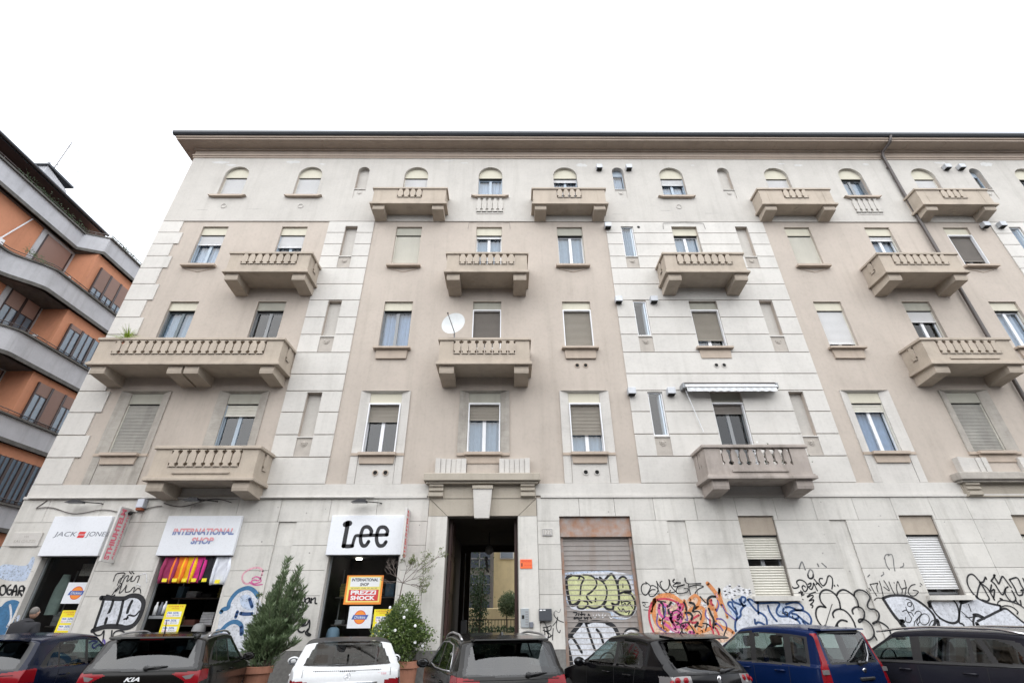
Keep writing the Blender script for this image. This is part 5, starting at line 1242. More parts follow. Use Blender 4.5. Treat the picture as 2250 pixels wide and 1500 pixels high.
p.line(K_, .045, [(250, 370), (260, 410), (295, 430), (330, 410), (335, 370)]); p.line(KG, .035, [(250, 360), (280, 290), (320, 310), (338, 370)], [(115, 270), (140, 190), (160, 170), (180, 210), (210, 290)], [(400, 200), (420, 240)], [(470, 190), (540, 250)])
p.line(KG, .025, [(1460, 120), (1480, 210), (1530, 290)], [(1510, 70), (1560, 50), (1590, 120), (1600, 230), (1615, 310)], [(1450, 120), (1470, 60), (1520, 50)], [(1750, 190), (1750, 230), (1700, 260)], [(1190, 400), (1220, 370)], [(1430, 330), (1440, 360), (1400, 390)])
p.label = 'large looping outline letters in thin black spray'
p.line(K_, .042, [(470, 1180), (400, 1080), (375, 980), (390, 900), (440, 865), (530, 880)], [(530, 880), (460, 800), (435, 710), (460, 640), (520, 605), (600, 620), (680, 680), (740, 780), (762, 900)],
       [(705, 690), (730, 640), (790, 605), (860, 620), (960, 690), (1020, 770), (1045, 870)], [(975, 690), (990, 640), (1050, 608), (1130, 625), (1200, 680), (1225, 740), (1195, 800), (1185, 860), (1220, 905), (1300, 915), (1360, 970), (1365, 1040), (1340, 1095), (1280, 1125)],
       [(655, 1035), (640, 980), (680, 925), (760, 908), (840, 940), (910, 1010), (970, 1110), (1000, 1200), (1010, 1260)], [(960, 980), (945, 930), (980, 885), (1040, 875), (1100, 900), (1135, 960), (1135, 1020), (1115, 1070), (1060, 1115), (1045, 1085), (1080, 1065), (1150, 1080), (1220, 1130), (1270, 1210), (1290, 1290), (1270, 1350), (1220, 1390), (1170, 1395)],
       [(1340, 1100), (1410, 1125), (1490, 1180), (1530, 1240), (1555, 1310)], [(680, 1195), (720, 1120), (780, 1080), (865, 1100)], [(710, 1140), (720, 1200)], [(1290, 1320), (1330, 1390)])
p.line(K_, .055, [(1270, 1135), (1330, 1105)], [(505, 1190), (525, 1170)]); p.line(K_, .018, [(630, 830), (600, 920), (560, 1050), (520, 1180)])
p.label = 'thin black capital letters with dots between the blind niche and the right window'
p.line(K_, .022, [(1225, 520), (1280, 620), (1330, 700)], [(1230, 520), (1340, 500)], [(1345, 500), (1330, 560), (1350, 640)], [(1370, 470), (1400, 560), (1430, 700)], [(1440, 560), (1530, 620), (1480, 520), (1440, 460)], [(1520, 480), (1570, 600), (1610, 670)], [(1600, 490), (1605, 500)],
       [(1660, 670), (1640, 580), (1650, 490), (1665, 480), (1700, 560), (1730, 610), (1725, 660)], [(1765, 455), (1790, 560), (1775, 680)], [(1730, 590), (1800, 570)], [(1930, 520), (1870, 540), (1830, 600), (1830, 660), (1880, 700), (1940, 690), (1980, 630), (1900, 610)], [(2010, 550), (2015, 545)], [(2015, 505), (2040, 530)], [(1165, 600), (1190, 640)], [(1210, 580), (1240, 620)], [(1290, 770), (1330, 735), (1400, 735)])
# --- right: white shapes
p = Piece('E', WY, BL, 'wide white shapes with thick black outline at the right end of the wall')
p.fill(SW, [(90, 590), (200, 550), (400, 555), (560, 610), (700, 720), (800, 740), (820, 640), (1330, 640), (1420, 590), (1500, 550), (1650, 640), (1880, 710), (1900, 760), (1960, 745), (2100, 850), (2250, 960), (2420, 1100), (2420, 1200), (450, 1200), (430, 1070), (340, 930), (200, 760)], smooth=False)
p.line(K_, .075, [(70, 590), (160, 730), (250, 860), (330, 950)]); p.line(K_, .11, [(340, 960), (440, 1080)]); p.line(K_, .06, [(70, 585), (200, 545), (380, 545), (520, 580), (660, 660), (780, 760), (860, 860), (875, 960), (830, 1050)])
p.line(K_, .045, [(850, 610), (880, 560), (980, 538), (1080, 560), (1180, 640), (1230, 740), (1245, 840), (1230, 930), (1170, 965), (1060, 950), (940, 880), (860, 790), (810, 690), (800, 640)], [(1280, 650), (1255, 780), (1245, 900), (1250, 965), (1300, 985), (1340, 1040)])
p.line(K_, .09, [(780, 660), (800, 720)], [(1270, 650), (1340, 630), (1440, 580)], [(910, 930), (940, 1050)], [(1520, 980), (1570, 1040)], [(1480, 850), (1540, 850), (1620, 890)], [(340, 940), (385, 940)])
p.line(K_, .05, [(1470, 540), (1560, 600), (1700, 660), (1880, 700)], [(1885, 705), (1885, 760)], [(1530, 940), (1700, 860), (1860, 780), (1960, 745), (2060, 810), (2200, 930), (2400, 1080)], [(940, 890), (1060, 950), (1170, 970), (1240, 930)], [(1480, 850), (1465, 950), (1480, 1040)])
p.line(K_, .022, [(1390, 680), (1430, 790)], [(1280, 790), (1370, 870), (1450, 950)], [(1340, 870), (1400, 885), (1470, 870)])
p.line(K_, .02, [(430, 600), (490, 620), (540, 700), (545, 760), (500, 780)], arcpts(480, 680, 32, 32, 0, 360, 12), [(420, 720), (450, 790), (510, 810), (540, 860)], [(370, 790), (430, 770), (470, 830), (510, 900), (480, 960), (420, 940), (420, 880)], [(560, 830), (590, 790), (640, 790), (660, 830), (610, 890), (560, 950), (550, 1010)],
       arcpts(710, 910, 75, 85, 0, 360, 14), [(620, 880), (590, 960), (620, 1010)], [(640, 940), (600, 1000)], [(780, 1010), (820, 940), (860, 930)])
p.label = 'thin black zigzag tag above the white shapes at the far right'
p.line(K_, .038, [(1540, 580), (1450, 500), (1380, 380), (1370, 280), (1400, 225), (1460, 220), (1530, 290), (1570, 350), (1540, 450), (1520, 560)], [(1570, 350), (1620, 420), (1680, 530), (1710, 590), (1680, 630), (1600, 610)], [(1560, 340), (1620, 330), (1650, 260), (1665, 290)],
       [(1590, 360), (1680, 430), (1740, 520), (1790, 610)], [(1745, 380), (1730, 480), (1790, 450), (1780, 580)], [(1740, 320), (1800, 230), (1780, 240), (1830, 320), (1860, 360), (1910, 250), (1960, 300), (2050, 420)], [(1740, 320), (1800, 370), (1860, 470), (1920, 530), (1960, 440), (2000, 410)],
       [(1960, 440), (1960, 520), (2020, 610), (2080, 640), (2120, 600), (2090, 520), (2060, 470)], [(2020, 300), (2140, 270), (2200, 380), (2250, 460)], [(2030, 310), (2100, 420), (2150, 530), (2220, 530), (2230, 460), (2200, 470)], [(2120, 620), (2160, 670), (2200, 690), (2190, 620)], [(2230, 280), (2300, 400), (2350, 330), (2400, 480)], [(1880, 590), (1910, 600)])
p.line(K_, .028, [(1840, 690), (1850, 640), (1920, 615), (2040, 640), (2180, 690), (2300, 780)], [(1900, 720), (1960, 700), (2060, 720), (2150, 790), (2140, 830)])
# --- left corner
p = Piece('F', WY, BL, 'black capital letter tag at the left corner of the building')
p.fill(SPB, [(60, 130), (380, 150), (480, 20), (520, 60), (430, 300), (340, 380), (20, 350), (-60, 240)])
p.line(K_, .045, [(60, 440), (10, 470), (0, 560), (40, 590), (85, 540), (80, 460), (40, 450)], [(160, 440), (120, 480), (110, 560), (150, 580), (180, 520), (140, 510)], [(180, 590), (230, 440), (250, 510), (240, 590)], [(190, 540), (240, 530)], [(270, 590), (300, 470), (350, 460), (350, 520), (290, 530), (330, 600)], [(370, 480), (350, 600)], [(-60, 480), (-20, 560), (0, 500)])
p.label = 'dark blue sprayed arch at the left corner of the building'
p.fill(SB, [(20, 760), (90, 690), (200, 660), (290, 690), (300, 760), (250, 830), (150, 1150), (20, 1180), (-60, 1180), (-60, 800)])
p.line(SW, .05, [(150, 740), (165, 830), (160, 960), (110, 1060)]); p.line(SPB, .04, [(240, 940), (290, 900), (250, 990)])
p.label = 'white H and C letters with thick black outline between the two left shops'
p.fill(SW, [(1550, 640), (1690, 650), (1840, 650), (1950, 610), (2070, 620), (2130, 700), (2120, 820), (2060, 960), (1950, 1050), (1800, 1050), (1600, 1060), (1430, 1070), (1480, 880)])
p.line(K_, .11, [(1520, 630), (1700, 640), (1860, 640), (1960, 600), (2080, 610), (2150, 690), (2130, 820), (2080, 940), (2000, 1040), (1880, 1080), (1780, 1060), (1600, 1060), (1480, 1090), (1390, 1120)])
p.line(K_, .07, [(1560, 640), (1520, 780), (1460, 950), (1420, 1080)], [(1700, 660), (1680, 740), (1640, 840)], [(1600, 940), (1580, 1010)], [(1850, 660), (1820, 800), (1790, 920), (1750, 1040)], [(1980, 680), (1940, 760), (1910, 850)])
p.line(K_, .04, [(1900, 950), (1930, 890), (2020, 900), (2090, 830)], [(1640, 840), (1620, 860)], [(1600, 590), (1680, 610), (1720, 590)], [(1860, 950), (1920, 930)])
p.label = 'thin black looping tags between the two left shops'
p.line(K_, .022, [(1700, 380), (1740, 280), (1800, 260), (1870, 260), (1860, 310), (1800, 350), (1760, 440)], [(1850, 290), (1800, 400), (1830, 410), (1880, 320), (1930, 300), (1900, 380), (1940, 360), (1990, 300), (1960, 380), (2010, 370), (2050, 310), (2090, 310), (2060, 400)], [(1940, 240), (1970, 270)], [(1980, 240), (2010, 270)],
       [(1790, 440), (1730, 540), (1790, 480), (1830, 420), (1790, 560), (1860, 500), (1900, 440), (1880, 540), (1950, 530), (1990, 480), (2020, 480), (2000, 550), (2060, 490), (2100, 500), (2110, 560)], [(1680, 590), (1740, 500)])
p.line(K_, .035, [(1390, 1130), (1450, 1190), (1520, 1180), (1560, 1120), (1555, 1200), (1545, 1270)], [(1680, 1120), (1665, 1280)], arcpts(1790, 1200, 95, 80, 200, 540, 14), [(1520, 1390), (1600, 1400), (1640, 1370), (1610, 1310), (1680, 1330), (1750, 1350)])
p.line(SV, .035, [(1340, 1300), (1400, 1270), (1460, 1290), (1390, 1330), (1410, 1380), (1480, 1330), (1520, 1320), (1560, 1260), (1570, 1320), (1500, 1350), (1600, 1330)])
p.line(SW2, .02, [(2030, 470), (2050, 430), (2090, 430), (2100, 460)], [(2100, 290), (2190, 270), (2200, 400)])
# --- between middle and right shop
p = Piece('G', WY, BL, 'pink sprayed loop left of the tall oleander')
p.line(SPL, .045, [(770, 240), (720, 195), (640, 190), (540, 225), (460, 290), (445, 370), (480, 430), (540, 440), (600, 400)], [(770, 240), (750, 310)]); p.line(SP, .03, [(600, 360), (660, 330), (720, 350), (740, 400), (680, 430), (620, 440), (590, 400), (640, 380), (700, 390), (740, 340)], [(560, 420), (640, 460), (760, 450)])
p.label = 'teal blue outlined white shape right of the middle shop'
p.fill(SW, [(110, 900), (240, 780), (320, 620), (460, 540), (600, 540), (700, 640), (760, 900), (620, 1250), (480, 1480), (210, 1480), (100, 1260), (60, 1150)])
p.fill(SPB, [(420, 640), (560, 620), (640, 760), (600, 860), (440, 800)])
p.line(SB, .10, [(115, 880), (150, 840), (225, 815), (240, 740), (300, 640), (380, 560), (480, 515), (560, 510), (640, 560), (690, 640)], [(50, 1190), (110, 1180), (200, 1090), (290, 1040), (370, 1045), (430, 1100), (440, 1220)])
p.line(SBD, .08, [(370, 880), (345, 960)], [(420, 905), (500, 915), (600, 910)], [(560, 680), (600, 800)], [(430, 1110), (430, 1230)])
p.label = 'black handwritten tags right of the oleander'
p.line(K_, .035, [(1290, 660), (1270, 740)], [(1300, 740), (1330, 660), (1360, 680), (1330, 740), (1300, 745)], [(1370, 660), (1375, 730), (1420, 720), (1430, 650)], [(1490, 660), (1440, 690), (1450, 745), (1490, 720), (1500, 660), (1510, 740)], [(1530, 740), (1530, 660), (1540, 690), (1590, 660), (1590, 740), (1615, 750)], [(1140, 690), (1160, 640), (1180, 700), (1200, 650)])
p.line(K_, .02, [(1300, 780), (1390, 765), (1490, 790)])
p.line(K_, .04, arcpts(1350, 890, 45, 60, -200, 200, 12), [(1340, 860), (1360, 900), (1330, 920)], [(1290, 830), (1300, 920), (1390, 980), (1330, 1030), (1440, 1040), (1380, 1100), (1460, 1080), (1500, 1010), (1500, 1120), (1470, 1200), (1520, 1240), (1480, 1250), (1440, 1210), (1480, 1150)], [(1180, 960), (1260, 1000), (1230, 1040), (1290, 960), (1300, 1020), (1260, 1050)], [(1210, 930), (1200, 1050)], [(1160, 1060), (1220, 1080)], [(1320, 1120), (1330, 1180), (1380, 1200), (1420, 1180)])
# ------------------------------------------------------------------ orange apartment house across the side street
M_or = mat('orange_render', (.60, .27, .155), .9, var=.12, vscale=.6, streak=.16, bump=.2, bscale=60)
M_par = mat('grey_parapet', (.50, .505, .53), .85, var=.1, vscale=1.2, streak=.22)
M_conc = mat('dark_weathered_concrete', (.13, .125, .115), .9, var=.35, vscale=4)
M_brs = mat('pinkish_brown_shutter', (.38, .25, .21), .7, var=.06, rand=.1)
M_brf = mat('dark_brown_frame', (.05, .032, .03), .5)
M_att = mat('dark_red_render', (.10, .04, .035), .9, var=.2)
XB, XRc = -20.0, -21.2; YB = 18.1
OB = empty('orange_building', (-24, 20, 0), 'orange rendered apartment house with curved grey balconies across the side street', 'building')
b = MB(); b.box(-32, XRc, 7, YB, 0, 18.0); b.build('wall', M_or, OB)
b = MB(); b.box(-32, XB, YB+.001, 42, 0, 17.3); b.build('wall', M_or, OB, label='projecting orange bay of the corner')
b = MB(); b.box(-31, -22.2, 7, 19.0, 17.9, 19.2); b.build('attic_wall', M_att, OB)
b = MB(); b.box(-31, -21.25, 6.8, 19.05, 19.14, 19.26); b.build('eave', M_gut, OB)
b = MB(); b.add([(-21.22, 6.8, 19.262), (-21.22, 19.08, 19.262), (-26, 19.08, 21.6), (-26, 6.8, 21.6), (-31, 19.08, 19.262), (-31, 6.8, 19.262)], [(0, 1, 2, 3), (3, 2, 4, 5), (1, 4, 2), (0, 3, 5)]); b.build('roof', M_roof, OB)
b = MB(); b.tube([(-21.16, 6.8, 19.24), (-21.16, 19.1, 19.24)], .07, 8); b.build('gutter', M_gut, OB)
b = MB(); b.prism([(15.6, 19.4), (16.9, 19.4), (16.9, 20.15), (15.6, 20.45)], 'x', -24.5, -22.0); dm = b.build('dormer', M_par, OB); b = MB(); b.box(-24.6, -21.9, 15.5, 17.0, 20.45, 20.55); b.build('dormer_roof', M_gut, dm)
b = MB(); b.box(-22.6, -22.1, 17.3, 17.8, 19.4, 20.1); b.build('chimney', M_gut, OB)
def path(row):       # outline of balcony edge: (x, y)
    P = [(XRc+.28, 7.0), (XRc+.28, 15.3)]
    if row < 1: P = [(XRc+.28, 7.0), (XRc+.28, 17.75)]; P += [(XB+.1-.9*cos(radians(90*k/6))*.0-.0, 0) for k in range(0)]
    else:
        for k in range(1, 13):
            t = k/12; s = t*t*(3-2*t); P.append((XRc+.28+(XB+.12-XRc-.28)*s, 15.3+1.5*t))
    P += [(XB+.12, 18.1)] if row >= 1 else [(XB+.12, 18.12)]
    P += [(XB+.12, 34)]
    return P
def offset(P, d): return [(x+d, y) for x, y in P]
def wallstrip(mb, P, x_in, z0, z1, th=.12):
    "a parapet along the path: outer face, top and inner face"
    for (a, c) in zip(P, P[1:]):
        mb.quad((a[0], a[1], z0), (c[0], c[1], z0), (c[0], c[1], z1), (a[0], a[1], z1)); mb.quad((a[0]-th, a[1], z0), (c[0]-th, c[1], z0), (c[0]-th, c[1], z1), (a[0]-th, a[1], z1))
        mb.quad((a[0], a[1], z1), (c[0], c[1], z1), (c[0]-th, c[1], z1), (a[0]-th, a[1], z1)); mb.quad((a[0], a[1], z0), (c[0], c[1], z0), (c[0]-th, c[1], z0), (a[0]-th, a[1], z0))
ROWS = [(0, 17.3, 18.12), (1, 14.06, 14.95), (2, 10.92, 11.83), (3, 7.9, 8.70), (4, 4.82, 5.60)]
for i, z0, z1 in ROWS:
    P = path(i); bal = empty('balcony', (XB, 17, z0), parent=OB)
    b = MB(); wallstrip(b, P, 0, z0, z1); b.build('parapet', M_par, bal)
    b = MB(); P2 = offset(P, .10); wallstrip(b, P2, 0, z1+.001, z1+.07, .3); wallstrip(b, offset(P, .06), 0, z0-.16, z0-.001, .2)
    for (a, c) in zip(P, P[1:]): b.quad((a[0], a[1], z0-.16), (c[0], c[1], z0-.16), (XRc-.1, c[1], z0-.16), (XRc-.1, a[1], z0-.16)); b.quad((a[0], a[1], z0+.05), (c[0], c[1], z0+.05), (XRc-.1, c[1], z0+.05), (XRc-.1, a[1], z0+.05))
    b.build('slab', M_conc, bal)
    b = MB(); rp = [(x-.02, y, z1+.24) for x, y in P]; b.tube(rp, .018, 5); b.tube([(x-.02, y, z1+.15) for x, y in P], .01, 4); b.build('handrail', M_pipe, bal)
    me = None
    y = 8.0
    while y < 21:
        x = np.interp(y, [p[1] for p in P], [p[0] for p in P])-.02
        if me is None:
            q = MB(); q.tube([(0, 0, 0), (0, 0, .24)], .012, 4); o = q.build('handrail_post', M_pipe, bal, origin=(0, 0, 0)); me = o.data; o.location = Vector((x, y, z1))-wloc(bal)
        else: link('handrail_post', me, bal, (x, y, z1))
        y += .9
# dark weathering and plants growing on the top parapet
P = np.stack([np.full(900, XB+.1)+rng.normal(size=900)*.08, rng.uniform(14, 21, 900), 18.15+abs(rng.normal(size=900))*.14], 1); P[:, 0] = np.where(P[:, 1] < YB, XRc+.3, P[:, 0]); leaf_mesh('parapet_plants', P, rng.normal(size=P.shape)+[0, 0, 1], .10, .03, M_leafd, None, label='dry weeds growing along the top parapet of the orange house', cat='plants', kind='stuff')
P = np.stack([np.full(260, XB-.15)+rng.normal(size=260)*.06, rng.uniform(15.4, 17.2, 260), 15.0+abs(rng.normal(size=260))*.1], 1); leaf_mesh('parapet_plants', P, rng.normal(size=P.shape)+[0, 0, 1], .09, .03, M_leafo, None, label='low green plants trailing along the curved balcony of the orange house', cat='plants', kind='stuff')
def owin(xp, y0, y1, z0, z1, nleaf, shut, grey=False, low=0):
    "window on a wall facing +x; shut = closed shares of the shutters per leaf"
    w = empty('window', (xp, (y0+y1)/2, z0), parent=OB)
    if grey:
        b = MB()
        for (a, c, d, e) in ((y0-.22, y0, z0-.1, z1+.2), (y1, y1+.22, z0-.1, z1+.2), (y0, y1, z1, z1+.2)): b.box(xp-.02, xp+.05, a, c, d, e)
        b.build('surround', M_par, w)
    b = MB(); b.box(xp+.001, xp+.02, y0, y1, z0, z1); b.build('backing', M_brf, w)
    L = (y1-y0)/nleaf
    for k in range(nleaf):
        a, c = y0+k*L, y0+(k+1)*L; s = shut[k % len(shut)]; zs = z1-(z1-z0)*s
        f = MB(); f.box(xp+.021, xp+.085, a, a+.05, z0, z1); f.box(xp+.021, xp+.085, c-.05, c-.001, z0, z1); f.build('frame', M_brf, w)
        if s > 0:
            q = MB(); n = max(1, int((z1-zs)/.06)); h = (z1-zs)/n
            for j in range(n): q.quad((xp+.05, a+.051, zs+j*h), (xp+.05, c-.051, zs+j*h), (xp+.065, c-.051, zs+j*h+h*.9), (xp+.065, a+.051, zs+j*h+h*.9))
            q.build('shutter', M_brs, w)
        if s < 1:
            q = MB(); q.quad((xp+.04, a+.06, z0+.05), (xp+.04, c-.06, z0+.05), (xp+.04, c-.06, zs-.03), (xp+.04, a+.06, zs-.03)); q.build('pane', M_glass, w)
            q = MB(); q.quad((xp+.025, a+.06, z0+.05), (xp+.025, c-.06, z0+.05), (xp+.025, c-.06, zs-.03), (xp+.025, a+.06, zs-.03)); q.build('curtain', M_net, w)
            q = MB(); q.box(xp+.041, xp+.07, (a+c)/2-.02, (a+c)/2+.02, z0, zs); q.box(xp+.041, xp+.07, a+.05, c-.05, z0, z0+.05); q.build('glazing_bar', M_brf, w)
for k, y in enumerate((18.5, 21.2, 24.2)):
    owin(XB, y, y+2.05, 15.1, 16.62, 3, (.72, .72, .72)); owin(XB, y, y+2.1, 11.95, 13.38, 3, (.14, 0, 0))
    owin(XB, y, y+2.1, 8.78, 10.45, 3, (.3, 1, .3)); owin(XB, y, y+2.1, 5.68, 7.32, 4, (0, 0, 0, 0)); owin(XB, y, y+2.1, 2.0, 4.2, 2, (0,))
for y in (8.0, 12.4, 16.55):
    owin(XRc, y, y+1.42, 15.0, 17.0, 1, (1,), True); owin(XRc, y, y+1.45, 11.9, 13.9, 2, (.35,), True); owin(XRc, y, y+1.45, 8.75, 10.7, 2, (.4,), True); owin(XRc, y, y+1.45, 5.65, 7.6, 2, (.5,), True); owin(XRc, y, y+1.45, .9, 3.6, 1, (1,), True)
for (z) in (15.6, 12.4):
    b = MB(); b.box(XRc+.02, XRc+.55, 18.0, 18.06, z, z+.1); b.build('wall_lamp', M_fw, OB)
b = MB(); b.tube([(XRc+.05, 15.7, 17.1), (XRc+.05, 15.1, 15.4)], .03, 6); b.tube([(XRc+.33, 15.0, 15.2), (XRc+.33, 14.6, 14.0)], .03, 6); b.build('white_pipe', M_fw, OB)
b = MB(); b.box(XRc+.0, XRc+.14, 14.9, 15.25, 15.15, 15.42); b.build('junction_box', M_fw, OB)
an = empty('tv_antenna', (-22.6, 16.4, 19.9), 'thin rooftop television antenna beside the dormer of the orange house', 'antenna')
b = MB(); b.tube([(-22.6, 16.3, 19.9), (-22.55, 16.25, 23.0)], .022, 6); b.build('mast', M_pipe, an)
b = MB(); b.tube([(-22.9, 15.9, 21.2), (-22.2, 17.3, 21.9)], .012, 5)
for k in range(7): t = k/6; b.tube([(-22.9+.7*t-.25, 15.9+1.4*t+.1, 21.2+.7*t), (-22.9+.7*t+.25, 15.9+1.4*t-.1, 21.2+.7*t)], .008, 4)
b.build('lower_array', M_pipe, an)
b = MB(); b.tube([(-22.9, 15.6, 22.5), (-22.2, 16.9, 22.9)], .012, 5)
for k in range(9): t = k/8; b.tube([(-22.9+.7*t, 15.6+1.3*t, 22.3+.4*t), (-22.9+.7*t, 15.6+1.3*t, 22.75+.4*t)], .008, 4)
b.build('upper_array', M_pipe, an)
b = MB()
def br(p, d, L, dep):
    q = p+d*L; b.tube([p, q], [.012*dep/4, .008*dep/4], 4, cap=False)
    if dep > 1:
        for k in range(3): br(q, (d+Vector((random.uniform(-.6, .6), random.uniform(-.6, .6), random.uniform(-.1, .5)))).normalized(), L*.7, dep-1)
random.seed(4); br(Vector((XB, 18.6, 18.2)), Vector((.1, .1, 1)), .3, 4); b.build('dry_shrub', M_twig, label='dry leafless shrub on the corner of the orange house parapet', cat='plant')
# ------------------------------------------------------------------ planters and plants on the pavement
M_terra = mat('terracotta', (.36, .16, .10), .8, var=.2, vscale=5, streak=.2)
def planter(x, y, r, h, label, sq=False):
    o = empty('planter', (x, y, .13), label, 'planter')
    b = MB(); b.lathe((x, y, .13), [(0, 0), (r*.70, 0), (r*.92, h*.78), (r*.94, h*.80), (r*1.06, h*.81), (r*1.07, h*.99), (r*1.04, h), (r*.95, h), (r*.93, h*.92)], 32); b.build('pot', M_terra, o, smooth=False)
    b = MB(); b.add([(x+r*.93*cos(k*pi/12), y+r*.93*sin(k*pi/12), .13+h*.92) for k in range(24)], [tuple(range(24))]); b.build('soil', mat('soil', (.05, .035, .025), .95), o)
planter(-5.54, 12.72, .31, .66, 'terracotta planter holding the oleander, between the dark crossover and the white car')
planter(-2.36, 13.30, .27, .70, 'terracotta planter holding the bush with white flowers, right of the white car')
def along(pts, t):
    n = len(pts)-1; i = min(int(t*n), n-1); return pts[i].lerp(pts[i+1], t*n-i), (pts[i+1]-pts[i]).normalized()
ol = empty('oleander', (-5.42, 12.72, .74), 'tall bushy oleander with narrow leaves in the terracotta planter left of the white car', 'shrub')
random.seed(21); stems = MB(); LP, LD, LL = [], [], []
tops = [(-5.36, 2.92, 0), (-5.08, 2.72, .1), (-4.80, 2.45, 0), (-5.62, 2.30, .1), (-4.60, 2.15, 0), (-5.3, 2.6, -.2), (-5.5, 2.15, -.25), (-4.95, 2.3, -.25), (-5.1, 2.45, .15), (-5.75, 1.9, 0), (-4.75, 1.95, -.2), (-5.9, 1.7, -.1),
        (-5.0, 2.0, -.3), (-5.35, 1.9, -.35), (-4.65, 1.75, -.1), (-5.6, 1.65, -.3), (-5.2, 2.2, .2), (-4.9, 1.6, -.35), (-5.85, 1.4, -.2), (-4.6, 1.45, -.2), (-6.05, 1.5, 0), (-5.95, 1.3, .1), (-4.45, 1.6, 0), (-4.5, 1.9, .05), (-6.0, 1.15, -.1), (-4.5, 1.2, -.1), (-5.75, 2.05, .1), (-5.5, 2.5, .05), (-4.7, 2.3, .1), (-5.9, 1.85, .05), (-5.2, 1.6, -.4), (-5.45, 1.45, -.4), (-4.75, 1.3, -.3), (-5.05, 2.6, -.05), (-5.4, 2.35, 0), (-4.85, 2.15, .1), (-5.7, 1.2, -.3), (-5.1, 1.25, -.45)]
for (tx, tz, ty) in tops:
    if tz < 2.6: tx = -5.42+(tx+5.42)*.72
    p0 = Vector((-5.42+random.uniform(-.15, .15), 12.72+random.uniform(-.12, .12), .72)); p3 = Vector((tx, 12.7+ty, tz)); p1 = p0+Vector((0, 0, (tz-.7)*.4)); p2 = p3-Vector(((tx+5.42)*.25, 0, (tz-.7)*.25))
    pts = [p0.lerp(p1, t).lerp(p1.lerp(p2, t), t).lerp(p1.lerp(p2, t).lerp(p2.lerp(p3, t), t), t) for t in [k/10 for k in range(11)]]
    stems.tube(pts, [.013-.0008*k for k in range(11)], 5)
    for k in range(330):
        t = random.random()**.8*.85+.15; q, d = along(pts, t)
        a = random.uniform(0, 2*pi); s = Vector((cos(a), sin(a), random.uniform(.3, 1.0)))
        dd = (s+d*.7).normalized(); LP.append(q+dd*random.uniform(0, .07)); LD.append(dd); LL.append(random.uniform(.09, .16))
for k in range(3000):
    v = Vector((random.gauss(0, 1), random.gauss(0, 1), random.gauss(0, 1))).normalized()*random.random()**.45; q = Vector((-5.46+v.x*.46, 12.7+v.y*.40, 1.25+v.z*.58))
    LP.append(q); LD.append((Vector((v.x, v.y, .8))+Vector((random.gauss(0, .5), random.gauss(0, .5), random.gauss(0, .4)))).normalized()); LL.append(random.uniform(.09, .16))
stems.build('stem', M_bark, ol)
leaf_mesh('foliage', np.array(LP), np.array(LD), np.array(LL), np.array(LL)*.17, M_leafo, ol)
# thin separate stalk at the left
b = MB(); pts = [Vector((-5.62, 12.7, .75)), Vector((-5.80, 12.72, 1.4)), Vector((-5.86, 12.72, 2.18))]; b.tube(pts, [.014, .011, .006], 6); b.build('stem', M_bark, ol)
P = np.array([[-5.86, 12.72, 2.17]]*40+[[-5.83, 12.72, 1.95]]*10+[[-5.9, 12.72, 1.22]]*14); D = rng.normal(size=P.shape)+[0, 0, .4]; leaf_mesh('foliage', P, D, rng.uniform(.07, .13, len(P)), .018, M_leafo, ol)

ca = empty('flowering_bush', (-2.36, 13.3, .8), 'round glossy green bush with small white flowers in a terracotta planter', 'bush')
n = 8500; P = rng.normal(size=(n, 3)); P /= np.linalg.norm(P, axis=1, keepdims=True); u = rng.random((n, 1))**.35
lump = 1+.16*np.sin(P[:, :1]*5+1)+.14*np.sin(P[:, 2:]*6+2)+.1*np.sin(P[:, 1:2]*7)
C0 = np.array([-2.52, 13.22, 1.40]); Q = C0+P*u*lump*np.array([.60, .45, .62]); leaf_mesh('foliage', Q, P+rng.normal(size=P.shape)*.7+[0, 0, .2], rng.uniform(.05, .085, n), rng.uniform(.024, .038, n), M_leafc, ca)
n = 420; Q = np.array([-2.05, 13.2, 1.25])+rng.normal(size=(n, 3))*np.array([.16, .1, .16]); leaf_mesh('foliage', Q, rng.normal(size=Q.shape)+[.5, 0, .6], rng.uniform(.05, .08, n), .03, M_leafc, ca)
b = MB(); 
for k in range(9): a = random.uniform(0, 6.28); b.tube([(-2.4, 13.28, .78), (-2.45+.15*cos(a), 13.25+.12*sin(a), 1.1), (-2.5+.35*cos(a), 13.22+.3*sin(a), 1.5)], [.014, .01, .005], 5)
b.build('stem', M_bark, ca)
P = []; random.seed(9)
for k in range(11):
    a, e = random.uniform(pi*1.0, pi*2), random.uniform(-.6, 1.2); c = Vector(C0)+Vector((cos(a)*cos(e)*.62, sin(a)*cos(e)*.48, sin(e)*.62)); P.append(c)
fm = MB()
for i_, c in enumerate(P):
    q = MB()
    for j in range(9): a = 2*pi*j/9; q.ball((c.x+.018*cos(a), c.y-.005+.006*random.random(), c.z+.018*sin(a)), (.016, .01, .016), 6, 4)
    q.ball(tuple(c), .014, 6, 4); q.build('blossom', M_pale, ca, smooth=True)
tw = empty('bare_shrub', (-2.45, 13.45, .8), 'thin almost leafless grey shrub rising behind the white flowered bush', 'shrub')
b = MB(); LP = []; random.seed(12)
def twig(p, d, L, r, dep):
    q = p+d*L+Vector((0, 0, random.uniform(-.01, .02))); b.tube([p, (p+q)/2+Vector((random.uniform(-.01, .01), 0, random.uniform(-.01, .01))), q], [r, r*.9, r*.75], 5, cap=False)
    if dep <= 1:
        for _ in range(2): LP.append(q+Vector((random.uniform(-.03, .03),)*3))
    if dep > 0:
        for k in range(random.choice([2, 3, 3])):
            nd = (d+Vector((random.uniform(-.75, .75), random.uniform(-.4, .4), random.uniform(-.35, .5)))).normalized(); twig(q, nd, L*random.uniform(.62, .85), r*.68, dep-1)
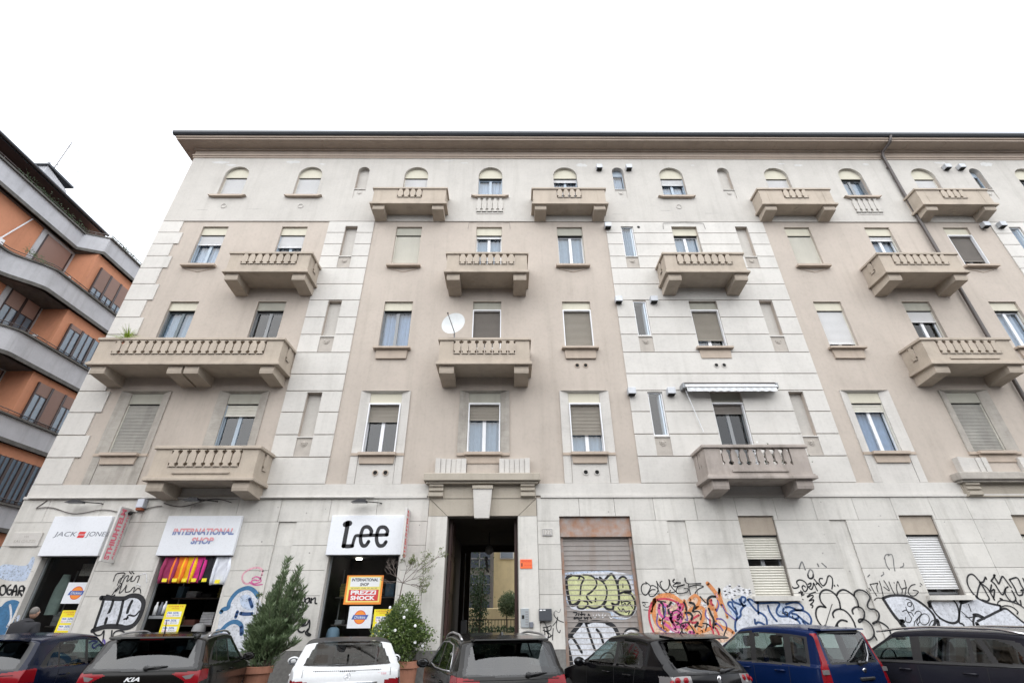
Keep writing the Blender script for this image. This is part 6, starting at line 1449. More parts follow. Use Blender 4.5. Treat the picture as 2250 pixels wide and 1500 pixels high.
b.tube([(-2.45, 13.4, .8), (-2.72, 13.42, 1.5), (-2.72, 13.42, 2.0), (-2.66, 13.4, 2.45)], [.022, .018, .016, .014], 6)
for d, L in (((.8, 0, .75), .30), ((-.6, -.1, .5), .22), ((.95, -.2, .25), .24), ((.2, 0, 1), .2), ((-.9, 0, .1), .18), ((.7, .1, -.1), .2)): twig(Vector((-2.66, 13.4, 2.45)), Vector(d).normalized(), L, .009, 4)
twig(Vector((-2.2, 13.35, 2.75)), Vector((.8, 0, .6)).normalized(), .26, .007, 3)
b.build('branch', M_twig, tw); P = np.array([tuple(p) for p in LP]); P = P[P[:, 0] > -2.75]; P = np.repeat(P, 2, 0); leaf_mesh('foliage', P, rng.normal(size=P.shape)+[0, 0, .3], rng.uniform(.025, .05, len(P)), .018, M_leafy, tw)

# ------------------------------------------------------------------ person looking into the left shop
pe = empty('person', (-11.25, 12.95, .13), 'person in a black jacket with short grey hair looking into the left shop window', 'person')
def skin(name, J, Ed, mt, parent, sub=2, root=0):
    me = bpy.data.meshes.new(name); me.from_pydata([j[:3] for j in J], Ed, []); o = bpy.data.objects.new(name, me); C.objects.link(o)
    s = o.modifiers.new('skin', 'SKIN'); s.use_smooth_shade = True; me.skin_vertices[0].data[root].use_root = True
    for i, j in enumerate(J): me.skin_vertices[0].data[i].radius = (j[3], j[4] if len(j) > 4 else j[3])
    m_ = o.modifiers.new('sub', 'SUBSURF'); m_.levels = sub; m_.render_levels = sub
    dg = bpy.context.evaluated_depsgraph_get(); dg.update(); nm = bpy.data.meshes.new_from_object(o.evaluated_get(dg)); bpy.data.objects.remove(o)
    nm.materials.clear(); nm.materials.append(mt); nm.polygons.foreach_set('use_smooth', [True]*len(nm.polygons)); nm.name = name
    return link(name, nm, parent, (0, 0, 0))
px, py, pz = -11.25, 12.95, .13
M_skin = mat('skin', (.42, .25, .18), .6); M_jack = mat('black_jacket', (.018, .018, .022), .85, bump=.4, bscale=18); M_jeans = mat('dark_trousers', (.03, .035, .05), .9); M_hair = mat('grey_hair', (.20, .185, .17), .9, var=.3, vscale=30)
def J(x, y, z, *r): return (px+x, py+y, pz+z, *r)
body = [J(0, 0, .98, .12, .10), J(0, .01, 1.2, .11, .09), J(.0, .02, 1.38, .10, .08), J(.02, .03, 1.52, .06, .06), J(.04, .05, 1.60, .055, .055), J(-.19, .0, 1.40, .05), J(-.26, .02, 1.15, .055), J(-.20, .15, .95, .042), J(.19, .03, 1.40, .05), J(.27, .06, 1.15, .055), J(.24, .2, .98, .042),
        J(-.1, 0, .9, .1), J(-.11, 0, .5, .072), J(-.11, -.01, .1, .05), J(-.11, .12, .04, .04), J(.1, 0, .9, .1), J(.11, .02, .5, .072), J(.12, .0, .1, .05), J(.12, .13, .04, .04), J(-.17, .22, .93, .032, .02), J(.22, .27, .97, .032, .02)]
skin('body', body, [(0, 1), (1, 2), (2, 3), (3, 4), (2, 5), (5, 6), (6, 7), (2, 8), (8, 9), (9, 10), (0, 11), (11, 12), (12, 13), (13, 14), (0, 15), (15, 16), (16, 17), (17, 18), (7, 19), (10, 20)], M_skin, pe)
jk = [J(0, -.0, .86, .22, .18), J(0, .01, 1.1, .23, .19), J(0, .01, 1.34, .26, .21), J(.01, .02, 1.50, .19, .16), J(.03, .04, 1.60, .11, .10), J(-.22, 0, 1.42, .13), J(-.27, .02, 1.15, .075), J(-.21, .14, .97, .06), J(.22, .03, 1.42, .13), J(.29, .06, 1.15, .09), J(.24, .18, .99, .065)]
skin('jacket', jk, [(0, 1), (1, 2), (2, 3), (3, 4), (2, 5), (5, 6), (6, 7), (2, 8), (8, 9), (9, 10)], M_jack, pe)
tr = [J(0, 0, .9, .16, .14), J(-.1, 0, .84, .115), J(-.11, 0, .5, .088), J(-.11, -.01, .12, .07), J(.1, 0, .84, .115), J(.11, .02, .5, .088), J(.12, 0, .12, .07)]
skin('trousers', tr, [(0, 1), (1, 2), (2, 3), (0, 4), (4, 5), (5, 6)], M_jeans, pe)
for s in (-.11, .12):
    b = MB(); b.ball((px+s, py+.05, pz+.05), (.055, .15, .055), 14, 8); b.build('shoe', M_black, pe, smooth=True)
b = MB(); b.ball((px+.05, py+.07, pz+1.70), (.078, .098, .115), 20, 14); b.ball((px+.055, py+.165, pz+1.69), (.014, .022, .02), 8, 6)
for s in (-1, 1): b.ball((px+.05+s*.079, py+.06, pz+1.695), (.012, .02, .03), 8, 6)
hd = b.build('head', M_skin, pe, smooth=True)
for s in (-1, 1):
    b = MB(); b.ball((px+.055+s*.03, py+.158, pz+1.715), (.012, .008, .008), 8, 6); b.build('eye', M_pale, hd, smooth=True)
b = MB(); b.ball((px+.055, py+.158, pz+1.645), (.025, .008, .007), 8, 6); b.build('mouth', mat('lips', (.3, .12, .1), .5), hd, smooth=True)
b = MB(); b.ball((px+.05, py+.045, pz+1.735), (.083, .095, .095), 20, 12); b.build('hair', M_hair, pe, smooth=True)
for s in (-1, 1):
    b = MB()
    for f in range(4): b.tube([(px+s*.2+(-.02+.014*f), py+.25, pz+.94), (px+s*.2+(-.02+.014*f), py+.30, pz+.925), (px+s*.2+(-.02+.014*f), py+.315, pz+.895)], [.008, .0075, .006], 6)
    b.tube([(px+s*.2-s*.03, py+.23, pz+.94), (px+s*.2-s*.045, py+.265, pz+.91)], [.009, .007], 6); b.build('finger', M_skin, pe, smooth=True, kind='stuff')

# ------------------------------------------------------------------ cars
def paint(name, col, metal=.3, rough=.32):
    M = mat(name, col, .16 if sum(col) < 1 else .3, metal=0, coat=0, spec=.24, coords='obj', var=.06, vscale=30); return M
M_cg = glass('car_glass', (.50, .60, .59), .075, .01, wave=.03)
M_cgd = glass('dark_car_glass', (.12, .14, .15), .085, .01, wave=.03)
M_trim = mat('black_trim', (.015, .015, .016), .45); M_tyre = mat('tyre', (.02, .02, .02), .9); M_rim = mat('alloy_rim', (.42, .42, .43), .35, metal=.8)
M_seat = mat('seat_cloth', (.035, .035, .04), .95); M_int = mat('dark_interior', (.025, .025, .027), .9)
M_tl = mat('red_lamp', (.20, .004, .009), .2, spec=.3); M_tlc = mat('clear_lamp', (.20, .19, .19), .2, metal=.2); M_chr = mat('chrome', (.75, .75, .77), .12, metal=1); M_und = mat('underbody', (.02, .02, .02), .9)
def pip(x, y, poly):
    "vectorised point in polygon"
    inside = np.zeros(x.shape, bool); n = len(poly)
    for i in range(n):
        (x0, y0), (x1, y1) = poly[i], poly[(i+1) % n]
        if y0 == y1: continue
        c = ((y0 > y) != (y1 > y)) & (x < (x1-x0)*(y-y0)/(y1-y0)+x0); inside ^= c
    return inside
def sm(a, k):
    if k < 2: return a
    pad = np.concatenate([np.full(k, a[0]), a, np.full(k, a[-1])]); r = np.convolve(pad, np.ones(2*k//2*1)/(2*k//2*1), 'same'); return r[k:-k]
def car(label, loc, rz, sp):
    """local frame: x right, y forward, z up, origin on the road under the middle of the rear bumper"""
    W = sp['W']/2; L = sp['L']; prof = sp['prof']                 # prof: (y, z, tag) from rear bumper over the roof to the nose; tag names the span that starts there
    T = empty('parked_car', loc, label, 'car', 'cars parked nose-in along the pavement', rz=rz)
    ds = .0145; Y, Z, TG = [], [], []
    for (a, b_) in zip(prof, prof[1:]):
        n = max(1, int(sqrt((a[0]-b_[0])**2+(a[1]-b_[1])**2)/ds))
        for k in range(n): Y.append(a[0]+(b_[0]-a[0])*k/n); Z.append(a[1]+(b_[1]-a[1])*k/n); TG.append(a[2])
    Y.append(prof[-1][0]); Z.append(prof[-1][1]); TG.append(prof[-1][2])
    Y = np.array(Y); Z = np.array(Z); TG = np.array(TG)
    for _ in range(2): Y = sm(Y, 10); Z = sm(Z, 10)
    S = len(Y); b0, b1 = sp['belt']; belt = b0+(b1-b0)*np.clip(Y/L, 0, 1)
    pr = np.clip((.75-Y)/.75, 0, 1); pf = np.clip((Y-(L-1.0))/1.0, 0, 1)
    hwb = W*(1-sp.get('taper', .09)*pr**2-.17*pf**2)
    bow = np.where(np.isin(TG, ['tail', 'bl', 'deck']), sp.get('bow', .16), 0.)+np.where(TG == 'ws', -.16, 0)+np.where(np.isin(TG, ['nose']), -.30, 0)+np.where(TG == 'hood', -.10, 0)
    for _ in range(2): bow = sm(bow, 21)
    rc = np.select([TG == 'roof', np.isin(TG, ['bl', 'ws']), TG == 'hood', TG == 'deck', np.isin(TG, ['tail', 'nose'])], [.10, .07, .07, .06, .045], .06)
    rc = sm(sm(rc, 12), 12); zb = .20
    def hw(z, i):
        bt = belt[i][:, None]; w = hwb[i][:, None]
        lo = w*(1-.07*np.clip((.62-z)/.42, 0, 1)**2-.035*np.clip((z-.62)/np.maximum(bt-.62, .05), 0, 1)**2)
        up = w*.965-.028*np.clip((z-bt)/.03, 0, 1)-sp.get('tumble', .36)*np.clip(z-bt-.02, 0, 9)
        return np.where(z < bt, lo, up)
    ii = np.arange(S); K1 = 74; K2 = 36
    t = np.linspace(0, 1, K1)[None, :]; zt = np.maximum(Z-rc, zb+.01)[:, None]; zs = zb+(zt-zb)*t; xs = hw(zs, ii)
    xe = xs[:, -1:]; v = np.linspace(0, 1, K2)[None, 1:]; q = np.cos(v*pi/2)*1.0; xt = xe*q; nn = 5.0
    crown = sp.get('crown', .02)
    ztop = zt+(Z[:, None]-zt)*(1-q**nn)**(1/nn)+crown*(1-q**2)*(np.isin(TG, ['roof', 'hood', 'deck'])[:, None])
    X = np.concatenate([xs, xt], 1); ZZ = np.concatenate([zs, ztop], 1); K = X.shape[1]
    YY = Y[:, None]+bow[:, None]*(X/W)**2
    X2 = np.concatenate([X, -X[:, -2::-1]], 1); Z2 = np.concatenate([ZZ, ZZ[:, -2::-1]], 1); Y2 = np.concatenate([YY, YY[:, -2::-1]], 1); KK = X2.shape[1]
    V = np.stack([X2, Y2, Z2], 2).reshape(-1, 3)
    I, Jx = np.meshgrid(np.arange(S-1), np.arange(KK-1), indexing='ij'); a = (I*KK+Jx).ravel(); F = np.stack([a, a+KK, a+KK+1, a+1], 1)
    c = V[F].mean(1); cx, cy_, cz = np.abs(c[:, 0]), c[:, 1], c[:, 2]; tag = TG[I.ravel()]; j = Jx.ravel(); side = (j < K1) | (j >= KK-1-K1)
    hwc = (hwb[I.ravel()]*.965-.028-sp.get('tumble', .36)*np.clip(cz-belt[I.ravel()]-.02, 0, 9))
    cls = np.zeros(len(F), int)                   # 0 body
    edge = hwc-cx
    m_ = (tag == 'ws') & ~side & (edge > .055) & (cz > sp['ws_z'][0]) & (cz < sp['ws_z'][1]); cls[m_] = 1
    if 'bl_poly' in sp: m_ = ~side & np.isin(tag, ['bl', 'tail', 'deck', 'roof']) & (cy_ < L*.5) & pip(cx, cz, sp['bl_poly']); cls[m_] = 2
    if 'bl_rim' in sp: m_ = ~side & np.isin(tag, ['bl', 'tail', 'deck', 'roof']) & (cy_ < L*.5) & pip(cx, cz, sp['bl_rim']) & (cls == 0); cls[m_] = 9
    above = cz > belt[I.ravel()]+.012
    if sp.get('dark_roof'): m_ = (tag == 'roof') & ~side & (cls == 0); cls[m_] = 9
    if 'dlo' in sp: m_ = side & above & pip(cy_, cz, sp['dlo']); cls[m_] = 9
    for k, poly in enumerate(sp['side']): m_ = side & above & pip(cy_, cz, poly); cls[m_] = 20+k
    for k, (poly, rear, sd) in enumerate(sp['lamps']):
        if rear is not None: m_ = ~side & (cy_ < L*.4) & pip(cx, cz, rear); cls[m_] = 40+k
        if sd is not None: m_ = side & pip(cy_, cz, sd); cls[m_] = 40+k
        if rear is not None and sp.get('lamp_side', True): m_ = side & (cy_ < .42) & pip(cx, cz, rear); cls[m_] = 40+k
    for wy in sp['wheels']: m_ = side & ((cy_-wy)**2+(cz-sp['wr'])**2 < (sp['wr']+.055)**2); cls[m_] = -1
    def sub(mask, name, mt, parent=T, push=0):
        f = F[mask]
        if len(f) == 0: return None
        u, inv = np.unique(f, return_inverse=True); vv = V[u].copy(); ff = inv.reshape(f.shape)
        o_ = vv.mean(0); me = bpy.data.meshes.new(name); me.vertices.add(len(vv)); me.vertices.foreach_set('co', (vv-o_).ravel()); me.loops.add(ff.size); me.loops.foreach_set('vertex_index', ff.ravel().astype(np.int32))
        me.polygons.add(len(ff)); me.polygons.foreach_set('loop_start', np.arange(0, ff.size, 4, dtype=np.int32)); me.polygons.foreach_set('loop_total', np.full(len(ff), 4, dtype=np.int32)); me.update(); me.validate()
        me.polygons.foreach_set('use_smooth', [True]*len(me.polygons)); me.materials.append(mt); ob = bpy.data.objects.new(name, me); C.objects.link(ob); ob.parent = parent
        lp = Vector(o_); ob.location = lp-(LOC.get(parent.name, Vector((0, 0, 0))) if parent is not T else Vector((0, 0, 0))); LOC[ob.name] = lp; return ob
    LOC = {}
    def part(mb, name, mt, smooth=False, parent=T, **k):
        V_ = np.array(mb.v); o_ = V_.mean(0); me = bpy.data.meshes.new(name); me.from_pydata((V_-o_).tolist(), [], mb.f); me.materials.append(mt)
        if smooth: me.polygons.foreach_set('use_smooth', [True]*len(me.polygons))
        me.update(); ob = bpy.data.objects.new(name, me); C.objects.link(ob); ob.parent = parent; lp = Vector(o_); ob.location = lp-(LOC.get(parent.name, Vector((0, 0, 0))) if parent is not T else Vector((0, 0, 0))); LOC[ob.name] = lp
        return props(ob, **k)
    pm = sp['paint']; body = sub(cls == 0, 'body', pm); sub(cls == 1, 'windshield', M_cg); sub(cls == 2, 'rear_window', sp.get('rear_glass', M_cgd)); [sub((cls == 9) & q_, 'window_trim', M_trim) for q_ in (side & (c[:, 0] > 0), side & (c[:, 0] < 0), ~side)]
    right = c[:, 0] > 0
    for k in range(len(sp['side'])):
        for r in (True, False): sub((cls == 20+k) & (right == r), 'side_window', sp.get('side_glass', [M_cg]*9)[k])
    lm = {}
    for k, (nm, _, _) in enumerate(sp['lamps']):
        for r in (True, False): lm[(k, r)] = sub((cls == 40+k) & (right == r), nm, {'tail_lamp': M_tl, 'clear_lamp': M_tlc, 'black_panel': M_trim}[nm])
    def surf(y, z, s=1):
        "x on the flank at height z"
        i = np.array([int(np.argmin(np.abs(Y-y)+np.where(Z < z, 5, 0)))]); return s*float(hw(np.array([[z]]), i)[0, 0])
    def rear_y(x, z):
        m2 = (~side) & (cy_ < L*.4); d2 = (cx[m2]-abs(x))**2+(cz[m2]-z)**2; return float(cy_[m2][np.argmin(d2)])
    sp['surf'] = surf
    # underbody, interior, seats
    b = MB(); b.box(-W+.08, W-.08, .12, L-.2, .18, .32); part(b, 'underbody', M_und)
    f0, f1 = sp['cabin']; zi = belt[0]-.12
    b = MB(); b.box(-W+.14, W-.14, f0+.25, f1-.1, .33, .50); b.box(-W+.12, W-.12, f1-.45, f1-.05, .5, zi-.02); part(b, 'dashboard', M_int)
    sh = sp.get('roofz', 1.4)-.06
    for x in (-.36, .36):
        for y, hh in ((f0+1.55, sh-.14), (f0+.68, sh-.22)):
            q = MB(); q.bbox(x-.24, x+.24, y-.05, y+.12, .5, hh-.16, .04); q.bbox(x-.13, x+.13, y-.03, y+.08, hh-.13, hh+.04, .035); q.bbox(x-.25, x+.25, y, y+.5, .45, .58, .04); part(q, 'seat', M_seat)
    b = MB(); 
    for k in range(16): p, q_ = 2*pi*k/16, 2*pi*(k+1)/16; b.tube([(-.36+.18*cos(p), f1-.52-.07*sin(p), zi+.06+.17*sin(p)), (-.36+.18*cos(q_), f1-.52-.07*sin(q_), zi+.06+.17*sin(q_))], .014, 5)
    part(b, 'steering_wheel', M_trim)
    b = MB(); b.box(-W+.15, W-.15, f0-.02, f0+.45, zi-.04, zi-.01); part(b, 'parcel_shelf', M_int)
    b = MB(); b.bbox(-.11, .11, f1-.62, f1-.59, sh-.12, sh-.06, .008); part(b, 'rear_view_mirror', M_trim)
    # wheels
    wr = sp['wr']
    for wy in sp['wheels']:
        for s in (-1, 1):
            xo = s*(W-.03); b = MB(); b.lathe((xo-s*.11, wy, wr), [(wr*.62, -.10), (wr*.93, -.10), (wr, -.07), (wr, .07), (wr*.93, .10), (wr*.62, .10)], 28, 'x'); w_ = part(b, 'wheel', M_tyre, True)
            b = MB(); b.lathe((xo-s*.11, wy, wr), [(0, s*.05), (wr*.2, s*.06), (wr*.25, s*.04)], 20, 'x'); b.lathe((xo-s*.11, wy, wr), [(wr*.56, s*.085), (wr*.64, s*.09), (wr*.62, -s*.05), (wr*.3, -s*.04)], 24, 'x')
            for k in range(5):
                a = 2*pi*k/5; ca_, sa_ = cos(a), sin(a)
                b.tube([(xo-s*.06, wy+wr*.1*ca_, wr+wr*.1*sa_), (xo-s*.03, wy+wr*.6*ca_, wr+wr*.6*sa_)], .025, 6)
            part(b, 'rim', M_rim, False, w_)
    # mirrors
    my, mz = sp['mirror']
    for s in (-1, 1):
        x0 = surf(my, mz-.03)+.02; b = MB(); b.ball((s*(x0+.11), my, mz), (.115, .06, .075), 14, 9); b.tube([(s*(x0-.06), my+.02, mz-.06), (s*(x0+.05), my, mz-.03)], .025, 6)
        mo = part(b, 'side_mirror', sp.get('mirror_paint', pm), True)
        q = MB(); q.add([(s*(x0+.11)+.088*cos(k*pi/8), my-.052, mz+.052*sin(k*pi/8)) for k in range(16)], [tuple(range(16))]); part(q, 'mirror_glass', mat('mirror_silver', (.5, .53, .56), .03, metal=1), False, mo)
    # panel gaps and handles on both flanks
    for s in (-1, 1):
        for (y0_, z0_, y1_, z1_) in sp['seams']:
            q = MB(); n = 14; VV = []
            for k in range(n+1):
                t_ = k/n; yy = y0_+(y1_-y0_)*t_; zz = z0_+(z1_-z0_)*t_; x_ = surf(yy, zz)+.0025; dxy = Vector((y1_-y0_, z1_-z0_)).normalized(); nx_, nz_ = -dxy.y*.004, dxy.x*.004
                VV += [(s*x_, yy-nx_, zz-nz_), (s*x_, yy+nx_, zz+nz_)]
            q.add(VV, [(2*k, 2*k+1, 2*k+3, 2*k+2) for k in range(n)]); part(q, 'panel_gap', M_black)
        for (hy, hz) in sp['handles']:
            x_ = surf(hy, hz); q = MB(); q.tube([(s*(x_-.01), hy-.10, hz), (s*(x_+.028), hy-.085, hz+.004), (s*(x_+.028), hy+.085, hz+.004), (s*(x_-.01), hy+.10, hz)], .013, 6); part(q, 'door_handle', sp.get('handle_mat', pm), True)
    # roof rails
    if 'rails' in sp:
        ra0, ra1, rm = sp['rails']
        for s in (-1, 1):
            pts = []
            for k in range(15):
                t_ = k/14; yy = ra0+(ra1-ra0)*t_; i_ = int(np.argmin(np.abs(Y-yy)+np.where(TG == 'roof', 0, 9))); zz = Z[i_]-.01; x_ = surf(yy, zz-rc[i_])-.05
                pts.append((s*x_, yy, zz+.035*min(1, 6*t_, 6*(1-t_))))
            q = MB(); q.tube(pts, .017, 8); part(q, 'roof_rail', rm, True)
    # extras
    def ex(name, mt, fn, smooth=False, **k): q = MB(); fn(q); return part(q, name, mt, smooth, **k)
    sp['extras'](ex, rear_y, surf, T, part)
    ex('number_plate', M_pale, lambda q: q.box(-.26, .26, rear_y(0, .55)-.03, rear_y(0, .55)-.005, .5, .61))
    ex('bumper_insert', M_trim, lambda q: q.bbox(-W+.25, W-.25, -.03, .12, .22, .40, .03))
    for s in (-1, 1): ex('head_lamp', M_tlc, lambda q: q.ball((s*(W-.3), L-.32, .66), (.17, .16, .07), 12, 8), True)
    return T
def wiper(ex, ry, x0, z0, x1, z1, d=.03):
    y0_, y1_ = ry(x0, z0), ry(x1, z1)
    ex('rear_wiper', M_trim, lambda q: (q.tube([(x0, y0_-d, z0), ((x0+x1)/2, (y0_+y1_)/2-d-.01, (z0+z1)/2+.005), (x1, y1_-.012, z1)], [.022, .016, .008], 6), q.ball((x0, y0_-d+.005, z0), (.045, .03, .035), 10, 6)))
def gap_rear(ex, ry, pts):
    def f(q):
        VV = []
        for (x, z) in pts: y = ry(x, z)-.004; VV += [(x, y, z-.005), (x, y, z+.005)]
        q.add(VV, [(2*k, 2*k+1, 2*k+3, 2*k+2) for k in range(len(pts)-1)])
    ex('tailgate_gap', M_black, f)
def rz(deg): return radians(deg)
# 1 navy hatchback, far left
def x1(ex, ry, sf, T, part):
    ex('spoiler', NAVY, lambda q: q.prism([(.42, 1.415), (.16, 1.40), (.16, 1.385), (.42, 1.36)], 'x', -.56, .56)); wiper(ex, ry, 0, 1.0, .3, 1.03); gap_rear(ex, ry, [(-.7+.1*k, .90) for k in range(15)])
    ex('high_brake_light', M_tl, lambda q: q.box(-.15, .15, .155, .165, 1.385, 1.398))
NAVY = paint('navy_paint', (.004, .007, .022)); 
HATCH = dict(W=1.80, L=4.3, belt=(.97, .90), cabin=(.25, 3.15), wheels=(.78, 3.42), wr=.32, ws_z=(.98, 1.39), roofz=1.44, mirror=(2.88, .97), taper=.10,
    prof=[(0, .22, 'tail'), (-.02, .60, 'tail'), (.02, .92, 'bl'), (.40, 1.385, 'roof'), (.9, 1.435, 'roof'), (1.6, 1.46, 'roof'), (2.15, 1.42, 'ws'), (3.12, .95, 'hood'), (3.9, .80, 'nose'), (4.22, .62, 'nose'), (4.3, .3, 'nose')],
    bl_poly=[(0, .98), (.66, .99), (.58, 1.32), (.50, 1.345), (0, 1.345)], bl_rim=[(0, .95), (.72, .96), (.64, 1.34), (.54, 1.375), (0, 1.375)],
    dlo=[(.50, 1.0), (.62, 1.15), (.95, 1.34), (1.6, 1.375), (2.2, 1.34), (2.98, .93), (.5, .93)],
    side=[[(.62, 1.0), (.76, 1.16), (.93, 1.29), (.93, .98)], [(.97, .98), (.97, 1.30), (1.2, 1.345), (1.72, 1.355), (1.72, .95)], [(1.80, .95), (1.80, 1.355), (2.12, 1.325), (2.72, .99), (2.72, .945)]],
    lamps=[('tail_lamp', [(.46, .80), (.95, .78), (.95, .99), (.50, .93)], [(0, .80), (.36, .86), (.40, .98), (0, .96)])],
    seams=[(.95, .93, .90, .5), (1.76, .94, 1.76, .3), (2.78, .93, 2.85, .35)], handles=[(1.12, .84), (1.98, .83)], paint=NAVY, extras=x1, side_glass=[M_cgd, M_cg, M_cg])
def mod(base, **k): d = dict(base); d.update(k); return d
car('dark navy hatchback at the far left with red tail lights', (-8.78, 9.30, 0), rz(8), HATCH)
# 2 black crossover with rails
BRN = paint('black_brown_paint', (.006, .0055, .005))
def x2(ex, ry, sf, T, part):
    ex('spoiler', BRN, lambda q: q.prism([(.50, 1.475), (.12, 1.445), (.10, 1.425), (.18, 1.405), (.50, 1.42)], 'x', -.60, .60))
    ex('high_brake_light', M_tl, lambda q: q.box(-.17, .17, .135, .160, 1.400, 1.418)); wiper(ex, ry, .08, 1.03, .36, 1.05); gap_rear(ex, ry, [(-.78+.104*k, .985-.01*abs(k-7)/7) for k in range(16)])
    ex('roof_aerial', M_trim, lambda q: q.tube([(0, .62, 1.46), (0, .52, 1.68)], [.012, .004], 6))
    y = ry(0, .86)-.006; o = text('KIA', 0, 0, .21, .055, 0, M_pale, T, name='badge', shear=.3, bold=.03); o.parent = T; o.location = (-.05, y-.004, .865)
    for s in (-1, 1): ex('lamp_strip', M_tlc, lambda q: q.add([(s*.60, ry(.60, .90)-.004, .915), (s*.76, ry(.76, .92)-.004, .935), (s*.72, ry(.72, .88)-.004, .875), (s*.66, ry(.66, .88)-.004, .87)], [(0, 1, 2, 3)]))
car('black crossover with grey roof rails and a short roof aerial, second car from the left', (-5.70, 8.93, 0), rz(14), mod(HATCH, W=1.83, L=4.35, belt=(1.03, .93), roofz=1.46, ws_z=(1.0, 1.41), mirror=(2.85, 1.02), taper=.08, crown=.015,
    prof=[(0, .22, 'tail'), (-.03, .60, 'tail'), (.0, .97, 'bl'), (.34, 1.41, 'roof'), (.8, 1.455, 'roof'), (1.6, 1.475, 'roof'), (2.2, 1.44, 'ws'), (3.1, .99, 'hood'), (3.95, .84, 'nose'), (4.27, .66, 'nose'), (4.35, .3, 'nose')],
    bl_poly=[(0, 1.02), (.70, 1.03), (.60, 1.34), (.52, 1.385), (0, 1.385)], bl_rim=[(0, .995), (.77, 1.0), (.67, 1.38), (.55, 1.41), (0, 1.41)],
    dlo=[(.46, 1.06), (.62, 1.22), (.95, 1.375), (1.6, 1.40), (2.25, 1.36), (3.0, .95), (.46, .98)],
    side=[[(.60, 1.09), (.74, 1.23), (.92, 1.33), (.92, 1.06)], [(.96, 1.05), (.96, 1.34), (1.2, 1.375), (1.72, 1.38), (1.72, 1.01)], [(1.80, 1.0), (1.80, 1.375), (2.16, 1.345), (2.78, 1.02), (2.78, .97)]],
    lamps=[('tail_lamp', [(.44, .955), (.95, .985), (.97, .90), (.80, .80), (.70, .80), (.62, .86)], [(0, .82), (.20, .83), (.34, .99), (0, .99)])],
    handles=[(1.12, .90), (1.98, .88)], paint=BRN, extras=x2, rails=(.62, 2.1, M_rim), side_glass=[M_cgd, M_cgd, M_cg]))
# 3 white saloon
WHT = paint('white_paint', (.56, .57, .58), metal=0, rough=.3)
def x3(ex, ry, sf, T, part):
    def dots(q):
        for k in range(34):
            x = -.50+.0303*k; y = ry(x, .985)-.004; q.box(x-.010, x+.010, y-.003, y+.002, .975, .993)
    ex('high_brake_light', M_trim, dots, kind='stuff')
    def star(q):
        y = ry(0, .92)-.012
        for k in range(20): p, r_ = 2*pi*k/20, 2*pi*(k+1)/20; q.tube([(.045*cos(p), y, .92+.045*sin(p)), (.045*cos(r_), y, .92+.045*sin(r_))], .004, 4)
        for k in range(3): a = pi/2+2*pi*k/3; q.tube([(0, y, .92), (.042*cos(a), y, .92+.042*sin(a))], [.006, .002], 4)
    ex('badge', M_chr, star); ex('chrome_strip', M_chr, lambda q: q.tube([(-.46+.092*k, ry(-.46+.092*k, .83)-.012, .83+.012*(1-(abs(k-5)/5)**2)) for k in range(11)], .011, 6), True)
    o = text('C 220', 0, 0, .14, .025, 0, M_pinkp, T, name='badge'); o.parent = T; o.location = (.52, ry(.52, .93)-.006, .925)
    gap_rear(ex, ry, [(-.60+.02*k, .985-.0*k) for k in range(1, 2)]+[(-.61, .80)])
    ex('trunk_gap', M_black, lambda q: [q.box(s*.655-.003, s*.655+.003, ry(.655, .93)-.006, ry(.655, .93)-.001, .84, 1.01) for s in (-1, 1)])
    ex('roof_aerial', M_trim, lambda q: q.prism([(.9, 1.375), (1.06, 1.38), (.93, 1.41)], 'x', -.015, .015))
car('white saloon with a dark sloping rear window, in the middle of the left half', (-2.46, 8.85, 0), rz(17), dict(W=1.79, L=4.55, belt=(.98, .90), cabin=(.75, 3.2), wheels=(.95, 3.7), wr=.32, ws_z=(.95, 1.33), roofz=1.38, mirror=(3.0, .96), taper=.12, bow=.20, paint=WHT, extras=x3, dark_roof=True,
    prof=[(0, .22, 'tail'), (-.03, .55, 'tail'), (.02, .86, 'tail'), (.06, .985, 'deck'), (.42, 1.035, 'bl'), (1.28, 1.32, 'roof'), (1.7, 1.36, 'roof'), (2.1, 1.365, 'roof'), (2.5, 1.32, 'ws'), (3.35, .95, 'hood'), (4.1, .83, 'nose'), (4.48, .62, 'nose'), (4.55, .3, 'nose')],
    bl_poly=[(0, 1.04), (.67, 1.045), (.52, 1.32), (.48, 1.335), (0, 1.335)], bl_rim=[(0, 1.03), (.69, 1.035), (.54, 1.33), (.50, 1.345), (0, 1.345)], rear_glass=glass('grey_rear_glass', (.38, .39, .39), .085, .01, wave=.03),
    dlo=[(.72, 1.03), (1.1, 1.2), (1.5, 1.31), (2.1, 1.325), (2.55, 1.28), (3.2, .94), (.72, .97)],
    side=[[(.86, 1.05), (1.15, 1.19), (1.5, 1.285), (1.86, 1.295), (1.86, .98)], [(1.94, .97), (1.94, 1.295), (2.1, 1.3), (2.5, 1.255), (3.0, .99), (3.0, .95)]],
    lamps=[('tail_lamp', [(.56, .68), (.95, .70), (.95, .875), (.58, .86)], [(-.1, .70), (.30, .74), (.34, .85), (-.1, .88)])],
    seams=[(1.15, .95, 1.2, .4), (1.9, .96, 1.9, .3), (3.0, .93, 3.08, .35)], handles=[(1.32, .86), (2.1, .85)]))
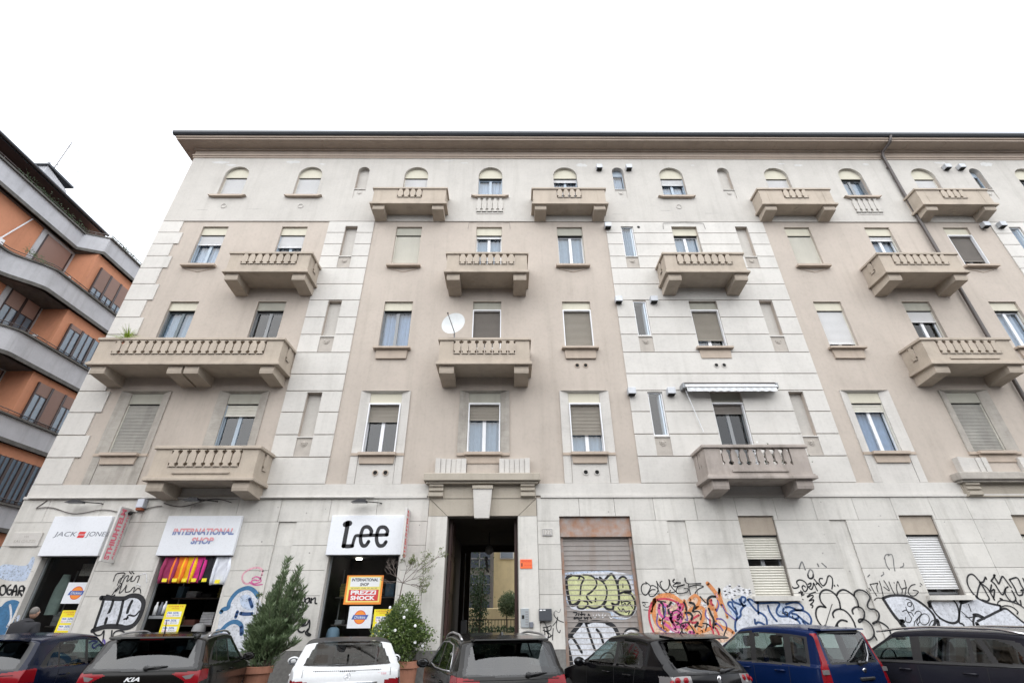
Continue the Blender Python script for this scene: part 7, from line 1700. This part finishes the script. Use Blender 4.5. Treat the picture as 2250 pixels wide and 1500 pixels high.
# 4 dark grey estate with rails in the middle
GRY = paint('dark_grey_paint', (.010, .0095, .009), metal=.5)
def x4(ex, ry, sf, T, part):
    ex('spoiler', GRY, lambda q: q.prism([(.50, 1.445), (.16, 1.415), (.15, 1.40), (.20, 1.385), (.50, 1.39)], 'x', -.56, .56)); wiper(ex, ry, .20, .985, .50, 1.0); gap_rear(ex, ry, [(-.72+.1*k, .93) for k in range(15)])
    ex('roof_aerial', M_trim, lambda q: q.prism([(.75, 1.445), (.90, 1.452), (.77, 1.49)], 'x', -.015, .015))
    for s in (-1, 1):
        pts = [(.60, 1.03), (.76, 1.19), (.98, 1.315), (1.5, 1.345), (2.1, 1.325), (2.45, 1.22), (2.86, .985), (2.0, .965), (1.2, .985), (.60, 1.01)]
        q = MB(); q.tube([(s*(sf(y, z)+.004), y, z) for y, z in pts], .009, 5); part(q, 'chrome_strip', M_rim, True)
car('dark grey crossover with curved roof rails in front of the entrance', (.10, 8.10, 0), rz(15), mod(HATCH, W=1.80, L=4.25, roofz=1.43, ws_z=(.98, 1.37), belt=(.985, .92), paint=GRY, extras=x4, rails=(.55, 2.1, M_rim), mirror=(2.75, .98),
    prof=[(0, .22, 'tail'), (-.03, .58, 'tail'), (.0, .93, 'bl'), (.36, 1.38, 'roof'), (.8, 1.43, 'roof'), (1.5, 1.45, 'roof'), (2.1, 1.41, 'ws'), (3.02, .96, 'hood'), (3.9, .82, 'nose'), (4.18, .64, 'nose'), (4.25, .3, 'nose')],
    bl_poly=[(0, .985), (.68, .995), (.58, 1.31), (.52, 1.345), (0, 1.345)], bl_rim=[(0, .965), (.73, .975), (.64, 1.33), (.55, 1.37), (0, 1.37)], rear_glass=glass('tinted_rear_glass', (.20, .23, .25), .085, .01, wave=.03)))
# 5 black hatchback with round lamps
BLK = paint('black_paint', (.003, .003, .004), metal=.1, rough=.25)
def x5(ex, ry, sf, T, part):
    ex('spoiler', BLK, lambda q: q.prism([(.62, 1.43), (.30, 1.405), (.22, 1.385), (.28, 1.37), (.62, 1.39)], 'x', -.54, .54)); wiper(ex, ry, .12, .965, .42, .985)
    for s in (-1, 1):
        for (x, z, r, mt_) in ((.54, .86, .05, M_tl), (.66, .855, .055, M_tl), (.60, .80, .045, M_tlc), (.74, .83, .045, M_tl)):
            ex('round_lamp', mt_, lambda q: q.ball((s*x, ry(x, z)+.012, z), (r, .028, r*.9), 14, 8), True)
    ex('badge', M_chr, lambda q: q.ball((-.0, ry(0, .86)-.002, .86), (.045, .012, .055), 14, 8), True)
    gap_rear(ex, ry, [(-.5+.1*k, .93) for k in range(11)]); ex('roof_aerial', M_trim, lambda q: q.tube([(0, .78, 1.43), (0, .62, 1.56)], [.009, .004], 5))
car('glossy black hatchback with round lamp clusters in front of the orange graffiti', (3.18, 8.70, 0), rz(21), mod(HATCH, W=1.73, L=4.15, roofz=1.42, belt=(.985, .915), ws_z=(.97, 1.36), paint=BLK, extras=x5, mirror=(2.62, .965), bow=.20, taper=.14,
    prof=[(0, .22, 'tail'), (-.03, .55, 'tail'), (.02, .93, 'bl'), (.60, 1.365, 'roof'), (1.0, 1.41, 'roof'), (1.5, 1.425, 'roof'), (2.0, 1.385, 'ws'), (2.95, .95, 'hood'), (3.8, .79, 'nose'), (4.08, .62, 'nose'), (4.15, .3, 'nose')],
    bl_poly=[(0, .955), (.58, .975), (.60, 1.1), (.50, 1.32), (.45, 1.335), (0, 1.335)], bl_rim=[(0, .945), (.61, .96), (.63, 1.1), (.53, 1.34), (0, 1.355)], rear_glass=glass('brownish_rear_glass', (.16, .145, .13), .085, .01, wave=.03),
    dlo=[(.80, 1.02), (.86, 1.2), (1.1, 1.32), (1.6, 1.35), (2.1, 1.31), (2.75, .95), (.84, .96)],
    side=[[(.90, 1.02), (.94, 1.18), (1.1, 1.29), (1.58, 1.325), (1.58, .97)], [(1.66, .97), (1.66, 1.325), (2.02, 1.30), (2.55, 1.0), (2.55, .955)]],
    lamps=[('clear_lamp', [(.46, .92), (.47, .76), (.80, .74), (.92, .80), (.90, .90)], [(0, .77), (.20, .78), (.26, .88), (0, .90)])],
    seams=[(.98, .95, 1.12, .45), (1.62, .96, 1.62, .3), (2.55, .93, 2.6, .35)], handles=[(1.20, .86), (1.85, .86)], side_glass=[M_cgd, M_cg]))
# 6 blue small car with tall vertical lamps
BLU = paint('blue_paint', (.003, .012, .055), metal=.25)
def x6(ex, ry, sf, T, part):
    ex('spoiler', BLU, lambda q: q.prism([(.32, 1.515), (.10, 1.50), (.09, 1.48), (.32, 1.47)], 'x', -.54, .54))
    ex('rear_wiper', M_rim, lambda q: q.tube([(.22, ry(.22, 1.05)-.03, 1.04), (.38, ry(.38, 1.15)-.02, 1.13), (.50, ry(.50, 1.28)-.015, 1.28)], [.012, .009, .006], 5))
    wiper(ex, ry, .05, 1.03, .22, 1.035)
    for s in (-1, 1):
        ex('reversing_lamp', M_tlc, lambda q: q.box(s*.715-.06, s*.715+.06, ry(.70, .93)-.015, ry(.70, .93)+.02, .895, .955)); 
    ex('badge', M_chr, lambda q: q.ball((.10, ry(.1, .9)-.004, .93), (.05, .012, .03), 12, 8), True)
    ex('tailgate_handle', M_trim, lambda q: q.bbox(-.08, .26, ry(.1, .82)-.035, ry(.1, .82)+.01, .80, .84, .01))
car('small blue hatchback with tall upright red tail lamps', (5.64, 9.20, 0), rz(24), dict(W=1.60, L=3.54, belt=(.98, .95), cabin=(.2, 2.55), wheels=(.55, 2.85), wr=.29, ws_z=(1.0, 1.46), roofz=1.53, mirror=(2.3, 1.03), taper=.05, bow=.09, tumble=.20, paint=BLU, extras=x6, handle_mat=BLU,
    prof=[(0, .22, 'tail'), (-.03, .55, 'tail'), (.0, .98, 'bl'), (.15, 1.475, 'roof'), (.6, 1.525, 'roof'), (1.2, 1.545, 'roof'), (1.75, 1.50, 'ws'), (2.62, 1.03, 'hood'), (3.25, .88, 'nose'), (3.48, .65, 'nose'), (3.54, .3, 'nose')],
    bl_poly=[(0, 1.04), (.52, 1.05), (.52, 1.42), (.47, 1.44), (0, 1.445)], bl_rim=[(0, 1.01), (.565, 1.02), (.55, 1.44), (.5, 1.46), (0, 1.465)], rear_glass=M_cg,
    dlo=[(.30, 1.02), (.30, 1.40), (.55, 1.425), (1.2, 1.455), (1.8, 1.43), (2.5, .98), (.3, .98)],
    side=[[(.36, 1.03), (.36, 1.37), (.62, 1.39), (.62, 1.02)], [(.74, 1.01), (.74, 1.40), (1.2, 1.43), (1.34, 1.435), (1.34, 1.0)], [(1.46, 1.0), (1.46, 1.43), (1.74, 1.41), (2.25, 1.08), (2.25, 1.0)]],
    lamps=[('tail_lamp', [(.575, 1.44), (.640, 1.44), (.80, 1.0), (.86, .70), (.66, .70), (.615, 1.1)], [(-.1, .70), (.13, .70), (.13, 1.0), (.145, 1.25), (.17, 1.40), (-.1, 1.40)])], lamp_side=False,
    seams=[(.68, .97, .72, .4), (1.40, .98, 1.40, .3), (2.28, .98, 2.32, .35)], handles=[(.86, .90), (1.58, .90)], side_glass=[M_cgd, M_cg, M_cg]))
# 7 estate at the right edge
SLT = paint('slate_paint', (.016, .016, .022), metal=.5)
def x7(ex, ry, sf, T, part):
    ex('spoiler', SLT, lambda q: q.prism([(.40, 1.50), (.10, 1.48), (.10, 1.46), (.40, 1.46)], 'x', -.56, .56)); wiper(ex, ry, 0, 1.08, .3, 1.1)
    for s in (-1, 1): q = MB(); q.tube([(s*(sf(y, belt_)+.004), y, belt_) for y, belt_ in [(.55+.25*k, 1.055-.0265*.25*k*1.0) for k in range(10)]], .009, 5); part(q, 'waist_strip', M_trim, True)
car('slate grey estate car with a silver roof rail at the right edge', (8.07, 7.55, 0), rz(16), dict(W=1.82, L=4.65, belt=(1.06, .94), cabin=(.3, 3.5), wheels=(.95, 3.6), wr=.33, ws_z=(1.0, 1.42), roofz=1.48, mirror=(3.15, 1.0), taper=.08, tumble=.30, paint=SLT, extras=x7, rails=(.40, 2.75, M_chr),
    prof=[(0, .22, 'tail'), (-.03, .6, 'tail'), (.02, 1.0, 'bl'), (.30, 1.44, 'roof'), (.8, 1.485, 'roof'), (1.8, 1.50, 'roof'), (2.5, 1.455, 'ws'), (3.45, .98, 'hood'), (4.25, .84, 'nose'), (4.57, .64, 'nose'), (4.65, .3, 'nose')],
    bl_poly=[(0, 1.05), (.6, 1.06), (.54, 1.38), (0, 1.41)], bl_rim=[(0, 1.02), (.66, 1.03), (.58, 1.42), (0, 1.44)],
    dlo=[(.36, 1.10), (.55, 1.35), (.8, 1.40), (1.8, 1.415), (2.5, 1.37), (3.35, .98), (.36, 1.02)],
    side=[[(.50, 1.10), (.64, 1.31), (.82, 1.365), (1.02, 1.375), (.86, 1.09)], [(.96, 1.085), (1.10, 1.375), (1.18, 1.38), (1.18, 1.075)], [(1.24, 1.07), (1.24, 1.38), (1.98, 1.385), (1.98, 1.055)], [(2.13, 1.05), (2.13, 1.385), (2.46, 1.345), (3.1, 1.04), (3.1, 1.02)]],
    lamps=[('tail_lamp', [(.50, .85), (.95, .85), (.95, 1.03), (.52, 1.0)], [(-.1, .85), (.30, .88), (.34, 1.02), (-.1, 1.03)])],
    seams=[(1.02, 1.05, 1.10, .5), (2.06, 1.02, 2.06, .3), (3.12, .98, 3.2, .35)], handles=[(1.28, .93), (2.28, .92)], side_glass=[M_cgd, M_cgd, M_cgd, M_cg]))
